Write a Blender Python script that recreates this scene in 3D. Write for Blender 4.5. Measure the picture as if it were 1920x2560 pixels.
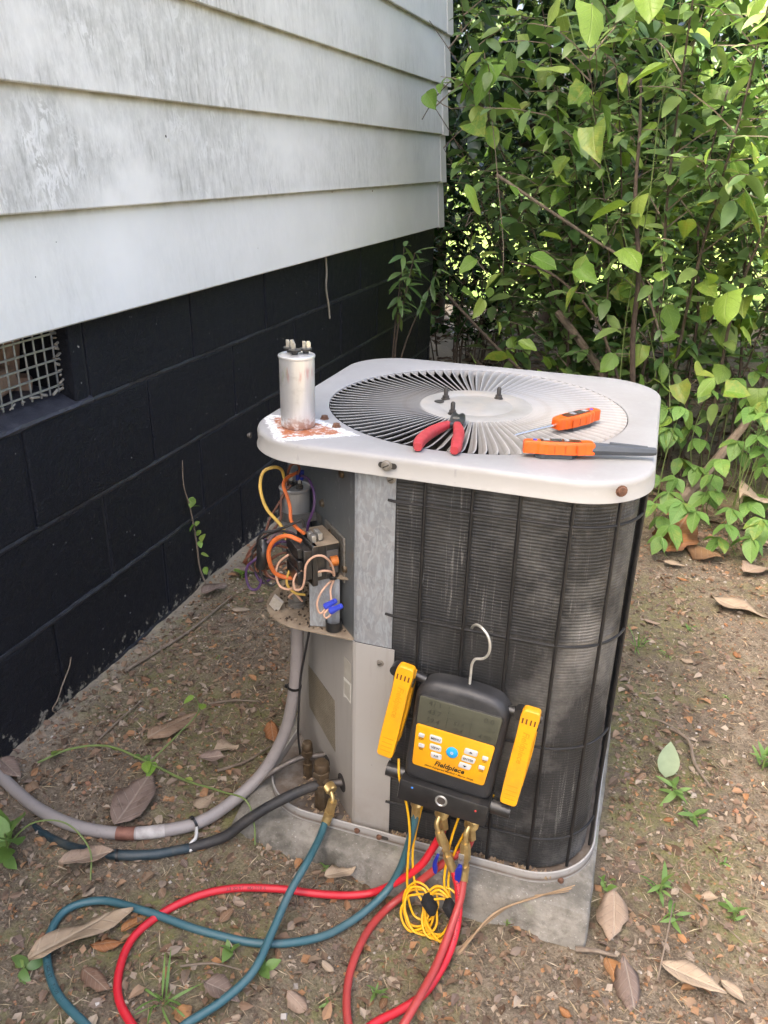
import bpy, bmesh, math, random
import numpy as np
from mathutils import Vector, Matrix

for _o in list(bpy.data.objects):
    bpy.data.objects.remove(_o, do_unlink=True)
SC = bpy.context.scene
COL = SC.collection
R = math.radians
rnd = random.Random(7)
npr = np.random.default_rng(11)

# ------------------------------------------------------------------ camera
cam_data = bpy.data.cameras.new("camera")
cam = bpy.data.objects.new("camera", cam_data)
COL.objects.link(cam)
cam_data.sensor_fit = 'VERTICAL'
cam_data.sensor_height = 24.0
cam_data.lens = 24.0 * 2026.5 / 2560.0
cam_data.clip_start = 0.02
cam_data.clip_end = 400.0
_r = Vector((0.94839, 0.31640, 0.02121)); _u = Vector((-0.14555, 0.37491, 0.91556)); _f = Vector((-0.28173, 0.87140, -0.40161))
cam.matrix_world = Matrix(((_r.x, _u.x, -_f.x, 1.0596), (_r.y, _u.y, -_f.y, 0.1445), (_r.z, _u.z, -_f.z, 1.0718), (0, 0, 0, 1)))
SC.camera = cam

# ------------------------------------------------------------------ sky, sun, exposure
TO_SUN = Vector((-0.58, -0.66, 1.08)).normalized()
elev = math.asin(TO_SUN.z)
world = bpy.data.worlds.new("World")
SC.world = world
world.use_nodes = True
wn = world.node_tree
wn.nodes.clear()
sky = wn.nodes.new('ShaderNodeTexSky')
sky.sky_type = 'NISHITA'
sky.sun_disc = False
sky.sun_elevation = elev
sky.sun_rotation = math.atan2(TO_SUN.x, TO_SUN.y)
sky.air_density = 0.9
sky.dust_density = 10.0
sky.ozone_density = 0.0
bg = wn.nodes.new('ShaderNodeBackground')
bg.inputs['Strength'].default_value = 0.15
wo = wn.nodes.new('ShaderNodeOutputWorld')
wn.links.new(sky.outputs[0], bg.inputs[0])
wn.links.new(bg.outputs[0], wo.inputs[0])
sun_data = bpy.data.lights.new("sun", 'SUN')
sun_data.energy = 3.2
sun_data.angle = R(1.0)
sun_data.color = (1.0, 0.95, 0.86)
sun = bpy.data.objects.new("sun", sun_data)
COL.objects.link(sun)
sun.rotation_euler = TO_SUN.to_track_quat('Z', 'Y').to_euler()
sun.location = (-6, 3, 9)
SC.view_settings.view_transform = 'Standard'
SC.view_settings.look = 'None'
SC.view_settings.exposure = 2.58
SC.view_settings.gamma = 1.0
SC.view_settings.use_curve_mapping = False
SC.render.engine = 'CYCLES'
SC.cycles.use_denoising = True
SC.cycles.denoising_input_passes = 'RGB_ALBEDO_NORMAL'
SC.cycles.denoising_prefilter = 'ACCURATE'
SC.cycles.use_adaptive_sampling = True
SC.cycles.adaptive_threshold = 0.02
SC.cycles.max_bounces = 6
SC.cycles.diffuse_bounces = 2
SC.cycles.glossy_bounces = 2
SC.cycles.transmission_bounces = 3
SC.cycles.transparent_max_bounces = 6
SC.cycles.sample_clamp_indirect = 8.0

# ------------------------------------------------------------------ mesh helpers
class MB:
    """collects shapes in world coordinates; build() links them as ONE mesh object"""
    def __init__(s):
        s.v = []; s.f = []; s.m = []; s.sm = []
    def add(s, verts, faces, mi=0, smooth=False):
        b = len(s.v)
        s.v.extend([tuple(p) for p in verts])
        for f in faces:
            s.f.append(tuple(b + i for i in f)); s.m.append(mi); s.sm.append(smooth)
        return s
    def box(s, c, size, M=None, bev=0.0, seg=2, mi=0, smooth=False):
        bm = bmesh.new()
        bmesh.ops.create_cube(bm, size=1.0)
        bmesh.ops.scale(bm, vec=size, verts=bm.verts)
        if bev > 0:
            bmesh.ops.bevel(bm, geom=list(bm.edges), offset=bev, segments=seg, profile=0.5, affect='EDGES')
        M = M or Matrix.Identity(3)
        c = Vector(c)
        bm.verts.index_update()
        vs = [c + M @ v.co for v in bm.verts]
        fs = [[v.index for v in f.verts] for f in bm.faces]
        bm.free()
        return s.add(vs, fs, mi, smooth or bev > 0)
    def tube(s, pts, r, n=10, mi=0, caps=True, spline=True, step=0.006):
        P = [Vector(p) for p in pts]
        rr = r if isinstance(r, (list, tuple)) else [r] * len(P)
        if spline and len(P) > 2:
            P, rr = catmull(P, rr, step)
        k = len(P)
        T = []
        for i in range(k):
            t = P[min(i + 1, k - 1)] - P[max(i - 1, 0)]
            T.append(t.normalized() if t.length > 1e-9 else Vector((0, 0, 1)))
        a = T[0].orthogonal().normalized()
        vs = []
        for i in range(k):
            a = (a - T[i] * a.dot(T[i]))
            a = a.normalized() if a.length > 1e-6 else T[i].orthogonal().normalized()
            b = T[i].cross(a)
            for j in range(n):
                th = 2 * math.pi * j / n
                vs.append(P[i] + (a * math.cos(th) + b * math.sin(th)) * rr[i])
        fs = [(i * n + j, i * n + (j + 1) % n, (i + 1) * n + (j + 1) % n, (i + 1) * n + j) for i in range(k - 1) for j in range(n)]
        if caps:
            fs.append(tuple(range(n - 1, -1, -1)))
            fs.append(tuple((k - 1) * n + j for j in range(n)))
        return s.add(vs, fs, mi, True)
    def lathe(s, prof, o, ax=(0, 0, 1), n=24, mi=0, caps=True):
        """prof: list of (radius, height along ax)"""
        o = Vector(o); ax = Vector(ax).normalized()
        a = ax.orthogonal().normalized(); b = ax.cross(a)
        vs = []
        for (r, h) in prof:
            for j in range(n):
                th = 2 * math.pi * j / n
                vs.append(o + ax * h + (a * math.cos(th) + b * math.sin(th)) * r)
        k = len(prof)
        fs = [(i * n + j, i * n + (j + 1) % n, (i + 1) * n + (j + 1) % n, (i + 1) * n + j) for i in range(k - 1) for j in range(n)]
        s.add(vs, fs, mi, n > 8)
        if caps:
            s.f.append(tuple(len(s.v) - k * n + j for j in range(n - 1, -1, -1))); s.m.append(mi); s.sm.append(False)
            s.f.append(tuple(len(s.v) - n + j for j in range(n))); s.m.append(mi); s.sm.append(False)
        return s
    def prism(s, poly, o, U, V, W, t, mi=0, bev=0.0):
        """polygon (u,v) list extruded by t along W from o"""
        o = Vector(o); U = Vector(U); V = Vector(V); W = Vector(W)
        if bev > 0:
            cx = sum(p[0] for p in poly) / len(poly); cy = sum(p[1] for p in poly) / len(poly)
            def ins(e):
                out = []
                for (x, y) in poly:
                    d = math.hypot(x - cx, y - cy) or 1
                    out.append((x - (x - cx) / d * e, y - (y - cy) / d * e))
                return out
            rings = [(poly, 0), (poly, t - bev), (ins(bev * .3), t - bev * .3), (ins(bev), t)]
        else:
            rings = [(poly, 0), (poly, t)]
        n = len(poly); vs = []
        for (pl, h) in rings:
            vs += [o + U * x + V * y + W * h for (x, y) in pl]
        fs = [(i * n + j, i * n + (j + 1) % n, (i + 1) * n + (j + 1) % n, (i + 1) * n + j) for i in range(len(rings) - 1) for j in range(n)]
        fs.append(tuple(range(n - 1, -1, -1)))
        fs.append(tuple((len(rings) - 1) * n + j for j in range(n)))
        return s.add(vs, fs, mi, False)
    def build(s, name, mat, parent=None):
        me = bpy.data.meshes.new(name)
        me.from_pydata(s.v, [], s.f)
        me.polygons.foreach_set('use_smooth', s.sm)
        for m in (mat if isinstance(mat, (list, tuple)) else [mat]):
            me.materials.append(m)
        if any(s.m):
            me.polygons.foreach_set('material_index', s.m)
        me.validate(); me.update()
        if any(s.sm): me.set_sharp_from_angle(angle=R(38))
        return link(name, me, parent)

def catmull(P, rr, step):
    Q = [P[0] * 2 - P[1]] + P + [P[-1] * 2 - P[-2]]
    out, ro = [], []
    for i in range(1, len(Q) - 2):
        p0, p1, p2, p3 = Q[i - 1], Q[i], Q[i + 1], Q[i + 2]
        m = max(2, int((p2 - p1).length / step))
        t0 = 0.0
        t1 = t0 + max((p1 - p0).length, 1e-5) ** .5
        t2 = t1 + max((p2 - p1).length, 1e-5) ** .5
        t3 = t2 + max((p3 - p2).length, 1e-5) ** .5
        for k in range(m):
            t = t1 + (t2 - t1) * k / m
            A1 = p0 * ((t1 - t) / (t1 - t0)) + p1 * ((t - t0) / (t1 - t0))
            A2 = p1 * ((t2 - t) / (t2 - t1)) + p2 * ((t - t1) / (t2 - t1))
            A3 = p2 * ((t3 - t) / (t3 - t2)) + p3 * ((t - t2) / (t3 - t2))
            B1 = A1 * ((t2 - t) / (t2 - t0)) + A2 * ((t - t0) / (t2 - t0))
            B2 = A2 * ((t3 - t) / (t3 - t1)) + A3 * ((t - t1) / (t3 - t1))
            out.append(B1 * ((t2 - t) / (t2 - t1)) + B2 * ((t - t1) / (t2 - t1)))
            ro.append(rr[i - 1] + (rr[i] - rr[i - 1]) * k / m)
    out.append(P[-1]); ro.append(rr[-1])
    return out, ro

def link(name, me, parent=None):
    o = bpy.data.objects.new(name, me)
    COL.objects.link(o)
    if parent is not None:
        o.parent = parent
        if parent.type == 'EMPTY':
            o.matrix_parent_inverse = parent.matrix_basis.inverted()
    return o
def thing(name, label, cat, loc=(0, 0, 0), group=None):
    o = bpy.data.objects.new(name, None)
    o.empty_display_size = 0.05
    COL.objects.link(o)
    o.location = loc
    o.matrix_basis = Matrix.Translation(Vector(loc))
    return tag(o, label, cat, group)
def tag(o, label, cat, group=None):
    o['label'] = label; o['category'] = cat
    if group: o['group'] = group
    return o
def kind(o, k, label=None):
    o['kind'] = k
    if label: o['label'] = label
    return o
def np_mesh(name, verts, faces, mat, parent=None, smooth=True, midx=None):
    """fast mesh from numpy arrays; faces (M,3) or (M,4)"""
    verts = np.asarray(verts, dtype=np.float32); faces = np.asarray(faces, dtype=np.int32)
    me = bpy.data.meshes.new(name)
    k = faces.shape[1]
    me.vertices.add(len(verts)); me.vertices.foreach_set('co', verts.ravel())
    me.loops.add(faces.size); me.loops.foreach_set('vertex_index', faces.ravel())
    me.polygons.add(len(faces))
    me.polygons.foreach_set('loop_start', np.arange(len(faces), dtype=np.int32) * k)
    me.polygons.foreach_set('loop_total', np.full(len(faces), k, dtype=np.int32))
    me.polygons.foreach_set('use_smooth', np.full(len(faces), smooth))
    for m in (mat if isinstance(mat, (list, tuple)) else [mat]):
        me.materials.append(m)
    if midx is not None:
        me.polygons.foreach_set('material_index', np.asarray(midx, dtype=np.int32))
    me.update(calc_edges=True); me.validate()
    return link(name, me, parent)

# value noise for shaping (numpy)
_lat = npr.random((256, 256))
def vnoise(x, y, s):
    x = np.asarray(x, dtype=float) * s + 57.3; y = np.asarray(y, dtype=float) * s + 91.7
    xi = np.floor(x).astype(int); yi = np.floor(y).astype(int)
    fx = x - xi; fy = y - yi
    fx = fx * fx * (3 - 2 * fx); fy = fy * fy * (3 - 2 * fy)
    a = _lat[xi % 256, yi % 256]; b = _lat[(xi + 1) % 256, yi % 256]
    c = _lat[xi % 256, (yi + 1) % 256]; d = _lat[(xi + 1) % 256, (yi + 1) % 256]
    return (a * (1 - fx) + b * fx) * (1 - fy) + (c * (1 - fx) + d * fx) * fy - 0.5
def sstep(a, b, v):
    t = np.clip((np.asarray(v, dtype=float) - a) / (b - a), 0, 1)
    return t * t * (3 - 2 * t)
def ground_base(x, y):
    return -.035 * sstep(.45, .95, x) * sstep(1.5, 1.05, y) - .02 * sstep(1.0, .6, y)
def ground_h(x, y):
    z = ground_base(x, y)
    z = z + vnoise(x, y, 6) * .010 + vnoise(x, y, 17) * .007 + vnoise(x, y, 45) * .0045 + vnoise(x, y, 110) * .0025
    return z - .002 + .05 * sstep(5, 14, y) * vnoise(x, y, .5)

# ------------------------------------------------------------------ material helpers
def nd(nt, t, props=None, **inp):
    n = nt.nodes.new(t)
    for k, v in (props or {}).items():
        setattr(n, k, v)
    for k, v in inp.items():
        key = int(k[1:]) if k[0] == 'i' and k[1:].isdigit() else k.replace('_', ' ')
        sock = n.inputs[key]
        if isinstance(v, bpy.types.NodeSocket):
            nt.links.new(v, sock)
        else:
            sock.default_value = v
    return n
def c4(c):
    return (c[0], c[1], c[2], 1.0)
class Mt:
    def __init__(s, name):
        s.mat = bpy.data.materials.new(name)
        s.mat.use_nodes = True
        s.nt = s.mat.node_tree
        s.nt.nodes.clear()
        s.out = s.nt.nodes.new('ShaderNodeOutputMaterial')
        s.b = s.nt.nodes.new('ShaderNodeBsdfPrincipled')
        s.nt.links.new(s.b.outputs[0], s.out.inputs[0])
        s.co = s.nt.nodes.new('ShaderNodeTexCoord').outputs['Object']
    def n(s, t, props=None, **i):
        return nd(s.nt, t, props, **i)
    def map(s, scale=(1, 1, 1), loc=(0, 0, 0), rot=(0, 0, 0)):
        return s.n('ShaderNodeMapping', None, Vector=s.co, Scale=scale, Location=loc, Rotation=rot).outputs[0]
    def noise(s, scale, detail=4, rough=.55, vec=None, dist=0.0):
        return s.n('ShaderNodeTexNoise', None, Vector=vec or s.co, Scale=scale, Detail=detail, Roughness=rough, Distortion=dist).outputs[0]
    def ramp(s, fac, stops, interp='LINEAR'):
        n = s.n('ShaderNodeValToRGB', None, Fac=fac)
        cr = n.color_ramp
        cr.interpolation = interp
        while len(cr.elements) < len(stops):
            cr.elements.new(0.5)
        for e, (p, c) in zip(cr.elements, stops):
            e.position = p
            e.color = c4(c) if not isinstance(c, (int, float)) else (c, c, c, 1)
        return n.outputs[0]
    def mix(s, fac, a, b, mode='MIX'):
        n = s.n('ShaderNodeMix', {'data_type': 'RGBA', 'blend_type': mode})
        for sock, v in ((n.inputs[0], fac), (n.inputs[6], a), (n.inputs[7], b)):
            if isinstance(v, bpy.types.NodeSocket): s.nt.links.new(v, sock)
            elif isinstance(v, (int, float)): sock.default_value = v if sock.type == 'VALUE' else (v, v, v, 1)
            else: sock.default_value = c4(v)
        return n.outputs[2]
    def m(s, op, a, b=0.0, c=0.0, clamp=False):
        n = s.n('ShaderNodeMath', {'operation': op, 'use_clamp': clamp})
        for sock, v in zip(n.inputs, (a, b, c)):
            if isinstance(v, bpy.types.NodeSocket): s.nt.links.new(v, sock)
            else: sock.default_value = v
        return n.outputs[0]
    def sep(s, vec=None):
        return s.n('ShaderNodeSeparateXYZ', None, Vector=vec or s.co).outputs
    def bump(s, h, strength=.3, dist=.002, nrm=None):
        n = s.n('ShaderNodeBump', None, Height=h, Strength=strength, Distance=dist)
        if nrm: s.nt.links.new(nrm, n.inputs['Normal'])
        s.nt.links.new(n.outputs[0], s.b.inputs['Normal'])
        return n.outputs[0]
    def set(s, **k):
        for a, v in k.items():
            sock = s.b.inputs[a.replace('_', ' ')]
            if isinstance(v, bpy.types.NodeSocket): s.nt.links.new(v, sock)
            else: sock.default_value = c4(v) if isinstance(v, tuple) and len(v) == 3 else v
        return s
    def island(s):
        g = s.n('ShaderNodeNewGeometry').outputs['Random Per Island']
        o = s.n('ShaderNodeObjectInfo').outputs['Random']
        return s.m('FRACT', s.m('ADD', s.m('MULTIPLY', g, 7.31), s.m('MULTIPLY', o, 3.77)))

def simple(name, c, rough=.5, metal=0.0, c2=None, scale=40, bump=0.0, bscale=200, bdist=.001, rvar=.12, spec=.5, dirt=None, coat=0.0):
    """plain procedural finish: two tones in noise, uneven gloss, fine relief, optional dirt tone"""
    m = Mt(name)
    c2 = c2 or tuple(x * .72 for x in c)
    nz = m.noise(scale, 5, .6)
    col = m.mix(m.ramp(nz, [(.3, 0.0), (.7, 1.0)]), c, c2)
    if dirt:
        d = m.ramp(m.noise(scale * .45, 6, .7), [(.52, 0.0), (.72, 1.0)])
        col = m.mix(m.m('MULTIPLY', d, .7), col, dirt)
    m.set(Base_Color=col, Metallic=metal, Specular_IOR_Level=spec, Coat_Weight=coat)
    m.set(Roughness=m.m('ADD', m.m('MULTIPLY', nz, rvar * 2), rough - rvar, clamp=True))
    if bump > 0:
        m.bump(m.noise(bscale, 4, .6), bump, bdist)
    return m.mat
# ------------------------------------------------------------------ materials of the setting
def mat_siding():
    m = Mt('white_aluminium_siding')
    x, y, z = m.sep()
    # mildew streaks that run down the boards; strongest towards the near end of the house
    wob = m.noise(9, 3, .5)
    vstreak = m.noise(1, 6, .70, vec=m.map((1, 40, 8.5)), dist=.5)
    fine = m.noise(1, 5, .7, vec=m.map((1, 120, 16)), dist=.6)
    patch = m.noise(1, 4, .6, vec=m.map((1, 2.1, 3.4), loc=(0, .37, .2)))
    near = m.ramp(m.m('MULTIPLY', y, .25), [(.30, 1.0), (.62, .42), (.95, .30)])
    # height inside a board (0 bottom .. 1 top)
    hb = m.m('FRACT', m.m('DIVIDE', m.m('SUBTRACT', z, .7741), .1977))
    low = m.ramp(hb, [(.0, 1.0), (.55, .85), (.95, .25)])
    board = m.ramp(m.m('MULTIPLY', m.m('SUBTRACT', z, .7741), 1 / 2.2), [(.0, .20), (.085, .26), (.095, 1.0), (.28, 1.0), (.40, .7), (1.0, .5)])
    st = m.m('MULTIPLY', m.m('MULTIPLY', m.ramp(vstreak, [(.38, 0.0), (.66, 1.0)]), m.ramp(patch, [(.38, .06), (.60, 1.0)])), m.m('MULTIPLY', near, m.m('MULTIPLY', low, board)))
    st2 = m.m('MULTIPLY', m.ramp(fine, [(.48, 0.0), (.66, 1.0)]), m.ramp(st, [(.05, 0.0), (.5, 1.0)]))
    # pale winding trails where the film has been eaten away
    tr = m.noise(1, 6, .66, vec=m.map((1, 26, 13), loc=(0, 3.1, .7)), dist=.9)
    line = m.ramp(m.m('ABSOLUTE', m.m('SUBTRACT', tr, .5)), [(.0, 1.0), (.025, .9), (.055, 0.0)])
    sparse = m.ramp(m.noise(1, 4, .6, vec=m.map((1, 9, 12), loc=(0, .9, .3))), [(.47, 0.0), (.60, 1.0)])
    trail = m.m('MULTIPLY', m.m('MULTIPLY', line, sparse), m.m('MULTIPLY', m.m('MULTIPLY', near, board), m.ramp(patch, [(.40, 0.0), (.58, 1.0)])))
    base = m.mix(m.ramp(m.noise(3.5, 4, .6), [(.35, 0.0), (.7, 1.0)]), (.80, .80, .785), (.73, .73, .71))
    mott = m.ramp(m.noise(1, 7, .75, vec=m.map((1, 60, 30))), [(.38, .35), (.56, 1.0)])
    film = m.m('MULTIPLY', mott, m.ramp(patch, [(.34, 0.0), (.54, .85)]))
    film = m.m('MULTIPLY', film, m.m('MULTIPLY', near, board))
    col = m.mix(film, base, (.44, .44, .425))
    col = m.mix(m.m('MULTIPLY', st, .65), col, (.36, .365, .35))
    col = m.mix(m.m('MULTIPLY', st2, .68), col, (.20, .203, .18))
    col = m.mix(m.m('MULTIPLY', trail, .8), col, (.82, .825, .82))
    # green-brown grime kept under each lap
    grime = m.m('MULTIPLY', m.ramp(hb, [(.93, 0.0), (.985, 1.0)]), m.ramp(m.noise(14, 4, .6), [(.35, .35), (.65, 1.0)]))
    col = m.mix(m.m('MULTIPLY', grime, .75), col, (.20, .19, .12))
    m.set(Base_Color=col, Roughness=m.m('ADD', .33, m.m('MULTIPLY', st, .35)), Specular_IOR_Level=.45)
    m.bump(m.noise(1, 5, .6, vec=m.map((300, 300, 60))), .06, .001)
    return m.mat
def mat_black_block():
    m = Mt('black_painted_block')
    x, y, z = m.sep()
    n1 = m.noise(260, 6, .65); n2 = m.noise(45, 5, .6); n3 = m.noise(7, 4, .6)
    col = m.mix(n3, (.0040, .0052, .0098), (.0082, .0098, .0160))
    spk = m.ramp(m.n('ShaderNodeTexVoronoi', {'feature': 'F1'}, Vector=m.map((1, 1, 1)), Scale=60.0, Randomness=1.0).outputs['Distance'], [(.0, 1.0), (.10, 1.0), (.15, 0.0)])
    spk = m.m('MULTIPLY', spk, m.ramp(m.noise(33, 3, .6), [(.58, 0.0), (.64, 1.0)]))
    scuff = m.m('MULTIPLY', m.ramp(m.noise(1, 6, .75, vec=m.map((60, 60, 24))), [(.60, 0.0), (.72, 1.0)]), m.ramp(m.noise(5, 3, .6), [(.45, 0.0), (.62, .5)]))
    col = m.mix(scuff, col, (.055, .058, .065))
    col = m.mix(m.m('MULTIPLY', spk, .8), col, (.42, .42, .40))
    # bare, chalky concrete along the foot of the wall
    foot = m.ramp(z, [(.0, 1.0), (.085, 0.0)])
    chip = m.ramp(m.m('ADD', m.noise(32, 6, .7), m.m('MULTIPLY', foot, .22)), [(.715, 0.0), (.775, 1.0)])
    chip = m.m('MULTIPLY', chip, m.ramp(z, [(.03, 1.0), (.12, 0.0)]))
    col = m.mix(chip, col, m.mix(m.noise(90, 4, .6), (.20, .18, .14), (.36, .33, .27)))
    m.set(Base_Color=col, Roughness=m.m('ADD', m.m('MULTIPLY', n2, .30), .34), Specular_IOR_Level=.32)
    h = m.m('ADD', m.m('MULTIPLY', n1, .8), m.m('MULTIPLY', n2, 1.0))
    m.bump(h, .9, .006)
    return m.mat
def mat_ground():
    m = Mt('bare_earth')
    x, y, z = m.sep()
    n1 = m.noise(4.5, 6, .6); n2 = m.noise(38, 6, .72); n3 = m.noise(240, 5, .75); damp = m.noise(2.1, 4, .6)
    col = m.ramp(n2, [(.28, (.062, .046, .032)), (.48, (.182, .146, .102)), (.68, (.325, .265, .190))])
    col = m.mix(m.ramp(n1, [(.36, 0.0), (.66, .65)]), col, (.145, .115, .085))
    col = m.mix(m.ramp(n3, [(.52, 0.0), (.68, .8)]), col, (.38, .32, .24))
    col = m.mix(m.ramp(n3, [(.32, .85), (.47, 0.0)]), col, (.030, .024, .018))
    col = m.mix(m.ramp(damp, [(.38, .45), (.54, 0.0)]), col, (.095, .072, .052))
    moss = m.m('MULTIPLY', m.ramp(m.noise(3.0, 5, .62, vec=m.map((1, 1, 1), loc=(.7, .2, 0))), [(.46, 0.0), (.58, 1.0)]), m.ramp(n2, [(.40, 0.0), (.62, 1.0)]))
    moss = m.m('MULTIPLY', moss, .8)
    col = m.mix(moss, col, m.mix(n3, (.11, .12, .035), (.21, .205, .075)))
    # sandy line where rain drips by the wall
    edge = m.ramp(m.m('ADD', x, m.m('MULTIPLY', n2, .05)), [(.035, 1.0), (.10, 0.0)])
    col = m.mix(m.m('MULTIPLY', edge, .6), col, (.36, .315, .25))
    m.set(Base_Color=col, Roughness=.95, Specular_IOR_Level=.15)
    m.bump(m.m('ADD', m.m('MULTIPLY', n3, .6), m.m('MULTIPLY', n2, 1.2)), .8, .006)
    return m.mat
def mat_lawn():
    m = Mt('sunny_grass')
    n = m.noise(11, 5, .65); n2 = m.noise(1.2, 4, .6)
    col = m.ramp(n, [(.3, (.085, .15, .03)), (.6, (.17, .27, .06)), (.8, (.27, .34, .11))])
    col = m.mix(m.ramp(n2, [(.42, 0.0), (.62, .5)]), col, (.24, .25, .09))
    m.set(Base_Color=col, Roughness=.9, Specular_IOR_Level=.2)
    m.bump(m.noise(120, 4, .6), .8, .01)
    return m.mat
def mat_concrete(name='weathered_concrete', a=(.34, .32, .28), b=(.18, .165, .138)):
    m = Mt(name)
    x, y, z = m.sep()
    n1 = m.noise(7, 6, .65); n2 = m.noise(90, 5, .65); n3 = m.noise(260, 4, .6)
    col = m.mix(m.ramp(n1, [(.34, 0.0), (.64, 1.0)]), a, b)
    col = m.mix(m.ramp(n2, [(.5, 0.0), (.75, .55)]), col, (.13, .115, .09))
    col = m.mix(m.ramp(n3, [(.62, 0.0), (.72, .6)]), col, (.55, .53, .48))
    black = m.m('MULTIPLY', m.ramp(m.noise(16, 6, .7), [(.46, 0.0), (.62, .85)]), m.ramp(z, [(.0, 1.0), (.055, .3)]))
    col = m.mix(black, col, (.075, .07, .055))
    alg = m.ramp(m.noise(10, 4, .6, vec=m.map((1, 1, 1), loc=(3, 1, 0))), [(.62, 0.0), (.74, .45)])
    col = m.mix(alg, col, (.26, .30, .16))
    m.set(Base_Color=col, Roughness=.92, Specular_IOR_Level=.2)
    m.bump(m.m('ADD', m.m('MULTIPLY', n2, .7), m.m('MULTIPLY', n3, .5)), .55, .003)
    return m.mat
SIDING = mat_siding(); BLOCK = mat_black_block(); EARTH = mat_ground(); LAWN = mat_lawn(); CONC = mat_concrete()
MORTAR = simple('black_painted_mortar', (.013, .0145, .020), .42, 0, (.028, .030, .038), 45, .5, 180, .003)
WHITE_TRIM = simple('white_trim_paint', (.64, .635, .60), .38, 0, (.55, .545, .51), 12, .05, 300)
ROOFM = simple('dark_shingle', (.07, .065, .06), .9, 0, (.12, .11, .10), 30, .6, 90, .004)
GALV_WIRE = simple('dull_galvanised_wire', (.42, .43, .43), .45, .6, (.26, .26, .25), 70, .2, 400)
RUBBLE = simple('dusty_brown_brick', (.26, .15, .095), .9, 0, (.36, .25, .17), 24, .6, 120, .004)
RUBBLE2 = simple('grey_rubble_block', (.25, .235, .21), .9, 0, (.15, .14, .125), 24, .6, 120, .004)
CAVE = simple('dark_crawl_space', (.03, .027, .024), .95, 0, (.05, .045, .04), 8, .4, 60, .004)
CHIPW = simple('flaking_old_paint', (.40, .37, .31), .85, 0, (.17, .15, .115), 120, .5, 300, .003)

# ------------------------------------------------------------------ house
house = thing('house', 'house corner with mildewed white lap siding over a black painted block foundation', 'house', (0, 1.5, 0))
HY0, HY1 = -4.0, 4.113
VY0, VY1, VZ0 = 0.86, 1.432, .634          # crawl space vent opening
ZB = [-.2072, -.0040, .1992, .4024, .6056, .8088]
def slab(mb, x0, x1, y0, y1, z0, z1, bev=0.0, seg=1):
    return mb.box(((x0 + x1) / 2, (y0 + y1) / 2, (z0 + z1) / 2), (x1 - x0, y1 - y0, z1 - z0), bev=bev, seg=seg)
mb = MB()
slab(mb, -.186, -.0042, HY0 + .004, HY1 - .004, -.20, .6046)
slab(mb, -.186, -.0042, HY0 + .004, VY0 - .006, .6046, .79)
slab(mb, -.186, -.0042, VY1 + .006, HY1 - .004, .6046, .79)
# rounded bed-joint beads, thick with paint
for zb_ in ZB[1:5]:
    n_ = 900; vs = []; fs = []
    for i in range(n_ + 1):
        y_ = HY0 + .01 + (HY1 - HY0 - .02) * i / n_
        w_ = float(vnoise(y_, zb_ * 7, 7)) * .0065 + float(vnoise(y_, zb_ * 3, 55)) * .0030 - .0012
        dz_ = float(vnoise(y_, zb_ * 5, 3)) * .005 + float(vnoise(y_, zb_ * 9, 40)) * .003
        gap = VY0 - .05 < y_ < VY1 + .05 and zb_ > .6
        e_ = -.006 if gap else w_
        for (px, pz) in ((-.008, .0085), (.0002 + e_ * .4, .0060), (.0022 + e_, .0010), (.0016 + e_, -.0035), (-.002, -.0070), (-.008, -.0080)):
            vs.append((px, y_, zb_ + dz_ * (0 if gap else 1) + pz))
    fs = [(i * 6 + j, i * 6 + j + 1, (i + 1) * 6 + j + 1, (i + 1) * 6 + j) for i in range(n_) for j in range(5)]
    mb.add(vs, fs, 0, False)
fnd = mb.build('foundation_wall', MORTAR, house)
fnd['label'] = 'black painted mortar joints of the block foundation'
def make_block(y0, y1, z0, z1):
    bm = bmesh.new()
    bmesh.ops.create_cube(bm, size=1.0)
    bmesh.ops.scale(bm, vec=(.178, y1 - y0, z1 - z0), verts=bm.verts)
    bmesh.ops.translate(bm, vec=(-.089, (y0 + y1) / 2, (z0 + z1) / 2), verts=bm.verts)
    ed = [e for e in bm.edges if all(v.co.x > -.01 for v in e.verts)]
    bmesh.ops.bevel(bm, geom=ed, offset=.0048, segments=2, profile=.6, affect='EDGES')
    dx = rnd.uniform(-.0016, .0012)
    for v in bm.verts:
        if v.co.x > -.02: v.co.x += dx + rnd.uniform(-.0005, .0005)
    me = bpy.data.meshes.new('block'); bm.to_mesh(me); bm.free()
    me.materials.append(BLOCK)
    return link('block', me, fnd)
for ci in range(len(ZB) - 1):
    off = 1.272 if ci in (1, 3) else 1.474
    z0, z1 = ZB[ci] + .0025, ZB[ci + 1] - .0035
    k0 = int(math.floor((HY0 - off) / .4)); k = k0
    while off + k * .4 < HY1:
        y0 = off + k * .4 + .003; y1 = off + (k + 1) * .4 - .003
        k += 1
        y0 = max(y0, HY0); y1 = min(y1, HY1)
        if y1 - y0 < .03: continue
        if y1 < -.2: continue                                   # beyond the frame
        if ci == 4:
            z1 = .79
            if y0 < VY1 and y1 > VY0:
                if y0 < VY0 - .05: make_block(y0, VY0, z0, z1)
                if y1 > VY1 + .01: make_block(max(VY1, y0), y1, z0, z1)
                continue
        make_block(y0, y1, z0, z1)
# plain stretch of the wall that runs on behind the camera
mb = MB(); slab(mb, -.178, 0.0, HY0, -.21, -.2, .79); mb.build('rear_block_wall', BLOCK, house)
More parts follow.
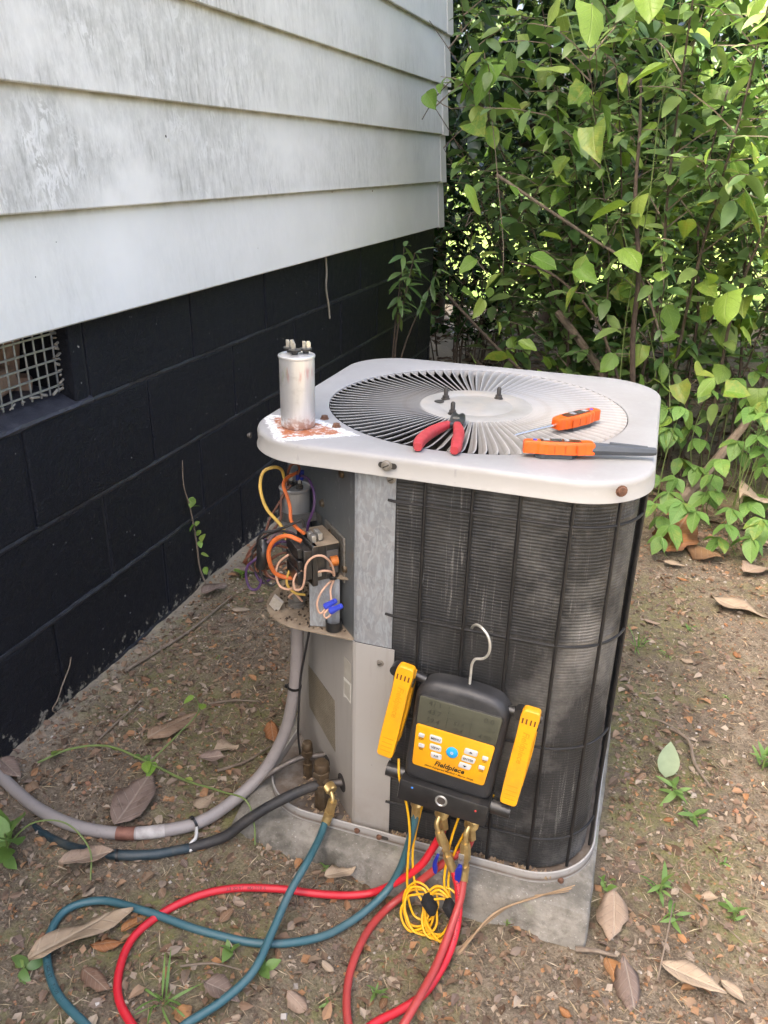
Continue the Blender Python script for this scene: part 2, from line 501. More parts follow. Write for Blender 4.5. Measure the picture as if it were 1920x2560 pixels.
# sloping vent sill
mb = MB()
yA, yB = VY0 - .06, VY1 + .045
prof = [(-.17, .607), (.003, .602), (.0065, .6075), (.003, .6125), (-.055, .6365), (-.17, .640)]
N = 40
vs = []; fs = []
for i in range(N + 1):
    yy = yA + (yB - yA) * i / N
    for (px, pz) in prof:
        vs.append((px + (vnoise(yy, pz * 9, 40) * .004 if px > -.06 else 0), yy, pz + vnoise(yy * 1.3, px * 20, 30) * .003))
k = len(prof)
for i in range(N):
    for j in range(k):
        fs.append((i * k + j, i * k + (j + 1) % k, (i + 1) * k + (j + 1) % k, (i + 1) * k + j))
fs.append(tuple(range(k - 1, -1, -1))); fs.append(tuple(N * k + j for j in range(k)))
mb.add(vs, fs, 0, False)
SILL = simple('black_paint_on_sill', (.028, .029, .038), .45, 0, (.05, .05, .06), 50, .5, 150, .003, dirt=(.09, .09, .10))
mb.build('vent_sill', SILL, house)
# flaking mortar round the screen
mb = MB()
for i in range(34):
    t = i / 33
    if t < .62: p = (-.028 + rnd.uniform(-.003, .003), VY1 - (t / .62) * (VY1 - VY0), .640 + rnd.uniform(-.002, .003))
    else: p = (-.028 + rnd.uniform(-.003, .003), VY1 - .003, .640 + (t - .62) / .38 * .13)
    mb.box(p, (rnd.uniform(.004, .008), rnd.uniform(.006, .03), rnd.uniform(.002, .006)), Matrix.Rotation(rnd.uniform(-.5, .5), 3, 'X'), bev=.0015, seg=1)
o = mb.build('mortar_crumbs', CHIPW, house); kind(o, 'stuff')
# hardware cloth
scr = MB()
slab(scr, -.036, -.032, VY0 - .003, VY1 + .002, .770, .776)
screen = scr.build('vent_screen', GALV_WIRE, house)
yy = VY1 - .012
while yy > VY0:
    MB().box((-.030, yy, .706), (.0026, .0042, .145), Matrix.Rotation(rnd.uniform(-.02, .02), 3, 'X'), bev=.0006, seg=1).build('screen_wire', GALV_WIRE, screen)
    yy -= .0252
zz = .648
while zz < .778:
    MB().box((-.0275, (VY0 + VY1) / 2, zz), (.0026, VY1 - VY0, .0042), Matrix.Rotation(rnd.uniform(-.003, .003), 3, 'X'), bev=.0006, seg=1).build('screen_wire', GALV_WIRE, screen)
    zz += .0252
# what lies inside the vent
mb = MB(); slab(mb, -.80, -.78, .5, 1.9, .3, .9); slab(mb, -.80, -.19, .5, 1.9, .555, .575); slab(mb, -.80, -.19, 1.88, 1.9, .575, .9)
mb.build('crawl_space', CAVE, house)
for (px, py, pz, sx, sy, sz, rz, mt) in [(-.13, 1.395, .70, .05, .045, .19, .15, RUBBLE), (-.11, 1.32, .662, .07, .12, .045, .3, RUBBLE), (-.10, 1.21, .660, .06, .10, .05, -.4, RUBBLE2), (-.22, 1.27, .70, .10, .17, .16, .1, RUBBLE2), (-.12, 1.40, .648, .07, .05, .03, .7, RUBBLE), (-.24, 1.19, .68, .10, .10, .10, .5, RUBBLE), (-.105, 1.275, .645, .045, .05, .022, 1.1, RUBBLE2)]:
    MB().box((px, py, pz), (sx, sy, sz), Matrix.Rotation(rz, 3, 'Z') @ Matrix.Rotation(rnd.uniform(-.2, .2), 3, 'Y'), bev=.006, seg=1).build('broken_brick', mt, house)
# lap siding: every board its own piece
SE = .1977; SZ0 = .7741
SIDING_MARKS = [(1.787, 1.101, .0028, CAVE), (1.796, 1.094, .0042, WHITE_TRIM), (2.742, .964, .0022, RUBBLE), (3.134, .956, .0026, RUBBLE), (1.334, .867, .0010, CAVE), (1.404, .919, .0010, CAVE), (2.184, .841, .0014, WHITE_TRIM)]  # nail heads; also a dark disc painted for a hole, and its white chip
def board(y0, y1, z0, lift=0.0):
    n = max(2, int((y1 - y0) / .12)); vs = []; fs = []
    prof = [(.0005, z0 + .002), (.0335, z0 - .0015), (.0355, z0 + .0015), (.0352, z0 + .006), (.0190, z0 + SE + .012), (.0005, z0 + SE + .013)]
    k = len(prof)
    for i in range(n + 1):
        y = y0 + (y1 - y0) * i / n
        for q, (px, pz) in enumerate(prof):
            w = vnoise(y, pz * 3, 2.3) * .0022 if q in (1, 2, 3, 4) else 0
            wz = float(vnoise(y, z0 * 5, 1.4)) * .0022 if q < 4 else 0
            vs.append((px + lift + w, y, pz + wz))
    for i in range(n):
        for j in range(k):
            fs.append((i * k + j, (i + 1) * k + j, (i + 1) * k + (j + 1) % k, i * k + (j + 1) % k))
    fs.append(tuple(range(k))); fs.append(tuple(n * k + j for j in range(k - 1, -1, -1)))
    m_ = MB().add(vs, fs, 0, False)
    return m_.build('siding_board', SIDING, house)
seams = {0: 2.70, 1: None, 2: 3.25, 3: 2.2, 4: 3.0, 5: 1.6}
for bi in range(11):
    z0 = SZ0 + bi * SE
    s_ = seams.get(bi)
    if s_:
        board(HY0, s_ + .02, z0, .0); board(s_ - .0005, 4.062, z0, -.0014)
    else:
        board(HY0, 4.062, z0, 0.0)
    # metal corner cap of the course
    mbc = MB()
    for (xa, za), (xb, zb) in [((.0372, z0 - .004), (.0212, z0 + SE + .006))]:
        vs = []
        for (px, pz) in ((xa, za), (xb, zb)):
            vs += [(px - .022, 4.052, pz), (px + .0008, 4.050, pz), (px + .0012, 4.062, pz), (px + .004, 4.118 + px * .4, pz), (px - .05, 4.124 + px * .4, pz), (px - .05, 4.06, pz)]
        fs = [(0, 1, 2, 3, 4, 5)[::-1], (6, 7, 8, 9, 10, 11)] + [(i, (i + 1) % 6, 6 + (i + 1) % 6, 6 + i) for i in range(6)]
        mbc.add(vs, fs)
    mbc.build('corner_cap', WHITE_TRIM, house)
for (y_, z_, r_, mt_) in SIDING_MARKS:
    MB().lathe([(r_, -.002), (r_, .0012), (r_ * .6, .0018), (r_ * .1, .0018)], (.0352 - (((z_ - SZ0) % SE) / SE) * .0165, y_, z_), (1, 0, .08), 10).build('siding_mark', mt_, house)
mb = MB(); slab(mb, -8.0, .0004, HY0, 4.05, .792, 2.935); mb.build('house_core', WHITE_TRIM, house)
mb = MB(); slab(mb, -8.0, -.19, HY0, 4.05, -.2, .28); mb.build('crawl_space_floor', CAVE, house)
mb = MB(); slab(mb, -8.3, .15, HY0 - .3, 4.25, 2.947, 2.970); mb.build('soffit', WHITE_TRIM, house)  # unseen eave and roof, height and overhang set for the shade cast
mb = MB(); slab(mb, .152, .175, HY0 - .3, 4.25, 2.91, 3.06); mb.build('fascia_board', WHITE_TRIM, house)
mb = MB(); mb.prism([(.19, 3.06), (-4.0, 4.8), (-8.4, 3.06), (-8.4, 2.98), (.19, 2.98)], (0, HY0 - .35, 0), (1, 0, 0), (0, 0, 1), (0, 1, 0), 4.65 - HY0); mb.build('roof', ROOFM, house)

# ------------------------------------------------------------------ ground sheet, lawn
def axis(a0, a1, step, lo, hi, g=1.22):
    A = list(np.arange(a0, a1, step)); s_ = step; v = A[-1]
    while v < hi: s_ *= g; v += s_; A.append(min(v, hi))
    B = []; s_ = step; v = a0
    while v > lo: s_ *= g; v -= s_; B.append(max(v, lo))
    return np.array(B[::-1] + A)
gx = axis(-.03, 1.75, .0065, -60, 60); gy = axis(.62, 3.0, .0065, -40, 90)
GX, GY = np.meshgrid(gx, gy, indexing='ij')
GZ = ground_h(GX, GY)
nx, ny = len(gx), len(gy)
idx = np.arange(nx * ny).reshape(nx, ny)
F = np.stack([idx[:-1, :-1], idx[1:, :-1], idx[1:, 1:], idx[:-1, 1:]], -1).reshape(-1, 4)
g = np_mesh('ground', np.stack([GX, GY, GZ], -1).reshape(-1, 3), F, EARTH)
kind(g, 'structure')
# the open lawn behind the bushes is a sheet of its own, just proud of the soil
lx = np.linspace(-45, 45, 60); ly = np.concatenate([np.linspace(6.6, 14, 40), np.linspace(15, 85, 30)])
LX, LY = np.meshgrid(lx, ly, indexing='ij')
LZ = .03 + ground_h(LX, LY) * .4 + vnoise(LX, LY, .7) * .03
idx = np.arange(LX.size).reshape(LX.shape)
F = np.stack([idx[:-1, :-1], idx[1:, :-1], idx[1:, 1:], idx[:-1, 1:]], -1).reshape(-1, 4)
kind(np_mesh('lawn', np.stack([LX, LY, LZ], -1).reshape(-1, 3), F, LAWN), 'structure')

# ------------------------------------------------------------------ concrete pad
def pad_mesh():
    bm = bmesh.new()
    bmesh.ops.create_cube(bm, size=1.0)
    x0, x1, y0, y1, z0, z1 = .487, 1.097, 1.082, 1.702, -.12, .0285
    bmesh.ops.scale(bm, vec=(x1 - x0, y1 - y0, z1 - z0), verts=bm.verts)
    bmesh.ops.translate(bm, vec=((x0 + x1) / 2, (y0 + y1) / 2, (z0 + z1) / 2), verts=bm.verts)
    bmesh.ops.bevel(bm, geom=[e for e in bm.edges], offset=.010, segments=2, profile=.5, affect='EDGES')
    bmesh.ops.triangulate(bm, faces=bm.faces)
    for _ in range(5):
        ed = [e for e in bm.edges if e.calc_length() > .022]
        if not ed: break
        bmesh.ops.subdivide_edges(bm, edges=ed, cuts=1)
        bmesh.ops.triangulate(bm, faces=[f for f in bm.faces if len(f.verts) > 3])
    for v in bm.verts:
        c = v.co
        w = float(vnoise(c.x + c.z, c.y - c.z, 12)) * .010 + float(vnoise(c.x - c.z * 2, c.y + c.z, 45)) * .005
        low = min(1, max(0, (.0285 - c.z) / .07))
        if c.y < 1.3: c.y -= low * .014 + w * (.4 + low)
        if c.x < .6: c.x -= low * .016 + w * (.4 + low)
        if c.x > 1.0: c.x += w * .4
        c.z += w * .25
        # knocked-off front left corner
        d = (c.x - .487) + (c.y - 1.08)
        if d < .09: c.z -= (.09 - d) * .32
    me = bpy.data.meshes.new('concrete_pad'); bm.to_mesh(me); bm.free()
    for p in me.polygons: p.use_smooth = True
    me.materials.append(CONC)
    return me
tag(link('concrete_pad', pad_mesh()), 'weathered grey concrete slab under the air conditioner', 'concrete pad')
# ------------------------------------------------------------------ materials of the unit
def mat_lid():
    m = Mt('white_enamel_top')
    x, y, z = m.sep()
    n1 = m.noise(6, 5, .6); n2 = m.noise(55, 6, .7)
    col = m.mix(m.ramp(n1, [(.35, 0.0), (.68, 1.0)]), (.335, .335, .34), (.28, .28, .28))
    col = m.mix(m.ramp(n2, [(.56, 0.0), (.72, .45)]), col, (.42, .42, .41))
    # grey dust film, warmer on the rolled skirt
    dust = m.ramp(m.noise(17, 6, .72), [(.44, 0.0), (.66, .42)])
    col = m.mix(dust, col, (.29, .285, .275))
    col = m.mix(m.ramp(z, [(.700, .38), (.7062, 0.0)]), col, (.56, .53, .47))
    # bare rusted patch, a four-cornered scrape with chipped white edges
    q = [(.531, 1.214), (.590, 1.129), (.663, 1.181), (.598, 1.219)]
    d = None
    for i in range(4):
        (ax, ay), (bx, by) = q[i], q[(i + 1) % 4]
        L = math.hypot(bx - ax, by - ay); nxx, nyy = -(by - ay) / L, (bx - ax) / L
        e = m.m('ADD', m.m('MULTIPLY', m.m('SUBTRACT', x, ax), nxx), m.m('MULTIPLY', m.m('SUBTRACT', y, ay), nyy))
        d = e if d is None else m.m('MINIMUM', d, e)
    jag = m.m('MULTIPLY', m.m('SUBTRACT', m.noise(120, 5, .7), .5), .022)
    dj = m.m('ADD', d, jag)
    white = m.ramp(m.m('ADD', m.m('MULTIPLY', dj, 20), .5), [(.22, 0.0), (.30, 1.0)])
    rust = m.ramp(m.m('ADD', m.m('MULTIPLY', dj, 20), .5), [(.50, 0.0), (.54, 1.0)])
    hole = m.ramp(m.noise(95, 6, .75), [(.40, 1.0), (.50, 0.0)])
    flat = m.ramp(z, [(.7050, 0.0), (.7060, 1.0)])
    col = m.mix(m.m('MULTIPLY', white, m.m('MULTIPLY', flat, m.ramp(m.noise(150, 4, .7), [(.38, 0.0), (.5, .9)]))), col, (.84, .84, .84))
    rc = m.mix(n2, (.46, .17, .07), (.30, .095, .04))
    col = m.mix(m.m('MULTIPLY', m.m('MULTIPLY', rust, m.m('SUBTRACT', 1.0, m.m('MULTIPLY', hole, .85))), flat), col, rc)
    scr = m.ramp(m.noise(1, 5, .7, vec=m.map((30, 210, 1), rot=(0, 0, .5))), [(.66, 0.0), (.70, .5)])
    col = m.mix(scr, col, (.27, .265, .255))
    m.set(Base_Color=col, Roughness=m.m('ADD', .36, m.m('MULTIPLY', n2, .3)), Specular_IOR_Level=.4)
    m.bump(m.m('ADD', m.noise(160, 4, .6), m.m('MULTIPLY', m.noise(9, 3, .5), 6.0)), .06, .001)
    return m.mat
def mat_vane():
    m = Mt('dusty_shaded_white_vane')
    x, y, z = m.sep()
    n2 = m.noise(70, 6, .7)
    col = m.mix(m.ramp(m.noise(14, 5, .65), [(.35, .25), (.65, 1.0)]), (.37, .37, .37), (.30, .295, .285))
    col = m.mix(m.ramp(n2, [(.50, 0.0), (.7, .6)]), col, (.27, .245, .21))
    rust = m.ramp(m.noise(22, 5, .7, vec=m.map((1, 1, 1), loc=(.31, .1, 0))), [(.69, 0.0), (.72, 1.0)])
    col = m.mix(rust, col, (.22, .075, .03))
    low = m.ramp(m.m('MULTIPLY', m.m('SUBTRACT', ZT_, z), 90.0), [(.05, 0.0), (.35, .55), (1.0, .9)])  # low edges darkened to paint in shading that sets the vanes apart
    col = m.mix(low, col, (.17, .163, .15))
    m.set(Base_Color=col, Roughness=.55, Specular_IOR_Level=.35)
    return m.mat
ZT_ = .7069
def mat_galv():
    m = Mt('galvanised_sheet')
    v = m.n('ShaderNodeTexVoronoi', {'feature': 'F1'}, Vector=m.map((1, 1, .7)), Scale=150.0).outputs['Color']
    n1 = m.noise(1, 5, .65, vec=m.map((75, 75, 24)), dist=2.6); n2 = m.noise(30, 5, .65)
    g = m.ramp(m.n('ShaderNodeRGBToBW', None, Color=v).outputs[0], [(.0, .30), (1.0, .42)])
    col = m.mix(m.ramp(n1, [(.48, 0.0), (.60, .45)]), m.mix(m.ramp(n2, [(.3, 0.0), (.7, .6)]), g, (.27, .30, .325)), (.50, .55, .585))
    m.set(Base_Color=col, Metallic=.35, Roughness=m.m('ADD', m.m('MULTIPLY', n1, .35), .28), Specular_IOR_Level=.5)
    m.bump(n1, .06, .001)
    return m.mat
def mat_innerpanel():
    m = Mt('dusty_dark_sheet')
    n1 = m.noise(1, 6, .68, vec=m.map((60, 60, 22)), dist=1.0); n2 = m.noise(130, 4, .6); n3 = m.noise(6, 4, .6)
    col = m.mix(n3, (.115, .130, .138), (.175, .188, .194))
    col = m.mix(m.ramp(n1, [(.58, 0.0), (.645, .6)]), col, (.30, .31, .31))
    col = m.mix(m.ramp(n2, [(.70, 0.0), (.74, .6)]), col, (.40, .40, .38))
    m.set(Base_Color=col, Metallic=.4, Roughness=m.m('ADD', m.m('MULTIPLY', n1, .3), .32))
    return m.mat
def mat_panel():
    m = Mt('putty_grey_paint')
    x, y, z = m.sep()
    n1 = m.noise(6, 5, .6); n2 = m.noise(90, 5, .65)
    col = m.mix(n1, (.40, .38, .35), (.345, .325, .295))
    foot = m.m('MULTIPLY', m.ramp(z, [(.05, 1.0), (.16, .0)]), m.ramp(m.noise(14, 5, .65), [(.30, .2), (.62, 1.0)]))
    col = m.mix(m.m('MULTIPLY', foot, .55), col, (.20, .165, .125))
    st = m.ramp(m.noise(1, 5, .65, vec=m.map((60, 60, 6))), [(.55, 0.0), (.75, .35)])
    col = m.mix(st, col, (.27, .245, .21))
    col = m.mix(m.ramp(n2, [(.70, 0.0), (.75, .7)]), col, (.16, .13, .10))
    m.set(Base_Color=col, Roughness=m.m('ADD', .36, m.m('MULTIPLY', n1, .2)), Specular_IOR_Level=.4)
    m.bump(n2, .05, .001)
    return m.mat
def mat_coil():
    m = Mt('dirty_aluminium_fins')
    x, y, z = m.sep()
    # fin edges: fine upright lines that wobble; streaks and dust on them
    ang = m.m('ADD', x, m.m('MULTIPLY', y, 1.0))
    wob = m.m('MULTIPLY', m.m('SINE', m.m('MULTIPLY', z, 1256.0)), .00035)
    fin = m.m('SINE', m.m('MULTIPLY', m.m('ADD', ang, m.m('ADD', wob, m.m('MULTIPLY', m.noise(25, 3, .6), .004))), 4400.0))
    sc_ = m.noise(1, 6, .75, vec=m.map((190, 190, 7)), dist=.8)
    sc2 = m.noise(1, 5, .7, vec=m.map((420, 420, 60)))
    pat = m.noise(9, 5, .65); pat2 = m.noise(3.2, 4, .6)
    col = m.mix(pat, (.020, .0202, .0204), (.055, .055, .0545))
    col = m.mix(m.ramp(fin, [(.0, 0.0), (1.0, .5)]), col, (.125, .125, .122))
    dusty = m.m('MULTIPLY', m.ramp(m.noise(6.5, 6, .7), [(.46, 0.0), (.66, .8)]), m.ramp(x, [(.82, .22), (1.02, 1.0)]))  # dust, plus grazing-light sheen put into the colour towards the right
    col = m.mix(dusty, col, (.27, .262, .245))
    bent = m.m('MULTIPLY', m.ramp(sc_, [(.57, 0.0), (.66, 1.0)]), m.ramp(pat, [(.40, .1), (.60, 1.0)]))
    col = m.mix(m.m('MULTIPLY', bent, .8), col, (.42, .41, .38))
    col = m.mix(m.m('MULTIPLY', m.ramp(sc2, [(.60, 0.0), (.72, 1.0)]), .30), col, (.30, .295, .28))
    m.set(Base_Color=col, Metallic=.45, Roughness=m.m('ADD', .36, m.m('MULTIPLY', pat, .2)), Specular_IOR_Level=.5)
    m.bump(m.m('ADD', fin, m.m('MULTIPLY', sc_, 3.0)), .45, .0006)
    return m.mat
LID = mat_lid(); VANE = mat_vane(); GALV = mat_galv(); INNER = mat_innerpanel(); PANEL = mat_panel(); COIL = mat_coil()
GUARD = simple('black_coated_wire', (.008, .008, .009), .5, 0, (.014, .0135, .013), 60, .3, 300, .0006, dirt=(.026, .024, .021))
RIMM = simple('grey_pan_paint', (.40, .385, .36), .5, .15, (.30, .28, .25), 20, .2, 150, .001, dirt=(.17, .12, .08))
def mat_pan():
    m = Mt('grey_pan_with_dirt')
    x, y, z = m.sep()
    n1 = m.noise(24, 5, .65); n2 = m.noise(110, 5, .7)
    col = m.mix(n1, (.40, .385, .36), (.31, .295, .27))
    col = m.mix(m.ramp(n2, [(.58, 0.0), (.72, .6)]), col, (.20, .145, .10))
    soil = m.m('MULTIPLY', m.ramp(z, [(.0370, 1.0), (.0400, 0.0)]), m.ramp(m.noise(30, 5, .7), [(.30, .55), (.55, 1.0)]))
    soil = m.m('MULTIPLY', soil, m.ramp(z, [(.0335, 0.0), (.0345, 1.0)]))
    col = m.mix(soil, col, m.mix(n2, (.075, .055, .040), (.17, .125, .09)))
    m.set(Base_Color=col, Roughness=.6, Specular_IOR_Level=.35)
    m.bump(n2, .3, .002)
    return m.mat
RIMM = mat_pan()
STEEL = simple('zinc_screw', (.42, .40, .36), .42, .7, (.25, .22, .18), 150)
RUSTY = simple('rusty_screw', (.20, .10, .06), .75, .25, (.11, .055, .035), 200, .5, 500)
DARKSTEEL = simple('dark_bolt', (.05, .048, .046), .5, .5, (.10, .09, .08), 120)
CAN = None
DUSTY = simple('dusty_tan_shelf', (.33, .265, .19), .85, .0, (.20, .15, .10), 45, .5, 260, .001, dirt=(.12, .09, .06))
BLKP = simple('black_moulded_plastic', (.014, .014, .0145), .32, 0, (.028, .027, .026), 50, .12, 240, dirt=(.06, .052, .042))
COPPER = simple('copper_coil_winding', (.70, .24, .06), .3, .55, (.55, .15, .03), 90)
SPADE = simple('tinned_terminal', (.50, .49, .46), .4, .65, (.30, .29, .26), 140)
BRASSD = simple('tarnished_brass', (.15, .105, .06), .55, .55, (.085, .058, .035), 60, .3, 200, dirt=(.20, .17, .13))
BRASS = simple('brass_fitting', (.60, .45, .21), .34, .72, (.42, .30, .12), 90, .08, 300)
LABELM = None

# ------------------------------------------------------------------ air conditioner
ac = thing('air_conditioner', 'outdoor air conditioner with white louvred top, black coil and opened wiring corner', 'air conditioner', (.804, 1.395, .03))
UX0, UX1, UY0, UY1 = .5175, 1.0908, 1.1125, 1.6785
FCX, FCY, FR, HR = .8065, 1.400, .2375, .0915
ZT = .7069
def outline(cx, cy, th, inset=0.0, rad=.105, bow=.006):
    """distance from (cx,cy) to a rounded square seen in direction th; sides bow out a little"""
    dx, dy = math.cos(th), math.sin(th)
    hx0, hx1, hy0, hy1 = UX0 + inset, UX1 - inset, UY0 + inset, UY1 - inset
    lo, hi = 0.0, 1.0
    def inside(t):
        x, y = cx + dx * t, cy + dy * t
        if x < hx0 or x > hx1 or y < hy0 or y > hy1: return False
        r = max(rad - inset, .004)
        qx = min(max(x, hx0 + r), hx1 - r); qy = min(max(y, hy0 + r), hy1 - r)
        return math.hypot(x - qx, y - qy) <= r
    for _ in range(26):
        mid = (lo + hi) / 2
        if inside(mid): lo = mid
        else: hi = mid
    return lo
NA = 264
def ringpts(fn):
    return [fn(2 * math.pi * i / NA) for i in range(NA)]
rings = []
def ol(inset, z):
    rings.append([(FCX + math.cos(t) * outline(FCX, FCY, t, inset), FCY + math.sin(t) * outline(FCX, FCY, t, inset), z) for t in [2 * math.pi * i / NA for i in range(NA)]])
def circ(r, z, cx=FCX, cy=FCY):
    rings.append([(cx + math.cos(t) * r, cy + math.sin(t) * r, z) for t in [2 * math.pi * i / NA for i in range(NA)]])
circ(FR, ZT - .0035); circ(FR + .0004, ZT - .0008); circ(FR + .002, ZT)
ol(.020, ZT + .0002); ol(.0065, ZT - .0002); ol(.0036, ZT - .0012); ol(.0016, ZT - .0030); ol(.0006, ZT - .0058); ol(.0004, ZT - .0085); ol(.0010, .6835); ol(-.0012, .6795); ol(-.0012, .6780); ol(.0015, .6780); ol(.0035, .690); ol(.008, .7030); circ(FR + .003, .7030)
vs = [p for r_ in rings for p in r_]
fs = []
for i in range(len(rings) - 1):
    for j in range(NA):
        fs.append((i * NA + j, i * NA + (j + 1) % NA, (i + 1) * NA + (j + 1) % NA, (i + 1) * NA + j))
lid = MB().add(vs, fs, 0, True).build('top_cover', LID, ac)
lid['label'] = 'white louvred top cover with a rusty scrape at its left corner'
# hub disc with a shallow pressed dish
prof = [(HR, ZT - .006), (HR, ZT - .0012), (HR - .003, ZT), (HR - .028, ZT), (HR - .031, ZT - .0012), (HR - .034, ZT - .0012), (HR - .040, ZT + .0006), (.01, ZT + .0006), (.0001, ZT + .0006)]
HUBM = simple('dusty_white_hub', (.36, .355, .345), .45, 0, (.285, .28, .26), 16, .1, 200, .001, dirt=(.42, .36, .29))
hub = MB().lathe([(r_, z_ - ZT) for r_, z_ in prof], (FCX, FCY, ZT), (0, 0, 1), 72, caps=False).build('hub_plate', HUBM, lid)
# louvre vanes: each one twisted out of the sheet, high edge anticlockwise
NV = 90
def vane_mesh():
    st = [(HR - .002, 8), (HR + .006, 26), (HR + .016, 38), (HR + .06, 41), (FR - .05, 41), (FR - .018, 40), (FR - .009, 34), (FR - .004, 22), (FR - .0012, 10)]
    vs = []; fs = []
    dth = 2 * math.pi / NV
    for (r_, a) in st:
        ch = r_ * dth * (.92 if 10 < a else .84)
        sw = -.10 * dth + (max(0, (r_ - (FR - .035)) / .035) ** 2) * dth * .35   # tips sweep round
        t = R(a)
        lipw = min(.0016, ch * .16)
        for (uu, off) in ((-1, 0), (0, 0), (.5, 0), (1, 0), (1, -.0009), (.5, -.0009), (0, -.0011), (-1, -.0011)):
            if uu < 0:
                tang = dth * .5 * r_ + lipw - sw * r_; hz = ZT - .0001 + off
            else:
                tang = dth * .5 * r_ - uu * ch * math.cos(t) - sw * r_
                hz = ZT - .0001 - uu * ch * math.sin(t) + off - .0016 * math.sin(math.pi * uu)
            vs.append((r_, tang, hz))
    k = 8
    for i in range(len(st) - 1):
        for j in range(k):
            fs.append((i * k + j, i * k + (j + 1) % k, (i + 1) * k + (j + 1) % k, (i + 1) * k + j))
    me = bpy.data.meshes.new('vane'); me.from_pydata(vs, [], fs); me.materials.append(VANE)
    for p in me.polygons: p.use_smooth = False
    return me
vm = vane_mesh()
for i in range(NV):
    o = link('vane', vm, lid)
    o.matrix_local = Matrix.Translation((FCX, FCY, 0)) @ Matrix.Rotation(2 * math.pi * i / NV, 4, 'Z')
for (bx, by) in ((.752, 1.413), (.833, 1.450), (.783, 1.335)):
    MB().lathe([(.0075, 0), (.0075, .0012), (.0055, .0014), (.0055, .006), (.0036, .0065), (.0036, .017), (.0022, .0195), (.0008, .020)], (bx, by, ZT + .0003), (0, 0, 1), 6 if 0 else 12).build('motor_stud', DARKSTEEL, lid)
MB().lathe([(.008, 0), (.008, .0012), (.003, .0018), (.001, .0018)], (.746, 1.394, ZT + .0003), (0, 0, 1), 16).build('washer', DARKSTEEL, lid)
for (bx, by) in ((.609, 1.236), (.640, 1.206)):
    MB().lathe([(.0072, 0), (.0072, .001), (.0058, .0012), (.0052, .0052), (.001, .0056)], (bx, by, ZT), (0, 0, 1), 6).build('sheet_screw', RUSTY, lid)
def hexscrew(p, ax, mat, parent, r=.0055, slot=True):
    mb_ = MB().lathe([(r * 1.25, 0), (r * 1.25, .001), (r, .0012), (r * .92, .0042), (r * .3, .0046)], p, ax, 12)
    o_ = mb_.build('screw', mat, parent)
    if slot:
        ax = Vector(ax).normalized(); s_ = ax.cross(Vector((0, 0, 1))).normalized()
        Mx = Matrix((s_, ax, s_.cross(ax))).transposed() @ Matrix.Rotation(.5, 3, 'Y')
        MB().box(Vector(p) + ax * .0046, (r * 1.5, .0006, r * .28), Mx).build('screw_slot', DARKSTEEL, o_)
    return o_
def slot_mark(p, w, h, parent, ax=(0, -1, 0)):
    ax = Vector(ax).normalized(); s_ = ax.cross(Vector((0, 0, 1))).normalized()
    pts = []
    for i in range(20):
        t = 2 * math.pi * i / 20
        cx_ = (w - h) / 2 * (1 if math.cos(t) > 0 else -1)
        pts.append((cx_ + math.cos(t) * h / 2, math.sin(t) * h / 2))
    return MB().prism(pts, p, s_, (0, 0, 1), ax, .0006).build('slot', DARKSTEEL, parent)
slot_mark((.7505, 1.1112, .6945), .026, .0085, lid); hexscrew((.7495, 1.1106, .6945), (0, -1, .05), STEEL, lid, .0062)
hexscrew((1.0520, 1.1225, .6985), (.45, -.9, 0), RUSTY, lid, .0062, False)
slot_mark((.5195, 1.168, .690), .012, .008, lid, (-1, -.2, 0)); hexscrew((.5188, 1.168, .690), (-1, -.2, 0), DARKSTEEL, lid, .004, False)

# ---- base pan
rings = []
ol(.0, .0295); ol(-.0012, .0295); ol(-.0012, .0490); ol(.0006, .0500); ol(.0018, .0490); ol(.004, .0365); ol(.02, .0355); ol(.10, .0355)
rings.append([(FCX, FCY, .0355)] * NA)
vs = [p for r_ in rings for p in r_]
fs = [(i * NA + j, i * NA + (j + 1) % NA, (i + 1) * NA + (j + 1) % NA, (i + 1) * NA + j) for i in range(len(rings) - 1) for j in range(NA)]
pan = MB().add(vs, fs, 0, False).build('base_pan', RIMM, ac)
for (bx, bz) in ((.713, .0405), (.752, .0395)):
    slot_mark((bx + (.006 if bx > .74 else 0), 1.1112, bz), .02 if bx > .74 else .011, .007, pan)
    hexscrew((bx, 1.1108, bz), (0, -1, 0), RUSTY, pan, .004, False)
hexscrew((1.0480, 1.1215, .041), (.45, -.9, 0), RUSTY, pan, .004, False)

# ---- coil: rippled fin pack round three sides
def rr_path(x0, x1, y0, y1, r, start, end, step=.006):
    """rounded-rect path anticlockwise from start on the front, along the right, back and left sides"""
    pts = []
    def arc(cx, cy, a0, a1):
        n = max(6, int(abs(a1 - a0) * r / .006))
        for i in range(n + 1):
            a = a0 + (a1 - a0) * i / n
            pts.append((cx + r * math.cos(a), cy + r * math.sin(a)))
    pts.append(start)
    arc(x1 - r, y0 + r, -math.pi / 2, 0); arc(x1 - r, y1 - r, 0, math.pi / 2); arc(x0 + r, y1 - r, math.pi / 2, math.pi)
    pts.append(end)
    out = [pts[0]]
    for a, b in zip(pts, pts[1:]):
        L = math.hypot(b[0] - a[0], b[1] - a[1]); n = max(1, int(L / step))
        for i in range(1, n + 1):
            out.append((a[0] + (b[0] - a[0]) * i / n, a[1] + (b[1] - a[1]) * i / n))
    return out
cp = np.array(rr_path(.532, 1.0755, 1.1315, 1.662, .092, (.750, 1.1315), (.532, 1.335), .012))
tn = np.gradient(cp, axis=0); tn /= np.linalg.norm(tn, axis=1)[:, None]
nrm = np.stack([tn[:, 1], -tn[:, 0]], 1)
zs = np.arange(.040, .690, .00125)
rip = np.sin(zs / .0050 * 2 * math.pi) * .00050
VX = []
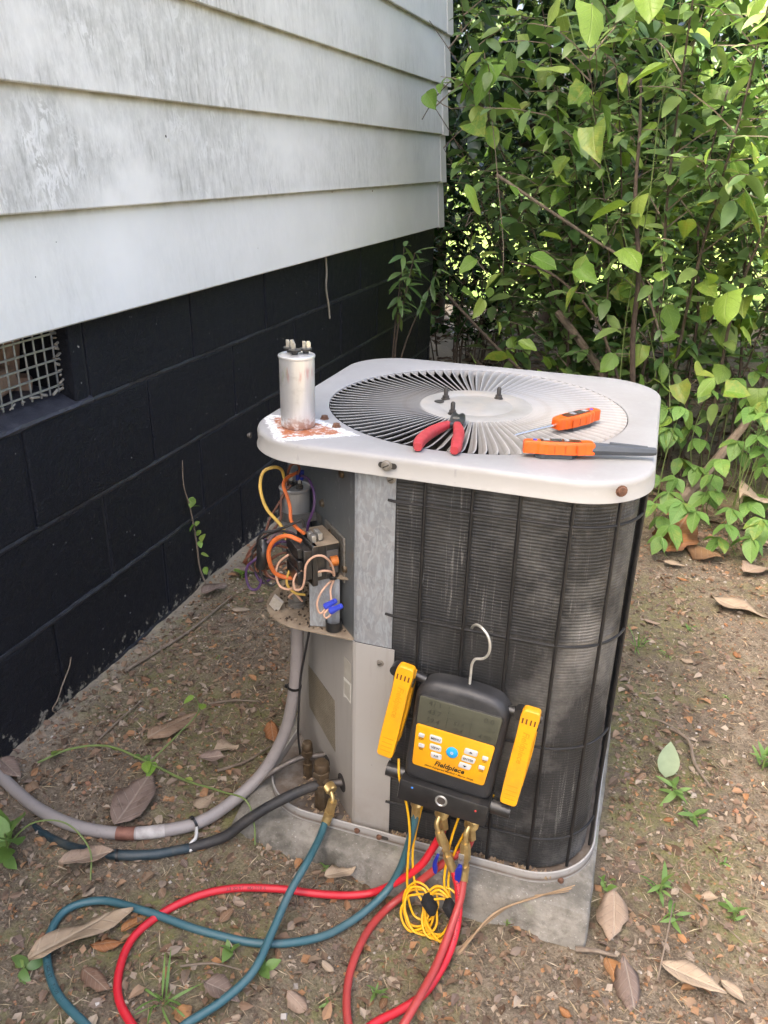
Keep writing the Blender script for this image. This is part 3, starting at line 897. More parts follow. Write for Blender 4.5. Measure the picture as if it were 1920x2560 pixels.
for i in range(len(cp)):
    dent = float(vnoise(i * .03, 3.0, 3)) * .0016
    o_ = rip * (1 + .5 * vnoise(np.full_like(zs, i * .31), zs, 9)) + dent + vnoise(np.full_like(zs, i * .11), zs, 14) * .0012
    VX.append(np.stack([cp[i, 0] + nrm[i, 0] * o_, cp[i, 1] + nrm[i, 1] * o_, zs], 1))
VX = np.array(VX); idx = np.arange(VX.shape[0] * VX.shape[1]).reshape(VX.shape[:2])
F = np.stack([idx[:-1, :-1], idx[1:, :-1], idx[1:, 1:], idx[:-1, 1:]], -1).reshape(-1, 4)
coil = np_mesh('coil', VX.reshape(-1, 3), F, COIL, ac)
coil['label'] = 'dirty black fin coil behind the wire guard'
# dark inner back of the coil so that nothing shines through
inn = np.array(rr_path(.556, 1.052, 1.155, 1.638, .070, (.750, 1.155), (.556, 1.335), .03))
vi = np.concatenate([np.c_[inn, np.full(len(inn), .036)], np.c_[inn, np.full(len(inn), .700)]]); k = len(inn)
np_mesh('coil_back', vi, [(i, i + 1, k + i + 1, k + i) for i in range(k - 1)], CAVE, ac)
# ---- wire guard, every wire its own piece
gpath = rr_path(.522, 1.0850, 1.1195, 1.673, .101, (.748, 1.1195), (.522, 1.345), .01)
gl = [0.0]
for a, b in zip(gpath, gpath[1:]): gl.append(gl[-1] + math.hypot(b[0] - a[0], b[1] - a[1]))
def at_len(s_):
    for i in range(len(gl) - 1):
        if gl[i + 1] >= s_:
            t = (s_ - gl[i]) / max(gl[i + 1] - gl[i], 1e-6)
            return gpath[i][0] + (gpath[i + 1][0] - gpath[i][0]) * t, gpath[i][1] + (gpath[i + 1][1] - gpath[i][1]) * t
    return gpath[-1]
s_ = .052
while s_ < gl[-1]:
    x_, y_ = at_len(s_); x2, y2 = at_len(s_ + rnd.uniform(-.0015, .0015))
    MB().tube([(x_, y_, .047), (x_ * .5 + x2 * .5, y_ - rnd.uniform(-.0006, .0006), .37), (x2, y2, .686)], .00265, 8, step=.1).build('guard_wire', GUARD, ac)
    s_ += .0652
hp = [(p[0] * .9925 + .804 * .0075, p[1] * .9925 + 1.395 * .0075) for p in rr_path(.5205, 1.0868, 1.1176, 1.6745, .102, (.748, 1.1176), (.5205, 1.345), .01)]
for zz in (.641, .4605, .285, .110):
    hp[0] = (.7495, 1.1215) if zz > .4 else (.766, 1.1200)
    MB().tube([(x_, y_, zz + float(vnoise(i * .1, zz, 1)) * .002) for i, (x_, y_) in enumerate(hp)], .0021, 8, spline=False).build('guard_hoop', GUARD, ac)

# ---- corner post: galvanised above, painted below, folded back along the wiring corner
P0 = Vector((.700, 1.130, 0)); PD = Vector((-.69762, .71647, 0)); PN = Vector((-.71647, -.69762, 0)); PZ = Vector((0, 0, 1))
def PP(s_, o_, z_): return P0 + PD * s_ + PN * o_ + PZ * z_
def sheet(name, mat, pts, z0, z1, th=.0012, parent=ac, bulge=None):
    """folded sheet following plan points"""
    vs = []; fs = []
    n = len(pts); off = []
    for i in range(n):
        a = Vector(pts[max(i - 1, 0)]); b = Vector(pts[min(i + 1, n - 1)])
        t = (b - a).normalized(); off.append(Vector((-t.y, t.x)) * -th)
    for z_ in (z0, z1):
        for i in range(n): vs.append((pts[i][0], pts[i][1], z_))
        for i in range(n): vs.append((pts[i][0] - off[i].x, pts[i][1] - off[i].y, z_))
    for i in range(n - 1):
        fs += [(i, i + 1, 2 * n + i + 1, 2 * n + i), (n + i + 1, n + i, 3 * n + i, 3 * n + i + 1), (i, n + i, n + i + 1, i + 1), (2 * n + i, 2 * n + i + 1, 3 * n + i + 1, 3 * n + i)]
    fs += [(0, 2 * n, 3 * n, n), (n - 1, 2 * n - 1, 4 * n - 1, 3 * n - 1)]
    return MB().add(vs, fs).build(name, mat, parent)
fold = [(.7585, 1.1285), (.7035, 1.1285), (.6990, 1.1300), (.6975, 1.1330)]
up = sheet('corner_post', GALV, fold, .3985, .690)
up['label'] = 'streaky galvanised corner post beside the coil'
def panel_pts(s0, s1, o=0.0): return [tuple(PP(s0, o, 0))[:2], tuple(PP(s1, o, 0))[:2]]
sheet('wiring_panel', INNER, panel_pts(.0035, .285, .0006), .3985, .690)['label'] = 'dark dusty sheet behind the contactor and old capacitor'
lowfold = [(.7640, 1.1255), (.7035, 1.1255), (.6985, 1.1275), (.6955, 1.1310)] + [tuple(PP(.008 + .257 * i / 4, .0016, 0))[:2] for i in range(5)]
lp = sheet('lower_panel', PANEL, lowfold, .0375, .3985, .0012)
lp['label'] = 'putty grey lower panel with rating plate and stickers'
hexscrew((.7425, 1.1252, .371), (0, -1, 0), STEEL, lp, .0046)
hexscrew((.7510, 1.1282, .669), (0, -1, 0), STEEL, up, .0052)
slot_mark((.7430, 1.1282, .4235), .020, .0065, up)
for (s1, z1) in ((.046, .653), (.1235, .5765), (.087, .543), (.083, .523), (.034, .5047)):
    hexscrew(PP(s1, .002, z1), PN, BRASSD, ac, .0056, False)
def mat_plate():
    m = Mt('faded_rating_plate')
    # print: rows of small worn marks in plate coordinates
    s_ = m.n('ShaderNodeVectorMath', {'operation': 'DOT_PRODUCT'}, i0=m.co, i1=tuple(PD)).outputs['Value']
    z = m.sep()[2]
    rows = m.ramp(m.m('FRACT', m.m('MULTIPLY', z, 190)), [(.30, 0.0), (.36, 1.0), (.72, 1.0), (.78, 0.0)])
    cb = m.n('ShaderNodeCombineXYZ', None, X=m.m('MULTIPLY', s_, 420), Y=m.m('FLOOR', m.m('MULTIPLY', z, 190)))
    wd = m.ramp(m.n('ShaderNodeTexNoise', None, Vector=cb.outputs[0], Scale=1.0, Detail=2.0).outputs[0], [(.47, 0.0), (.53, 1.0)])
    col = m.mix(m.ramp(m.noise(30, 5, .6), [(.35, 0.0), (.65, 1.0)]), (.26, .225, .165), (.34, .30, .23))
    col = m.mix(m.m('MULTIPLY', m.m('MULTIPLY', rows, wd), .75), col, (.10, .085, .06))
    m.set(Base_Color=col, Roughness=.5, Metallic=.25)
    return m.mat
PLATE = mat_plate()
MB().prism([(.073, .130), (.196, .141), (.198, .232), (.075, .236)], P0 + PN * .003, PD, PZ, PN, .0006).build('rating_plate', PLATE, lp)
STICK = simple('worn_white_sticker', (.48, .46, .40), .6, 0, (.40, .37, .31), 40); STICKW = simple('torn_paper_edge', (.74, .73, .68), .8, 0, (.62, .6, .54), 80)
MB().prism([(.0085, .350), (.036, .349), (.036, .311), (.0085, .316)], P0 + PN * .003, PD, PZ, PN, .0004).build('sticker', STICK, lp)
MB().prism([(.0075, .314), (.037, .309), (.0355, .296), (.038, .270), (.026, .276), (.009, .276)], P0 + PN * .003, PD, PZ, PN, .0004).build('sticker', STICKW, lp)
MB().prism([(.010, .310), (.0335, .305), (.033, .280), (.024, .280), (.0105, .280)], P0 + PN * .0035, PD, PZ, PN, .0004).build('sticker', STICK, lp)

# ---- shelf under the wiring corner
sh = []
for i in range(9):
    a = math.pi * 1.5 - (math.pi / 2) * i / 8
    sh.append((UX0 + .004 + .085 + .085 * math.cos(a), 1.1265 + .085 + .085 * math.sin(a)))
sh = [(.6955, 1.1265)] + sh + [(UX0 + .004, 1.318), (.7005, 1.1330)]
MB().prism(sh, (0, 0, .3990), (1, 0, 0), (0, 1, 0), (0, 0, 1), .0022).build('wiring_shelf', DUSTY, ac)
# dead leaves and wasp mud that have settled on the shelf
mb = MB()
for i in range(420):
    s1 = rnd.uniform(.02, .24); o1 = abs(rnd.gauss(0, .05)) + .004
    p = PP(s1, o1, .4018)
    if p.x < UX0 + .012 or p.y < 1.134: continue
    sz = rnd.uniform(.0012, .0042)
    mb.box(p + Vector((0, 0, sz * .3)), (sz, sz * rnd.uniform(.5, 1.4), sz * .6), Matrix.Rotation(rnd.uniform(0, 3), 3, 'Z') @ Matrix.Rotation(rnd.uniform(-.7, .7), 3, 'X'), mi=rnd.randint(0, 2))
kind(mb.build('shelf_debris', [simple('crumbled_leaf', (.11, .075, .045), .9), simple('dark_mud_crumb', (.06, .042, .03), .95), simple('tan_crumb', (.33, .25, .17), .9)], ac), 'stuff')
# ------------------------------------------------------------------ wiring corner (parts of the unit)
def mat_can(name, rust=True, dark=1.0):
    m = Mt(name)
    x, y, z = m.sep()
    br = m.noise(1, 5, .65, vec=m.map((420, 420, 9))); n1 = m.noise(26, 5, .65); n2 = m.noise(90, 5, .7)
    col = m.mix(br, (.82 * dark, .815 * dark, .80 * dark), (.62 * dark, .615 * dark, .60 * dark))
    col = m.mix(m.ramp(n1, [(.55, 0.0), (.75, .5)]), col, (.34 * dark, .32 * dark, .29 * dark))
    if rust:
        zr = m.ramp(z, [(.712, 1.0), (.742, 0.0)])
        r_ = m.ramp(m.m('ADD', n2, m.m('MULTIPLY', zr, .28)), [(.66, 0.0), (.78, .8)])
        col = m.mix(m.m('MULTIPLY', r_, zr), col, (.36, .20, .13))
        # what is left of the printed label
        band = m.m('MULTIPLY', m.ramp(z, [(.775, 0.0), (.783, 1.0), (.795, 1.0), (.799, 0.0)]), m.ramp(m.noise(1, 4, .6, vec=m.map((190, 190, 30))), [(.50, 0.0), (.68, .6)]))
        inkc = m.ramp(m.m('MULTIPLY', m.m('SUBTRACT', m.m('ADD', x, m.m('MULTIPLY', y, .25)), .83), 16.0), [(.0, (.12, .14, .10)), (.35, (.20, .24, .16)), (.55, (.36, .48, .14)), (.66, (.40, .48, .16)), (.72, (.62, .16, .16)), (1.0, (.5, .2, .2))])
        col = m.mix(band, col, inkc)
    m.set(Base_Color=col, Metallic=.62 if rust else .6, Roughness=m.m('ADD', .26, m.m('MULTIPLY', br, .22)))
    m.bump(br, .08, .0006)
    return m.mat
CANNEW = mat_can('brushed_aluminium_can'); CANOLD = mat_can('dull_aluminium_can', False, .62)
# old capacitor strapped to the panel
cx_, cy_ = PP(.172, .030, 0).x, PP(.172, .030, 0).y
oc = MB().lathe([(.0235, .480), (.0238, .482), (.0238, .586), (.0250, .5875), (.0252, .5905), (.0238, .5920), (.0225, .5900), (.0005, .5895)], (cx_, cy_, 0), (0, 0, 1), 36).build('run_capacitor', CANOLD, ac)
oc['label'] = 'old capacitor with wires strapped inside the wiring corner'
for (dx, dy) in ((-.008, .004), (.009, -.002), (.001, .012)):
    MB().lathe([(.0062, .590), (.0062, .5945), (.0040, .5955), (.0040, .598)], (cx_ + dx, cy_ + dy, 0), (0, 0, 1), 14).build('terminal_base', BLKP, oc)
    MB().box((cx_ + dx, cy_ + dy, .604), (.0050, .0012, .015), Matrix.Rotation(.5, 3, 'Z'), bev=.0004, seg=1).build('terminal', SPADE, oc)
BLUEC = simple('blue_crimp_sleeve', (.012, .025, .19), .35, 0, (.02, .04, .28), 80)
for (dx, dy) in ((.007, -.004), (.0125, -.001)):
    MB().lathe([(.0030, .0), (.0034, .002), (.0030, .016)], (cx_ + dx, cy_ + dy, .605), (.15, -.1, 1), 10).build('crimp', BLUEC, oc)
STRAP = simple('dull_zinc_strap', (.20, .195, .18), .5, .5, (.12, .115, .105), 60)
vs = []; fs = []
for i in range(25):
    a = math.pi * i / 24
    p = Vector((cx_, cy_, 0)) + (PD * math.cos(a) + PN * math.sin(a)) * .0250
    vs += [(p.x, p.y, .538), (p.x, p.y, .553)]
pL = PP(.172 + .055, .004, 0); pR = PP(.172 - .048, .004, 0)
vs = [(pL.x, pL.y, .538), (pL.x, pL.y, .553), tuple(PP(.172 + .026, .004, .538)), tuple(PP(.172 + .026, .004, .553))] + vs + [tuple(PP(.172 - .026, .004, .538)), tuple(PP(.172 - .026, .004, .553)), (pR.x, pR.y, .538), (pR.x, pR.y, .553)]
fs = [(2 * i, 2 * i + 2, 2 * i + 3, 2 * i + 1) for i in range(len(vs) // 2 - 1)]
o = MB().add(vs, fs, 0, False).build('capacitor_strap', STRAP, ac)
sm = o.modifiers.new('thick', 'SOLIDIFY'); sm.thickness = .001
# contactor
def PB(mb_, s0, s1, o0, o1, z0, z1, bev=.0008, mi=0):
    Mx = Matrix((PD, PN, PZ)).transposed()
    return mb_.box(PP((s0 + s1) / 2, (o0 + o1) / 2, (z0 + z1) / 2), (abs(s1 - s0), abs(o1 - o0), z1 - z0), Mx, bev=bev, seg=1, mi=mi)
ct = PB(MB(), .040, .098, .010, .052, .490, .548).build('contactor', BLKP, ac)
ct['label'] = 'black contactor with orange coil'
mb = MB(); PB(mb, .038, .100, .0535, .066, .496, .544); PB(mb, .044, .094, .066, .0735, .486, .508); PB(mb, .044, .094, .066, .0735, .512, .526); PB(mb, .044, .094, .066, .0735, .530, .546); PB(mb, .036, .102, .045, .0535, .484, .550)
mb.build('contactor_front', BLKP, ct)
mb = MB(); PB(mb, .0385, .040, .014, .048, .507, .5085, 0); PB(mb, .0385, .040, .014, .052, .529, .5305, 0); PB(mb, .038, .040, .030, .0315, .492, .545, 0)
mb.build('moulding_rib', simple('worn_black_edge', (.05, .048, .045), .5), ct)
PB(MB(), .032, .108, .0025, .0055, .482, .556, .0005).build('mounting_plate', STEEL, ct)
PB(MB(), .036, .102, .011, .050, .5485, .5500, .0003).build('dust_cover', DUSTY, ct)
mb = MB().lathe([(.0042, 0), (.0085, .0004), (.0085, .012), (.0042, .0124)], PP(.0385, .026, .520), PN * -1, 20)
mb.build('magnet_coil', COPPER, ct)
PB(MB(), .0375, .0395, .012, .030, .500, .538, .0003).build('frame_plate', simple('grey_steel_lamination', (.14, .135, .13), .5, .5), ct)
for (s1, o1, z1) in ((.052, .046, .550), (.064, .046, .550), (.052, .036, .552), (.064, .036, .552)):
    PB(MB(), s1 - .0042, s1 + .0042, o1 - .0035, o1 + .0035, z1, z1 + .011, .0005).build('spade_terminal', SPADE, ct)
PB(MB(), .0395, .0405, .038, .050, .497, .505, .0003).build('spade_terminal', SPADE, ct)
# bracket for the low-voltage splice
br = MB()
br.prism([(.059, .050), (.022, .0), (.075, .0)], PP(0, 0, .4905), PD, PN, PZ, .0014)
bra = br.build('splice_bracket', DUSTY, ac)
a = PP(.0595, .0505, .4905); b = PP(.037, .010, .4905)
MB().add([(a.x, a.y, .4905), (b.x, b.y, .4905), (b.x, b.y, .402), (a.x, a.y, .4035)], [(0, 1, 2, 3)]).build('bracket_leg', GALV, bra)
MB().lathe([(.0045, 0), (.0075, .0005), (.0075, .002), (.0055, .0024), (.0055, .0036), (.0075, .004), (.0072, .0055), (.0045, .006)], (.6585, 1.146, .4895), (0, 0, 1), 20).build('grommet', BLKP, bra)
MB().box((.608, 1.121, .477), (.012, .006, .008), Matrix.Rotation(.7, 3, 'Z'), bev=.002).build('wasp_mud', simple('pale_dried_mud', (.45, .36, .27), .95, 0, (.25, .14, .09), 150, .6, 300), bra)
BLUEN = simple('blue_wire_nut', (.035, .055, .42), .35, 0, (.05, .08, .55), 90)
for p, ax in (((.6605, 1.128, .455), (-.75, 0, -.65)), ((.6700, 1.126, .450), (-.8, -.05, -.55))):
    MB().lathe([(.0058, -.010), (.0060, -.008), (.0048, .000), (.0042, .011), (.0015, .0125)], p, tuple(-c for c in ax), 8).build('wire_nut', BLUEN, ac)
MB().lathe([(.0118, .4035), (.0128, .4035), (.0128, .4185), (.0118, .4185), (.0118, .4035)], (.6600, 1.1420, 0), (0, 0, 1), 26, caps=False).build('rubber_band', BLKP, ac)
cardm = simple('printed_card', (.50, .47, .42), .6, 0, (.40, .35, .28), 200)
MB().prism([(0, .024), (.0125, .009), (.0005, -.014), (-.011, .004)], (.553, 1.166, .411), (1, .1, 0), (0, -.25, .97), (.1, -.97, -.2), .006).build('relay_cube', [cardm], ac)
MB().lathe([(.0145, 0), (.0145, .003), (.0125, .0035), (.0125, .0065), (.0140, .007), (.0140, .010), (.0085, .0105), (.0085, .030), (.0078, .033)], (.5760, 1.192, .401), (0, 0, 1), 24).build('conduit_nut', simple('grey_conduit_fitting', (.19, .175, .155), .6, 0, (.11, .10, .085), 70, .3, 300, dirt=(.26, .21, .15)), ac)
WIRES = {
 "yellow": [(0.547,1.220,0.606),(0.545,1.215,0.623),(0.540,1.200,0.632),(0.527,1.190,0.627),(0.525,1.180,0.609),(0.533,1.170,0.590),(0.544,1.165,0.574),(0.560,1.160,0.563),(0.574,1.155,0.552),(0.580,1.150,0.538)],
 "brown": [(0.551,1.222,0.596),(0.557,1.210,0.617),(0.569,1.200,0.640),(0.578,1.200,0.643),(0.580,1.205,0.634),(0.574,1.210,0.622)],
 "brown_2": [(0.551,1.220,0.605),(0.550,1.210,0.584),(0.541,1.200,0.565),(0.533,1.190,0.546),(0.534,1.170,0.529),(0.531,1.150,0.518),(0.519,1.140,0.502),(0.512,1.140,0.493),(0.513,1.150,0.485),(0.523,1.160,0.499),(.545,1.170,.505)],
 "orange": [(0.569,1.222,0.620),(0.564,1.190,0.620),(0.566,1.175,0.615),(0.574,1.170,0.601),(0.581,1.165,0.585),(0.587,1.155,0.568),(0.605,1.145,0.560),(.615,1.138,.560)],
 "purple": [(0.574,1.222,0.614),(0.587,1.205,0.622),(0.608,1.180,0.625),(0.619,1.170,0.608),(0.619,1.165,0.588),(0.611,1.165,0.566),(0.608,1.165,0.550)],
 "black": [(0.610,1.150,0.564),(0.607,1.150,0.576),(0.599,1.145,0.572),(0.587,1.140,0.566),(0.569,1.135,0.558),(0.553,1.130,0.554),(0.542,1.130,0.536),(0.547,1.135,0.515),(0.541,1.135,0.490),(0.547,1.135,0.471),(0.557,1.140,0.460),(0.568,1.150,0.468)],
 "orange_2": [(0.616,1.127,0.552),(0.594,1.125,0.558),(0.573,1.125,0.547),(0.563,1.125,0.528),(0.564,1.125,0.508),(0.570,1.130,0.489),(0.588,1.140,0.479),(.602,1.150,.480)],
 "purple_2": [(0.541,1.160,0.529),(0.540,1.150,0.519),(0.536,1.140,0.505),(0.521,1.135,0.490),(0.517,1.135,0.471),(0.523,1.135,0.451),(0.534,1.135,0.451),(0.541,1.140,0.467),(0.535,1.150,0.487),(.540,1.156,.508)],
 "mauve": [(0.592,1.160,0.540),(0.588,1.160,0.545),(0.575,1.155,0.550),(0.559,1.150,0.541),(0.548,1.145,0.525),(0.542,1.145,0.513)],
 "brown_3": [(0.590,1.150,0.525),(0.561,1.160,0.520),(0.543,1.160,0.521),(0.538,1.150,0.510),(0.532,1.140,0.495),(0.535,1.140,0.481),(0.544,1.140,0.485),(0.545,1.145,0.477),(0.549,1.150,0.466),(0.557,1.160,0.462),(.575,1.17,.463)],
 "peach": [(0.592,1.145,0.520),(0.587,1.140,0.518),(0.574,1.135,0.505),(0.571,1.130,0.487),(0.577,1.130,0.468),(0.591,1.130,0.465),(0.614,1.125,0.484),(0.634,1.125,0.502),(0.650,1.130,0.508),(0.659,1.140,0.502),(0.660,1.146,0.488)],
 "peach_2": [(0.628,1.128,0.509),(0.622,1.120,0.509),(0.612,1.115,0.503),(0.609,1.110,0.492),(0.612,1.110,0.479),(0.621,1.110,0.482),(0.627,1.110,0.499),(0.630,1.110,0.524),(0.638,1.115,0.535),(0.650,1.120,0.538),(0.659,1.130,0.525),(0.662,1.140,0.501),(0.659,1.146,0.486)],
 "peach_3": [(0.656,1.146,0.486),(0.647,1.125,0.474),(0.642,1.120,0.454),(0.647,1.120,0.440),(0.652,1.125,0.444),(0.657,1.129,0.456)],
 "peach_4": [(0.659,1.146,0.486),(0.656,1.140,0.473),(0.661,1.130,0.461),(0.664,1.125,0.442),(0.657,1.120,0.434),(0.653,1.120,0.439),(0.660,1.126,0.449)],
}
WIRES.update({
 "brown_4": [(.560,1.215,.600),(.548,1.205,.580),(.552,1.19,.550),(.540,1.165,.530),(.520,1.15,.512),(.512,1.148,.490),(.522,1.15,.475),(.545,1.155,.480),(.570,1.165,.490)],
 "black_2": [(.600,1.150,.545),(.575,1.150,.552),(.548,1.150,.540),(.530,1.145,.520),(.524,1.142,.500),(.532,1.142,.478),(.548,1.148,.468),(.572,1.160,.470)],
 "purple_3": [(.590,1.160,.530),(.565,1.160,.527),(.548,1.156,.512),(.535,1.150,.495),(.528,1.146,.474),(.540,1.146,.458),(.556,1.152,.470)],
 "brown_5": [(.596,1.155,.515),(.570,1.158,.510),(.552,1.150,.498),(.546,1.145,.482),(.558,1.145,.470),(.576,1.150,.474),(.590,1.160,.484)],
 "yellow_2": [(.598,1.150,.505),(.588,1.140,.490),(.586,1.136,.470),(.598,1.138,.456),(.612,1.145,.452)],
 "peach_5": [(.600,1.160,.430),(.590,1.150,.448),(.582,1.150,.440),(.578,1.170,.425)],
})
WCOL = {"yellow": (.62, .40, .08), "brown": (.15, .055, .03), "orange": (.70, .16, .035), "purple": (.075, .03, .11), "black": (.02, .019, .019), "mauve": (.20, .13, .15), "peach": (.66, .40, .27)}
WM = {k_: simple(k_ + '_wire_sheath', c_, .45, 0, tuple(v * .7 for v in c_), 60, .1, 300, dirt=tuple(.5 * v + .05 for v in c_)) for k_, c_ in WCOL.items()}
for nme, pts in WIRES.items():
    base = nme.split('_')[0]
    r_ = {'orange_2': .0034, 'orange': .0027, 'yellow': .0026, 'peach': .0017}.get(nme, .0017 if base == 'peach' else .0021)
    MB().tube(pts, r_, 8, step=.004).build('wire', WM[base], ac)['label'] = base + ' insulated wire in the wiring corner'
# tape wrapped round the wire bundle
MB().tube([(.541, 1.150, .530), (.545, 1.143, .518), (.545, 1.140, .503), (.540, 1.141, .490)], [.009, .0115, .0105, .009], 10, step=.01).build('tape_wrap', BLKP, ac)

# ---- service valves on the pan
def valve(x, y, zc, r, nm):
    b = MB().lathe([(r * .95, .036), (r * .95, zc - .046), (r * .66, zc - .045), (r * .66, zc - .033), (r * .9, zc - .032), (r * .9, zc - .028)], (x, y, 0), (0, 0, 1), 8)
    o_ = b.build('service_valve', BRASSD, ac); o_['label'] = nm
    MB().lathe([(r * 1.12, zc - .028), (r * 1.18, zc - .027), (r * 1.18, zc - .017), (r * 1.1, zc - .016)], (x, y, 0), (0, 0, 1), 6).build('valve_nut', BRASSD, o_)
    MB().lathe([(r * .98, zc - .016), (r * 1.04, zc - .014), (r * 1.0, zc - .003), (r * .86, zc), (r * .2, zc + .0005)], (x, y, 0), (0, 0, 1), 20).build('valve_cap', BRASSD, o_)
    return o_
v1 = valve(.5830, 1.205, .114, .0092, 'smaller tarnished brass service valve')
v2 = valve(.6350, 1.1455, .133, .0132, 'larger tarnished brass service valve')
COPD = simple('weathered_copper_pipe', (.16, .14, .125), .5, .5, (.10, .085, .07), 60, .2, 200, dirt=(.24, .22, .19))
MB().tube([(.612, 1.222, .082), (.583, 1.205, .0815)], .0055, 12, spline=False).build('stub_pipe', COPD, v1)
MB().tube([(.676, 1.168, .085), (.636, 1.146, .0845)], .0066, 14, spline=False).build('stub_pipe', COPD, v2)
for (s1, z1, rx, rz_) in ((.110, .083, .011, .010), (.045, .086, .016, .017)):
    MB().prism([(math.cos(t) * rx, math.sin(t) * rz_) for t in [2 * math.pi * i / 20 for i in range(20)]], PP(s1, .0030, z1), PD, PZ, PN, .0006).build('pipe_hole', CAVE, lp)
MB().tube([(.647, 1.138, .101), (.656, 1.124, .103)], .006, 12, spline=False).build('service_port', BRASSD, v2)
hb = MB().lathe([(.004, 0), (.0125, 0), (.0135, .001), (.0135, .002), (.011, .0022)], (.5250, 1.085, .06), (-.9, -.6, -.35), 6)

# ---- pipes and conduit leading away over the ground
BLKFOAM = simple('black_pipe_insulation', (.018, .018, .019), .6, 0, (.04, .037, .034), 30, .4, 120, .002, dirt=(.11, .09, .07))
sp = MB().tube([(.636, 1.146, .0845), (.625, 1.139, .0845), (.592, 1.111, .0770), (.555, 1.085, .058), (.525, 1.066, .036), (.500, 1.050, .014), (.475, 1.036, .004), (.440, 1.010, .000)], [.0078, .0082, .0092, .0088, .0092, .0090, .0088, .0085], 16).build('suction_pipe', BLKFOAM)
tag(sp, 'thick black insulated refrigerant pipe running down from the larger valve', 'pipe')
lq = MB().tube([(.583, 1.205, .0815), (.575, 1.201, .0815), (.558, 1.188, .077), (.536, 1.172, .066), (.515, 1.158, .048), (.49, 1.135, .022), (.46, 1.10, .004)], .0052, 12).build('liquid_pipe', COPD)
tag(lq, 'thin bare copper refrigerant pipe behind the grey conduit', 'pipe')
NAVY = simple('dark_teal_tape', (.012, .026, .034), .45, 0, (.03, .05, .06), 30, .4, 120, .002, dirt=(.10, .085, .06))
bt = MB().tube([(.455, 1.022, -.002), (.442, 1.010, .003), (.407, .983, .006), (.361, .962, .008), (.312, .953, .006), (.275, .951, .003), (.234, .955, .000), (.19, .965, -.004), (.14, .985, -.012)], [.0078, .0078, .008, .0085, .008, .0075, .007, .007, .006], 14).build('buried_pipe', NAVY)
tag(bt, 'dark taped pipe half buried in soil under the grey conduit', 'pipe')
def mat_conduit():
    m = Mt('grey_flexible_conduit')
    n1 = m.noise(26, 5, .65); n2 = m.noise(140, 4, .6)
    col = m.mix(n1, (.30, .27, .255), (.235, .21, .195))
    col = m.mix(m.ramp(n2, [(.6, 0.0), (.75, .5)]), col, (.15, .125, .11))
    m.set(Base_Color=col, Roughness=m.m('ADD', .38, m.m('MULTIPLY', n1, .2)))
    m.bump(n2, .12, .001)
    return m.mat
CONDUIT = mat_conduit()
cpts = [(.576, 1.192, .399), (.574, 1.194, .346), (.571, 1.196, .288), (.564, 1.196, .222), (.545, 1.192, .132), (.513, 1.165, .058), (.476, 1.119, .021), (.441, 1.064, .012), (.381, 1.021, .010), (.321, .997, .009), (.251, .987, .009), (.163, .997, .009), (.092, 1.020, .009), (.038, 1.043, .009), (.004, 1.061, .012)]
cd = thing('electrical_conduit', 'grey flexible conduit curving from under the wiring shelf to the house wall', 'conduit', (.45, 1.06, 0))
MB().tube(cpts, .0108, 18).build('conduit_sheath', CONDUIT, cd)
# torn stretch where the ribbed metal core and pale liner show
Q, _ = catmull([Vector(p) for p in cpts], [.0100] * len(cpts), .003)
def near_i(p): return min(range(len(Q)), key=lambda i: (Q[i] - Vector(p)).length)
i0, i1, i2 = near_i((.318, .994, .013)), near_i((.352, 1.005, .013)), near_i((.395, 1.028, .013))
core = Q[min(i0, i1):max(i0, i1)]; rr_ = [(.0110 if (k_ % 2) else .0115) for k_ in range(len(core))]
o = MB().tube(core, rr_, 18, spline=False).build('metal_core', simple('rusty_ribbed_core', (.25, .115, .08), .6, .3, (.15, .065, .045), 60), cd)
o['label'] = 'rust brown ribbed core showing through torn sheath'
lin = Q[min(i1, i2):max(i1, i2)]
MB().tube(lin, [.0110 + .0004 * float(vnoise(k_ * .4, 0, 1)) for k_ in range(len(lin))], 18, spline=False).build('pale_liner', simple('scuffed_pale_liner', (.52, .49, .46), .6, 0, (.27, .24, .225), 45), cd)
TIE = simple('black_cable_tie', (.012, .012, .012), .4)
def tie(p, ax, r, tail=None):
    o_ = MB().lathe([(r, -.0022), (r + .0014, -.0022), (r + .0014, .0022), (r, .0022), (r, -.0022)], p, ax, 24, caps=False)
    ax = Vector(ax).normalized(); s1 = ax.orthogonal().normalized()
    if tail: o_.box(Vector(p) + Vector(tail) * (r + .002), (.006, .005, .006), bev=.001)
    return o_.build('cable_tie', TIE, cd)
tie((.5655, 1.196, .236), (.08, 0, 1), .0110, (-1, -.3, 0))
tie((.434, 1.056, .015), (.5, .8, .1), .0110, (0, -.2, 1))
MB().tube([(.606, 1.180, .398), (.602, 1.180, .365), (.590, 1.186, .31), (.580, 1.190, .26), (.578, 1.190, .236), (.574, 1.192, .19), (.566, 1.205, .12), (.560, 1.225, .06)], .0020, 8).build('control_cable', WM['black'], cd)
# white tie hanging off the conduit
MB().tube([(.443, 1.050, .014), (.452, 1.030, .010), (.447, 1.018, .006), (.455, 1.010, .002)], .0028, 6).build('white_string', simple('white_plastic_strip', (.62, .61, .58), .6), cd)
tie((.349, .958, .007), (.9, .4, 0), .0086)
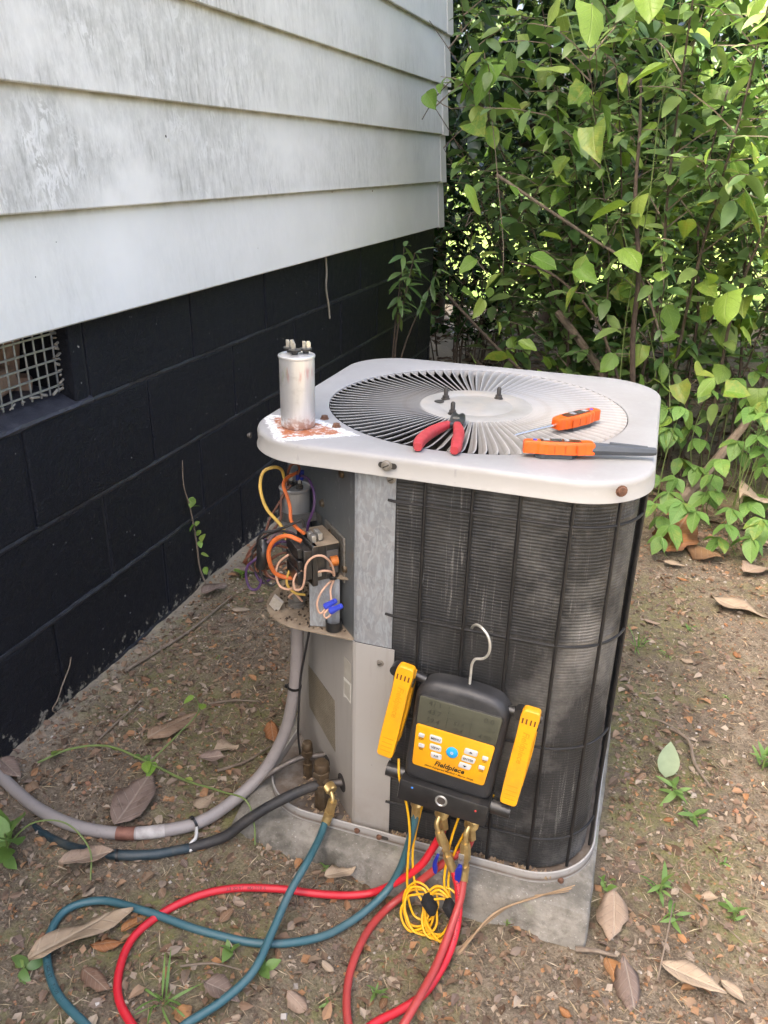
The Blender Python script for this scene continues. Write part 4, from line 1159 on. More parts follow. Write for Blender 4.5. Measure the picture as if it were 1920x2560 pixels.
# grey stone or pipe end at left
# ------------------------------------------------------------------ new capacitor standing on the lid
cap = thing('capacitor', 'silver cylindrical capacitor standing on the rusty corner of the white top', 'capacitor', (.5860, 1.1900, ZT))
can = MB().lathe([(.0225, .0006), (.0245, .0014), (.0252, .004), (.0252, .1010), (.0262, .1018), (.0266, .1035), (.0262, .1052), (.0248, .1058), (.0236, .1040), (.0215, .1045), (.015, .1068), (.0005, .1078)], (.5860, 1.1900, ZT), (0, 0, 1), 48).build('can', CANNEW, cap)
SILV = simple('bright_terminal', (.70, .67, .58), .3, .6, (.55, .52, .42), 120)
for (dx, dy, sp_) in ((-.0125, .004, ((-.003, 0), (.003, .002))), (.0115, .006, ((-.002, -.001), (.0035, .001))), (.001, -.008, ((-.0025, 0),))):
    bx, by = .5860 + dx, 1.1900 + dy
    tb = MB().lathe([(.004, .106), (.0045, .110), (.0088, .1115), (.0092, .113), (.0088, .1142), (.003, .1142)], (bx, by, ZT), (0, 0, 1), 20).build('terminal_cup', BLKP, cap)
    for (ex, ey) in sp_:
        MB().box((bx + ex, by + ey, ZT + .119), (.0048, .0010, .0105), Matrix.Rotation(.25 + ex * 60, 3, 'Z'), bev=.0003, seg=1).build('spade', SILV, tb)
        MB().box((bx + ex + .0003, by + ey + .0022, ZT + .1175), (.0048, .0010, .009), Matrix.Rotation(.25 + ex * 60, 3, 'Z'), bev=.0003, seg=1).build('spade', SILV, tb)

# ------------------------------------------------------------------ pliers lying on the louvres
REDG = simple('scuffed_red_grip', (.46, .045, .055), .5, 0, (.36, .03, .035), 70, .15, 220, dirt=(.30, .07, .07))
PSTEEL = simple('dark_plier_steel', (.055, .055, .057), .38, .7, (.10, .10, .10), 90)
pl = thing('pliers', 'diagonal cutting pliers with red grips lying open on the louvres', 'pliers', (.803, 1.23, ZT))
Zp = ZT + .008
def flat_tube(name, pts, w, h, mat, par):
    """oval-section bar along pts; w half-widths (list), h half-heights (list)"""
    P = [Vector(p) for p in pts]
    Pq, wq = catmull(P, w, .004); _, hq = catmull(P, h, .004)
    n = 14; vs = []; fs = []
    for i, p in enumerate(Pq):
        t = (Pq[min(i + 1, len(Pq) - 1)] - Pq[max(i - 1, 0)]).normalized()
        s1 = t.cross(Vector((0, 0, 1))).normalized(); u1 = s1.cross(t)
        for j in range(n):
            a = 2 * math.pi * j / n
            ca, sa = math.cos(a), math.sin(a)
            vs.append(p + s1 * wq[i] * math.copysign(abs(ca) ** .7, ca) + u1 * hq[i] * math.copysign(abs(sa) ** .7, sa))
    k = len(Pq)
    fs = [(i * n + j, i * n + (j + 1) % n, (i + 1) * n + (j + 1) % n, (i + 1) * n + j) for i in range(k - 1) for j in range(n)]
    fs.append(tuple(range(n - 1, -1, -1))); fs.append(tuple((k - 1) * n + j for j in range(n)))
    return MB().add(vs, fs, 0, True).build(name, mat, par)
flat_tube('grip', [(.796, 1.256, Zp), (.789, 1.236, Zp), (.783, 1.213, Zp), (.779, 1.180, Zp), (.780, 1.155, Zp), (.783, 1.141, Zp)], [.0060, .0075, .0082, .0080, .0078, .0055], [.0052, .0070, .0076, .0076, .0074, .0055], REDG, pl)
flat_tube('grip', [(.8085, 1.258, Zp), (.816, 1.236, Zp), (.8225, 1.212, Zp), (.8275, 1.180, Zp), (.8315, 1.160, Zp), (.8320, 1.146, Zp)], [.0060, .0075, .0082, .0080, .0078, .0055], [.0052, .0070, .0076, .0076, .0074, .0055], REDG, pl)
flat_tube('jaw', [(.797, 1.250, Zp), (.803, 1.264, Zp), (.801, 1.282, Zp), (.7945, 1.302, Zp), (.7930, 1.309, Zp)], [.0050, .0095, .0095, .0055, .0020], [.0042, .0055, .0055, .0045, .003], PSTEEL, pl)
flat_tube('jaw', [(.808, 1.252, Zp), (.804, 1.266, Zp), (.806, 1.283, Zp), (.8055, 1.303, Zp), (.8040, 1.311, Zp)], [.0050, .0095, .0090, .0050, .0018], [.0042, .0060, .0060, .0045, .003], PSTEEL, pl)
MB().lathe([(.0052, 0), (.0052, .0012), (.002, .0018)], (.8035, 1.271, Zp + .0055), (0, 0, 1), 16).build('pivot', STEEL, pl)

# ------------------------------------------------------------------ two probe thermometers
ORANGE = simple('orange_plastic', (.80, .13, .012), .36, 0, (.70, .095, .008), 40, .05, 250)
GREYP = simple('slate_grey_plastic', (.055, .062, .07), .4, 0, (.075, .082, .09), 40, .05, 250)
LCDM = simple('dark_display_glass', (.05, .055, .06), .12, 0, (.10, .105, .11), 30)
LCDP = simple('pale_print', (.42, .44, .46), .4, 0, (.2, .22, .25), 260)
BLUEB = simple('blue_key', (.06, .07, .45), .4)
BROWNP = simple('copper_brown_print', (.14, .05, .02), .35, 0, (.05, .025, .02), 160)
PROBE = simple('stainless_probe', (.62, .62, .61), .22, .9, (.5, .5, .49), 60)
def body_outline(L):
    half = [(0, .0075), (.004, .0090), (.010, .0092), (.013, .0108), (.022, .0112), (.024, .0122), (.034, .0126), (.036, .0120), (.046, .0120), (.048, .0126), (.056, .0124), (.060, .0108), (.066, .0102), (.069, .0085), (.080, .0080), (.084, .0064)]
    return [(x * L / .084, -y) for x, y in half] + [(x * L / .084, y) for x, y in reversed(half)]
def thermometer(label, loc, ang, roll, cover):
    """origin at the probe end of the body; body points along +X of its frame"""
    X = Vector((math.cos(ang), math.sin(ang), 0)); Y = Vector((-math.sin(ang), math.cos(ang), 0))
    tilt = Matrix.Rotation(roll, 3, X); Y = tilt @ Y; Zv = X.cross(Y)
    o = Vector(loc)
    th = thing('probe_thermometer', label, 'thermometer', loc)
    L = .094
    q = body_outline(L)
    b = MB().prism(q, o + Zv * .0015, X, Y, Zv, .0165, bev=.0035).build('body', ORANGE, th)
    for gx in (.024, .040, .054):                                  # moulded grip grooves
        MB().box(o + X * gx + Zv * .0085, (.0009, .0262, .010), Matrix((X, Y, Zv)).transposed()).build('groove', simple('orange_groove', (.50, .07, .006), .5) if 'orange_groove' not in bpy.data.materials else bpy.data.materials['orange_groove'], b)
    face = [(.018, -.0062), (.030, -.0075), (.052, -.0075), (.072, -.0055), (.072, .0055), (.052, .0075), (.030, .0075), (.018, .0062)]
    f = MB().prism(face, o + Zv * .0176, X, Y, Zv, .0012).build('face_plate', BROWNP, th)
    MB().prism([(.044, -.0055), (.058, -.0055), (.058, .0055), (.044, .0055)], o + Zv * .0189, X, Y, Zv, .0007).build('display', LCDM, f)
    MB().prism([(.060, -.004), (.068, -.0035), (.068, .0035), (.060, .004)], o + Zv * .0189, X, Y, Zv, .0006).build('printed_mark', LCDP, f)
    MB().prism([(.034, -.0045), (.040, -.0045), (.040, .0045), (.034, .0045)], o + Zv * .0189, X, Y, Zv, .0006).build('printed_mark', LCDP, f)
    MB().lathe([(.0032, 0), (.0032, .0012), (.002, .002)], o + X * .079 + Zv * .0175, Zv, 14).build('key', BLUEB, th)
    MB().prism([(.030, -.009), (.070, -.009), (.078, -.004), (.078, .004), (.070, .009), (.030, .009), (.022, 0)], o - Zv * .0045, X, Y, Zv, .0055, bev=.0015).build('magnet_base', GREYP, th)
    if cover:
        MB().tube([o - X * .082 + Zv * .0075, o - X * .078 + Zv * .0075, o - X * .012 + Zv * .0085, o + X * .004 + Zv * .0085], [.0050, .0060, .0086, .0092], 8, spline=False).build('probe_sheath', GREYP, th)
        MB().tube([o - X * .070 + Zv * .0128, o - X * .02 + Zv * .0168], .0022, 8, spline=False).build('pocket_clip', GREYP, th)
    else:
        MB().tube([o - X * .086 + Zv * .0078, o - X * .082 + Zv * .0078, o + X * .004 + Zv * .0078], [.0004, .0019, .0021], 10, spline=False).build('probe', PROBE, th)
    return th
thermometer('orange probe thermometer with bare steel spike on the louvres', (.9455, 1.2990, ZT + .0046), math.atan2(.093, .062), 0.0, False)
thermometer('orange probe thermometer with grey sheathed probe at the front right corner of the top', (1.0085, 1.2075, ZT + .0046), math.atan2(-.022, -.078) , 0.10, True)

# ------------------------------------------------------------------ text
def text_geo(body, size, shear=0.0, bold=0.0):
    cu = bpy.data.curves.new('lettering', 'FONT')
    cu.body = body; cu.size = size; cu.shear = shear; cu.offset = bold; cu.align_x = 'CENTER'; cu.align_y = 'CENTER'
    cu.resolution_u = 2
    ob = bpy.data.objects.new('lettering', cu); COL.objects.link(ob)
    dg = bpy.context.evaluated_depsgraph_get()
    me = ob.evaluated_get(dg).to_mesh()
    vs = [v.co.copy() for v in me.vertices]; fs = [tuple(p.vertices) for p in me.polygons]
    bpy.data.objects.remove(ob, do_unlink=True); bpy.data.curves.remove(cu)
    return vs, fs
def letter(body, size, o, U, V, mat, parent, name='lettering', shear=0.0, bold=0.0):
    vs, fs = text_geo(body, size, shear, bold)
    if not vs: return None
    U = Vector(U); V = Vector(V); o = Vector(o)
    return MB().add([o + U * v.x + V * v.y for v in vs], fs).build(name, mat, parent)

# ------------------------------------------------------------------ digital manifold gauge hanging on the guard
MO = Vector((.875, 1.0980, .300))
MU = Vector((math.cos(R(5)), 0, -math.sin(R(5))))
MW = Vector((0, -1, .10)).normalized(); MW = (MW - MU * MW.dot(MU)).normalized()   # out of the face, towards the viewer
MV = MW.cross(MU).normalized()
def ML(u, v, w): return MO + MU * u + MV * v + MW * w
MM = Matrix((MU, MV, MW)).transposed()
RUBBER = simple('scuffed_black_rubber', (.020, .0205, .022), .48, 0, (.036, .036, .038), 22, .25, 160, .0012, dirt=(.075, .072, .068))
YEL = simple('amber_yellow_plastic', (.86, .40, .012), .36, 0, (.78, .34, .01), 30, .06, 220, dirt=(.55, .27, .03))
LCD = None
def mat_lcd():
    m = Mt('grey_green_lcd')
    n1 = m.noise(9, 3, .5)
    m.set(Base_Color=m.mix(n1, (.070, .071, .050), (.092, .092, .066)), Roughness=.14, Specular_IOR_Level=.5)
    return m.mat
LCD = mat_lcd(); SEG = simple('lcd_segment', (.040, .041, .030), .3); KEYG = simple('pale_grey_key', (.58, .58, .57), .4, 0, (.50, .50, .49), 90); KEYB = simple('blue_power_key', (.015, .30, .62), .35, 0, (.02, .36, .70), 60)
INK = simple('black_ink', (.012, .011, .010), .5); PALEINK = simple('white_ink', (.75, .75, .74), .5)
mg = thing('manifold_gauge', 'black and yellow digital gauge hanging by its hook from the coil guard', 'gauge', (.875, 1.09, .19))
def rpoly(pts, r, n=5):
    """round the corners of a convex polygon"""
    out = []
    k = len(pts)
    for i in range(k):
        p = Vector(pts[i]); a = Vector(pts[i - 1]); b = Vector(pts[(i + 1) % k])
        da = (a - p).normalized(); db = (b - p).normalized()
        rr = min(r, (a - p).length * .45, (b - p).length * .45)
        for j in range(n + 1):
            t = j / n
            q = (p + da * rr) * (1 - t) ** 2 + p * 2 * t * (1 - t) + (p + db * rr) * t ** 2
            out.append((q.x, q.y))
    return out
def soft_slab(name, poly, w0, w1, bev, mat, par, seg=4):
    """slab with a rounded front edge, in gauge coordinates"""
    cx = sum(p[0] for p in poly) / len(poly); cy = sum(p[1] for p in poly) / len(poly)
    n = len(poly)
    # outward normals for true insetting
    def inset(e):
        out = []
        for i in range(n):
            a = Vector(poly[i - 1]); b = Vector(poly[(i + 1) % n]); t = (b - a).normalized()
            nn = Vector((t.y, -t.x)); p = Vector(poly[i])
            if nn.dot(Vector((cx, cy)) - p) > 0: nn = -nn
            out.append((p.x - nn.x * e, p.y - nn.y * e))
        return out
    rg = [(poly, w0)]
    for i in range(seg + 1):
        a = (math.pi / 2) * i / seg
        rg.append((inset(bev * (1 - math.cos(a))), w1 - bev + bev * math.sin(a)))
    vs = [ML(x, y, w) for pl_, w in rg for x, y in pl_]
    fs = [(i * n + j, i * n + (j + 1) % n, (i + 1) * n + (j + 1) % n, (i + 1) * n + j) for i in range(len(rg) - 1) for j in range(n)]
    m_ = MB().add(vs, fs, 0, True)
    m_.f.append(tuple(range(n - 1, -1, -1))); m_.m.append(0); m_.sm.append(False)
    m_.f.append(tuple(len(vs) - n + j for j in range(n))); m_.m.append(0); m_.sm.append(False)
    return m_.build(name, mat, par)
bodyp = rpoly([(-.067, -.088), (.0655, -.088), (.069, .062), (.052, .081), (.022, .085), (-.02, .085), (-.052, .081), (-.0695, .062)], .016)
soft_slab('housing', bodyp, -.006, .027, .012, RUBBER, mg)
fp = rpoly([(-.0555, -.0585), (.0535, -.0585), (.0600, .058), (-.0610, .058)], .007)
soft_slab('face_frame', rpoly([(-.0575, -.0605), (.0555, -.0605), (.0622, .0600), (-.0632, .0600)], .008), .020, .0278, .0012, BLKP, mg, 2)
face = soft_slab('face_plate', rpoly([(-.0555, -.0585), (.0535, -.0585), (.0580, .0115), (-.0592, .0115)], .005), .020, .0286, .0006, YEL, mg, 2)
lcd = soft_slab('display', rpoly([(-.0592, .0125), (.0580, .0125), (.0600, .058), (-.0610, .058)], .004), .020, .0286, .0005, LCD, mg, 2)
WF = .0288
def key(u0, v0, w_, h_, mat, body=None, tri=0, sk=0.0, nm='key'):
    p = rpoly([(u0 - w_ / 2 - sk, v0 - h_ / 2), (u0 + w_ / 2 - sk, v0 - h_ / 2), (u0 + w_ / 2 + sk, v0 + h_ / 2), (u0 - w_ / 2 + sk, v0 + h_ / 2)], h_ * .3)
    k_ = soft_slab(nm, p, .0284, .0302, .0007, mat, face, 2)
    if body: letter(body, h_ * .52, ML(u0, v0, .0304), MU, MV, INK, k_, bold=.00012)
    if tri:
        MB().add([ML(u0 - .003, v0 - .0013 * tri, .0304), ML(u0 + .003, v0 - .0013 * tri, .0304), ML(u0, v0 + .0017 * tri, .0304)], [(0, 1, 2)]).build('arrow_mark', INK, k_)
    return k_
key(-.0272, -.0048, .0185, .0100, KEYG, 'MENU', sk=-.0005); key(-.0254, -.0194, .0175, .0100, KEYG, 'VIEW', sk=-.0005); key(-.0222, -.0325, .0165, .0092, KEYG, 'AIR', sk=-.0005)
key(.0261, -.0091, .0195, .0095, KEYG, tri=1, sk=.0005); key(.0245, -.0219, .0195, .0095, KEYG, 'ENTER', sk=.0008); key(.0212, -.0344, .0180, .0090, KEYG, tri=-1, sk=.001)
for (u0, v0) in ((-.0487, -.0057), (-.0462, -.0227), (.0475, -.0118), (.0452, -.0285)):
    key(u0, v0, .0088, .0062, KEYG)
for (u0, v0, b) in ((-.0487, -.0115, 'REFRIG\nSELECT'), (-.0462, -.0285, 'ZERO\nPRESS'), (.0475, -.0176, 'BACK\nLIGHT'), (.0452, -.0343, 'DATA\nHOLD')):
    letter(b, .0024, ML(u0, v0, WF), MU, MV, INK, face, bold=.00008)
pw = MB().lathe([(.0088, 0), (.0088, .0016), (.0076, .0024), (.0005, .0026)], ML(-.0004, -.0187, .0284), MW, 28).build('power_key', KEYB, face)
for i in range(8):
    a = math.pi * i / 4
    d0 = MU * math.cos(a) + MV * math.sin(a); t0 = MU * -math.sin(a) + MV * math.cos(a)
    c0 = ML(-.0004, -.0187, .0312)
    MB().add([c0 + d0 * .0009 - t0 * .0004, c0 + d0 * .0027 - t0 * .0004, c0 + d0 * .0027 + t0 * .0004, c0 + d0 * .0009 + t0 * .0004], [(0, 1, 2, 3)]).build('power_mark', PALEINK, pw)
letter('Fieldpiece', .0112, ML(-.0006, -.0457, WF), MU, MV, INK, face, shear=.28, bold=.00035)
letter('SMAN Refrigerant Manifold + Micron Gauge', .0041, ML(0, -.0535, WF), MU, MV, INK, face, shear=.2, bold=.0001)
for (u0, v0, h_, b) in ((-.0370, .0500, .0115, '41.1'), (-.0365, .0360, .0115, '43.7'), (-.0365, .0222, .0115, '59.4'), (.0420, .0480, .0130, '0.0'), (.0400, .0200, .0115, '4.00'), (.0420, .0345, .0100, '- - 2.1'), (.0010, .0290, .0085, '52.8'), (.0010, .0190, .0085, '95.8')):
    letter(b, h_, ML(u0, v0, WF + .0001), MU, MV, SEG, lcd, 'lcd_digits', shear=.12)
mb = MB()
for (u0, v0, u1, v1) in ((-.0165, .016, -.0160, .055), (.0185, .016, .0190, .055), (-.0165, .0345, .0190, .0349), (-.0165, .0425, .0190, .0428)):
    mb.add([ML(u0, v0, WF), ML(u1, v0, WF), ML(u1, v1, WF), ML(u0, v1, WF)], [(0, 1, 2, 3)])
kind(mb.build('lcd_frame_lines', SEG, lcd), 'stuff')
# bottom manifold block
MB().box(ML(0, -.103, .014), (.136, .036, .046), MM, bev=.003, seg=2).build('manifold_block', BLKP, mg)
sgl = MB().lathe([(.0, .0), (.0088, 0), (.0095, .0012), (.0078, .0022), (.0066, .0008), (.0005, .0006)], ML(-.0015, -.099, .0372), MW, 28).build('sight_glass', SPADE, mg)
MB().lathe([(.0062, 0), (.0062, .0002), (.0005, .0004)], ML(-.0015, -.099, .0379), MW, 20).build('sight_glass_lens', simple('dark_lens', (.10, .085, .075), .1, .2), sgl)
MB().lathe([(.0018, 0), (.0014, .0006), (.0003, .0008)], ML(-.0475, -.093, .0372), MW, 12).build('blue_dot', simple('blue_mark', (.05, .25, .75), .4), mg)
MB().lathe([(.0018, 0), (.0014, .0006), (.0003, .0008)], ML(.0500, -.098, .0372), MW, 12).build('red_dot', simple('red_mark', (.6, .06, .05), .4), mg)
MB().tube([ML(-.095, -.093, .010), ML(-.066, -.093, .010)], .0115, 18, spline=False).build('side_knob', BLKP, mg)
MB().tube([ML(.066, -.100, .010), ML(.098, -.100, .010)], .0115, 18, spline=False).build('side_knob', BLKP, mg)
MB().tube([ML(-.105, .080, .006), ML(-.060, .072, .006)], .0070, 14, spline=False).build('clamp_post', BLKP, mg)
MB().tube([ML(.112, .062, .006), ML(.060, .062, .006)], .0070, 14, spline=False).build('clamp_post', BLKP, mg)
HOOK = simple('steel_hook_wire', (.62, .60, .54), .32, .45, (.50, .48, .42), 60)
MB().tube([(.8850, 1.1000, .372), (.8855, 1.1010, .400), (.8862, 1.1020, .418), (.8905, 1.1015, .427), (.9010, 1.1000, .4310), (.9080, 1.0990, .4400), (.9095, 1.0990, .4550), (.9050, 1.1010, .4690), (.8960, 1.1050, .4765), (.8880, 1.1120, .4760), (.8810, 1.1200, .4690), (.8770, 1.1260, .4600)], .0020, 10, step=.003).build('hook', HOOK, mg)
# ports
KN = BRASS
def knurl(p, ax, r, L, par):
    """ring of small teeth"""
    n = 26; prof = []
    ax = Vector(ax).normalized(); a = ax.orthogonal().normalized(); b = ax.cross(a); vs = []; fs = []
    rows = 9
    for i in range(rows + 1):
        for j in range(n * 2):
            th = 2 * math.pi * j / (n * 2)
            rr = r * (1.0 if (i + j) % 2 else .93) * (.86 if i in (0, rows) else 1)
            vs.append(Vector(p) + ax * (L * i / rows) + (a * math.cos(th) + b * math.sin(th)) * rr)
    k = n * 2
    fs = [(i * k + j, i * k + (j + 1) % k, (i + 1) * k + (j + 1) % k, (i + 1) * k + j) for i in range(rows) for j in range(k)] + [tuple(range(k - 1, -1, -1)), tuple(rows * k + j for j in range(k))]
    return MB().add(vs, fs).build('knurled_nut', BRASS, par)
for p0, p1 in (((.8225, 1.078, .199), (.8215, 1.076, .178)), ((.8680, 1.078, .194), (.8640, 1.0765, .168)), ((.9130, 1.078, .188), (.9090, 1.0765, .163))):
    MB().tube([p0, p1], .0068, 6, spline=False).build('hose_port', BRASS, mg)

# ------------------------------------------------------------------ hoses
def hose_mat(name, c, c2, dirt=None):
    return simple(name, c, .42, 0, c2, 22, .08, 260, .0006, dirt=dirt)
TEAL = hose_mat('teal_hose_rubber', (.030, .098, .118), (.042, .115, .135), (.085, .135, .14))
RED1 = hose_mat('bright_red_hose_rubber', (.56, .018, .032), (.48, .015, .026))
RED2 = hose_mat('dusty_red_hose_rubber', (.40, .050, .045), (.32, .040, .036), (.36, .10, .085))
TEALP = [(0.822,1.072,0.150),(0.8215,1.069,0.133),(0.818,1.066,0.108),(0.812,1.066,0.075),(0.8045,1.060,0.040),(0.791,1.046,0.010),(0.771,1.016,-0.006),(0.743,0.978,-0.014),(0.714,0.943,-0.012),(0.645,0.902,-0.006),(0.551,0.885,0.001),(0.448,0.883,0.006),(0.370,0.875,0.006),(0.333,0.845,0.003),(0.337,0.803,-0.001),(0.364,0.766,-0.004),(0.407,0.734,-0.006),(0.471,0.711,-0.008),(0.514,0.696,-0.010),(0.568,0.710,-0.012),(0.595,0.757,-0.010),(0.629,0.799,-0.002),(0.653,0.844,0.009),(0.655,0.908,0.018),(0.656,0.964,0.032),(0.664,1.020,0.048),(0.662,1.075,0.046),(0.661,1.096,0.052)]
REDAP = [(0.866,1.079,0.130),(0.861,1.079,0.109),(0.852,1.074,0.086),(0.838,1.062,0.058),(0.806,1.053,0.022),(0.765,1.046,-0.010),(0.731,1.032,-0.014),(0.686,1.013,-0.008),(0.621,0.994,-0.001),(0.554,0.966,0.004),(0.508,0.931,0.006),(0.472,0.884,0.003),(0.457,0.839,0.001),(0.467,0.793,-0.002),(0.489,0.758,-0.005),(0.529,0.732,-0.009),(0.582,0.710,-0.014),(0.684,0.720,-0.023),(0.789,0.779,-0.028),(0.831,0.852,-0.028),(0.862,0.886,-0.028),(0.886,0.914,-0.023),(0.900,0.946,-0.014),(0.908,0.983,-0.006),(0.910,1.010,0.009),(0.908,1.028,0.030),(0.902,1.043,0.052),(0.892,1.054,0.072)]
REDBP = [(0.910,1.079,0.124),(0.904,1.080,0.099),(0.888,1.075,0.082),(0.874,1.068,0.070),(0.843,1.058,0.034),(0.810,1.048,-0.006),(0.794,1.032,-0.018),(0.780,0.989,-0.017),(0.775,0.940,-0.018),(0.778,0.900,-0.020),(0.788,0.865,-0.023),(0.801,0.839,-0.026),(0.819,0.819,-0.029),(0.846,0.816,-0.031),(0.866,0.835,-0.021),(0.875,0.854,-0.009),(0.886,0.894,-0.001),(0.895,0.942,0.001),(0.900,0.983,0.008),(0.905,1.018,0.023),(0.9085,1.036,0.043),(0.9075,1.050,0.062)]
def settle(L_): return [(x, y, z - .0027 if z < .012 else z) for (x, y, z) in L_]
TEALP = settle(TEALP); REDAP = settle(REDAP); REDBP = settle(REDBP)
th = thing('refrigerant_hose', 'teal blue hose looping over the ground to the service valve', 'hose', (.6, .9, 0), 'refrigerant hoses')
MB().tube(TEALP, .0061, 14).build('hose_tube', TEAL, th)
MB().tube([(.8222, 1.0755, .178), (.8195, 1.074, .172), (.8200, 1.074, .166)], .0062, 12).build('elbow', BRASS, th)
knurl((.8215, 1.0745, .1735), (.0, -.05, -1), .0086, .011, th)
MB().tube([(.8222, 1.0735, .163), (.8220, 1.072, .144)], .0075, 6, spline=False).build('crimp_sleeve', BRASS, th)
knurl((.653, 1.131, .1025), (.72, -.55, -.25), .0098, .014, th)
MB().tube([(.664, 1.1175, .1005), (.6685, 1.1125, .0965), (.6695, 1.110, .089)], .0040, 10).build('elbow', BRASS, th)
MB().tube([(.6695, 1.110, .091), (.6655, 1.1055, .070)], .0085, 6, spline=False).build('hex_coupling', BRASS, th)
MB().tube([(.6658, 1.1058, .071), (.6648, 1.1048, .065)], .0098, 6, spline=False).build('hex_nut', BRASS, th)
MB().tube([(.6650, 1.105, .067), (.6612, 1.0985, .050)], .0080, 12, spline=False).build('crimp_sleeve', BRASS, th)
def hose_print(path, r, text, s0, size, mat, par, cam_p=Vector((1.06, .1445, 1.07))):
    Q_, _ = catmull([Vector(p) for p in path], [r] * len(path), .002)
    L_ = [0.0]
    for a_, b_ in zip(Q_, Q_[1:]): L_.append(L_[-1] + (b_ - a_).length)
    out = MB(); s_ = s0
    for chh in text:
        if chh != ' ':
            i = min(range(len(L_)), key=lambda k: abs(L_[k] - s_))
            T_ = (Q_[min(i + 2, len(Q_) - 1)] - Q_[max(i - 2, 0)]).normalized()
            n_ = (cam_p - Q_[i]); n_ = (n_ - T_ * n_.dot(T_)).normalized(); b_ = n_.cross(T_)
            gv, gf = text_geo(chh, size, 0, size * .02)
            if gv: out.add([Q_[i] + T_ * v.x + b_ * v.y + n_ * (math.sqrt(max(r * r - v.y * v.y, 0)) + .00025) for v in gv], gf)
        s_ += size * .78
    return out.build('lettering', mat, par)
LEVB = simple('navy_blue_lever', (.012, .022, .24), .35, 0, (.018, .03, .30), 60)
ra = thing('refrigerant_hose', 'bright red hose with both ends at the gauge, looping to the left', 'hose', (.75, .95, 0), 'refrigerant hoses')
MB().tube(REDAP, .0060, 14).build('hose_tube', RED1, ra)
knurl((.8650, 1.0765, .170), (-.25, 0, -1), .0112, .018, ra)
MB().tube([(.8625, 1.077, .153), (.8665, 1.0785, .128)], .0078, 6, spline=False).build('crimp_sleeve', BRASS, ra)
MB().tube([(.8605, 1.068, .158), (.8585, 1.062, .152), (.8592, 1.060, .145), (.8635, 1.060, .134)], .0040, 10, step=.003).build('elbow', BRASS, ra)
MB().tube([(.8630, 1.060, .137), (.8655, 1.060, .130), (.8735, 1.060, .110), (.8755, 1.059, .104)], [.0068, .0080, .0080, .0060], 8, spline=False).build('valve_body', BRASS, ra)
MB().tube([(.8750, 1.0592, .106), (.8790, 1.058, .0945)], .0052, 8, spline=False).build('valve_neck', BRASS, ra)
MB().tube([(.8785, 1.058, .097), (.8820, 1.0575, .088)], .0078, 6, spline=False).build('hex_nut', BRASS, ra)
MB().tube([(.8815, 1.0575, .089), (.8895, 1.0555, .0725)], .0070, 12, spline=False).build('crimp_sleeve', BRASS, ra)
def lever(pts, par, txt=None):
    U = Vector((1, 0, 0)); V = Vector((0, .05, 1)); W = Vector((0, -1, .05))
    o_ = MB().prism(rpoly([(p[0] - pts[0][0], p[1] - pts[0][1]) for p in pts], .003, 3), (pts[0][0], 1.051, pts[0][1]), U, V, W, .0058, bev=.0012).build('lever', LEVB, par)
    return o_
lv = lever([(.8685, .1020), (.8645, .1030), (.8600, .0900), (.8590, .0780), (.8625, .0665), (.8665, .0655), (.8675, .0720), (.8655, .0860)], ra)
letter('JACKET', .0052, (.8633, 1.0448, .0820), Vector((.10, 0, 1)), Vector((-1, 0, .10)), PALEINK, lv, bold=.0001)
MB().box((.8668, 1.0512, .108), (.006, .002, .016), Matrix.Rotation(.3, 3, 'Y'), bev=.0006).build('lever_plate', SPADE, ra)
rb = thing('refrigerant_hose', 'dull dusty red hose hanging from the right port of the gauge', 'hose', (.85, 1.0, 0), 'refrigerant hoses')
MB().tube(REDBP, .0060, 14).build('hose_tube', RED2, rb)
knurl((.9100, 1.0765, .164), (-.12, 0, -1), .0112, .018, rb)
MB().tube([(.9075, 1.077, .147), (.9100, 1.0785, .122)], .0078, 6, spline=False).build('crimp_sleeve', BRASS, rb)
MB().tube([(.9065, 1.068, .154), (.9045, 1.062, .148), (.9042, 1.060, .141), (.9045, 1.060, .126)], .0040, 10, step=.003).build('elbow', BRASS, rb)
MB().tube([(.9045, 1.060, .129), (.9048, 1.060, .122), (.9062, 1.0595, .098), (.9064, 1.059, .093)], [.0070, .0084, .0084, .0062], 8, spline=False).build('valve_body', BRASS, rb)
MB().tube([(.9063, 1.0592, .094), (.9068, 1.0585, .082)], .0052, 8, spline=False).build('valve_neck', BRASS, rb)
MB().tube([(.9066, 1.0585, .085), (.9068, 1.058, .078)], .0080, 6, spline=False).build('hex_nut', BRASS, rb)
MB().tube([(.9068, 1.058, .079), (.9075, 1.0515, .059)], .0072, 12, spline=False).build('crimp_sleeve', BRASS, rb)
lever([(.9045, .0920), (.8985, .0930), (.8945, .0830), (.8945, .0690), (.8975, .0590), (.9025, .0590), (.9040, .0680), (.9050, .0800)], rb)
MB().box((.9015, 1.0512, .103), (.0085, .002, .020), Matrix.Rotation(.03, 3, 'Y'), bev=.0006).build('lever_plate', SPADE, rb)
MB().lathe([(.0026, 0), (.0026, .001), (.001, .0016)], (.9010, 1.0500, .104), (0, -1, 0), 12).build('lever_screw', STEEL, rb)

REDINK = simple('dark_red_ink', (.13, .008, .012), .5); TEALINK = simple('dark_teal_ink', (.012, .035, .042), .5)
hose_print(list(reversed(REDAP)), .0060, 'YELLOW JACKET  PLUS II', .012, .0062, REDINK, ra)
hose_print(REDAP, .0060, 'YELLOW JACKET', .36, .0062, REDINK, ra)
hose_print(TEALP, .0061, 'YELLOW JACKET  PLUS II', .75, .0062, TEALINK, th)

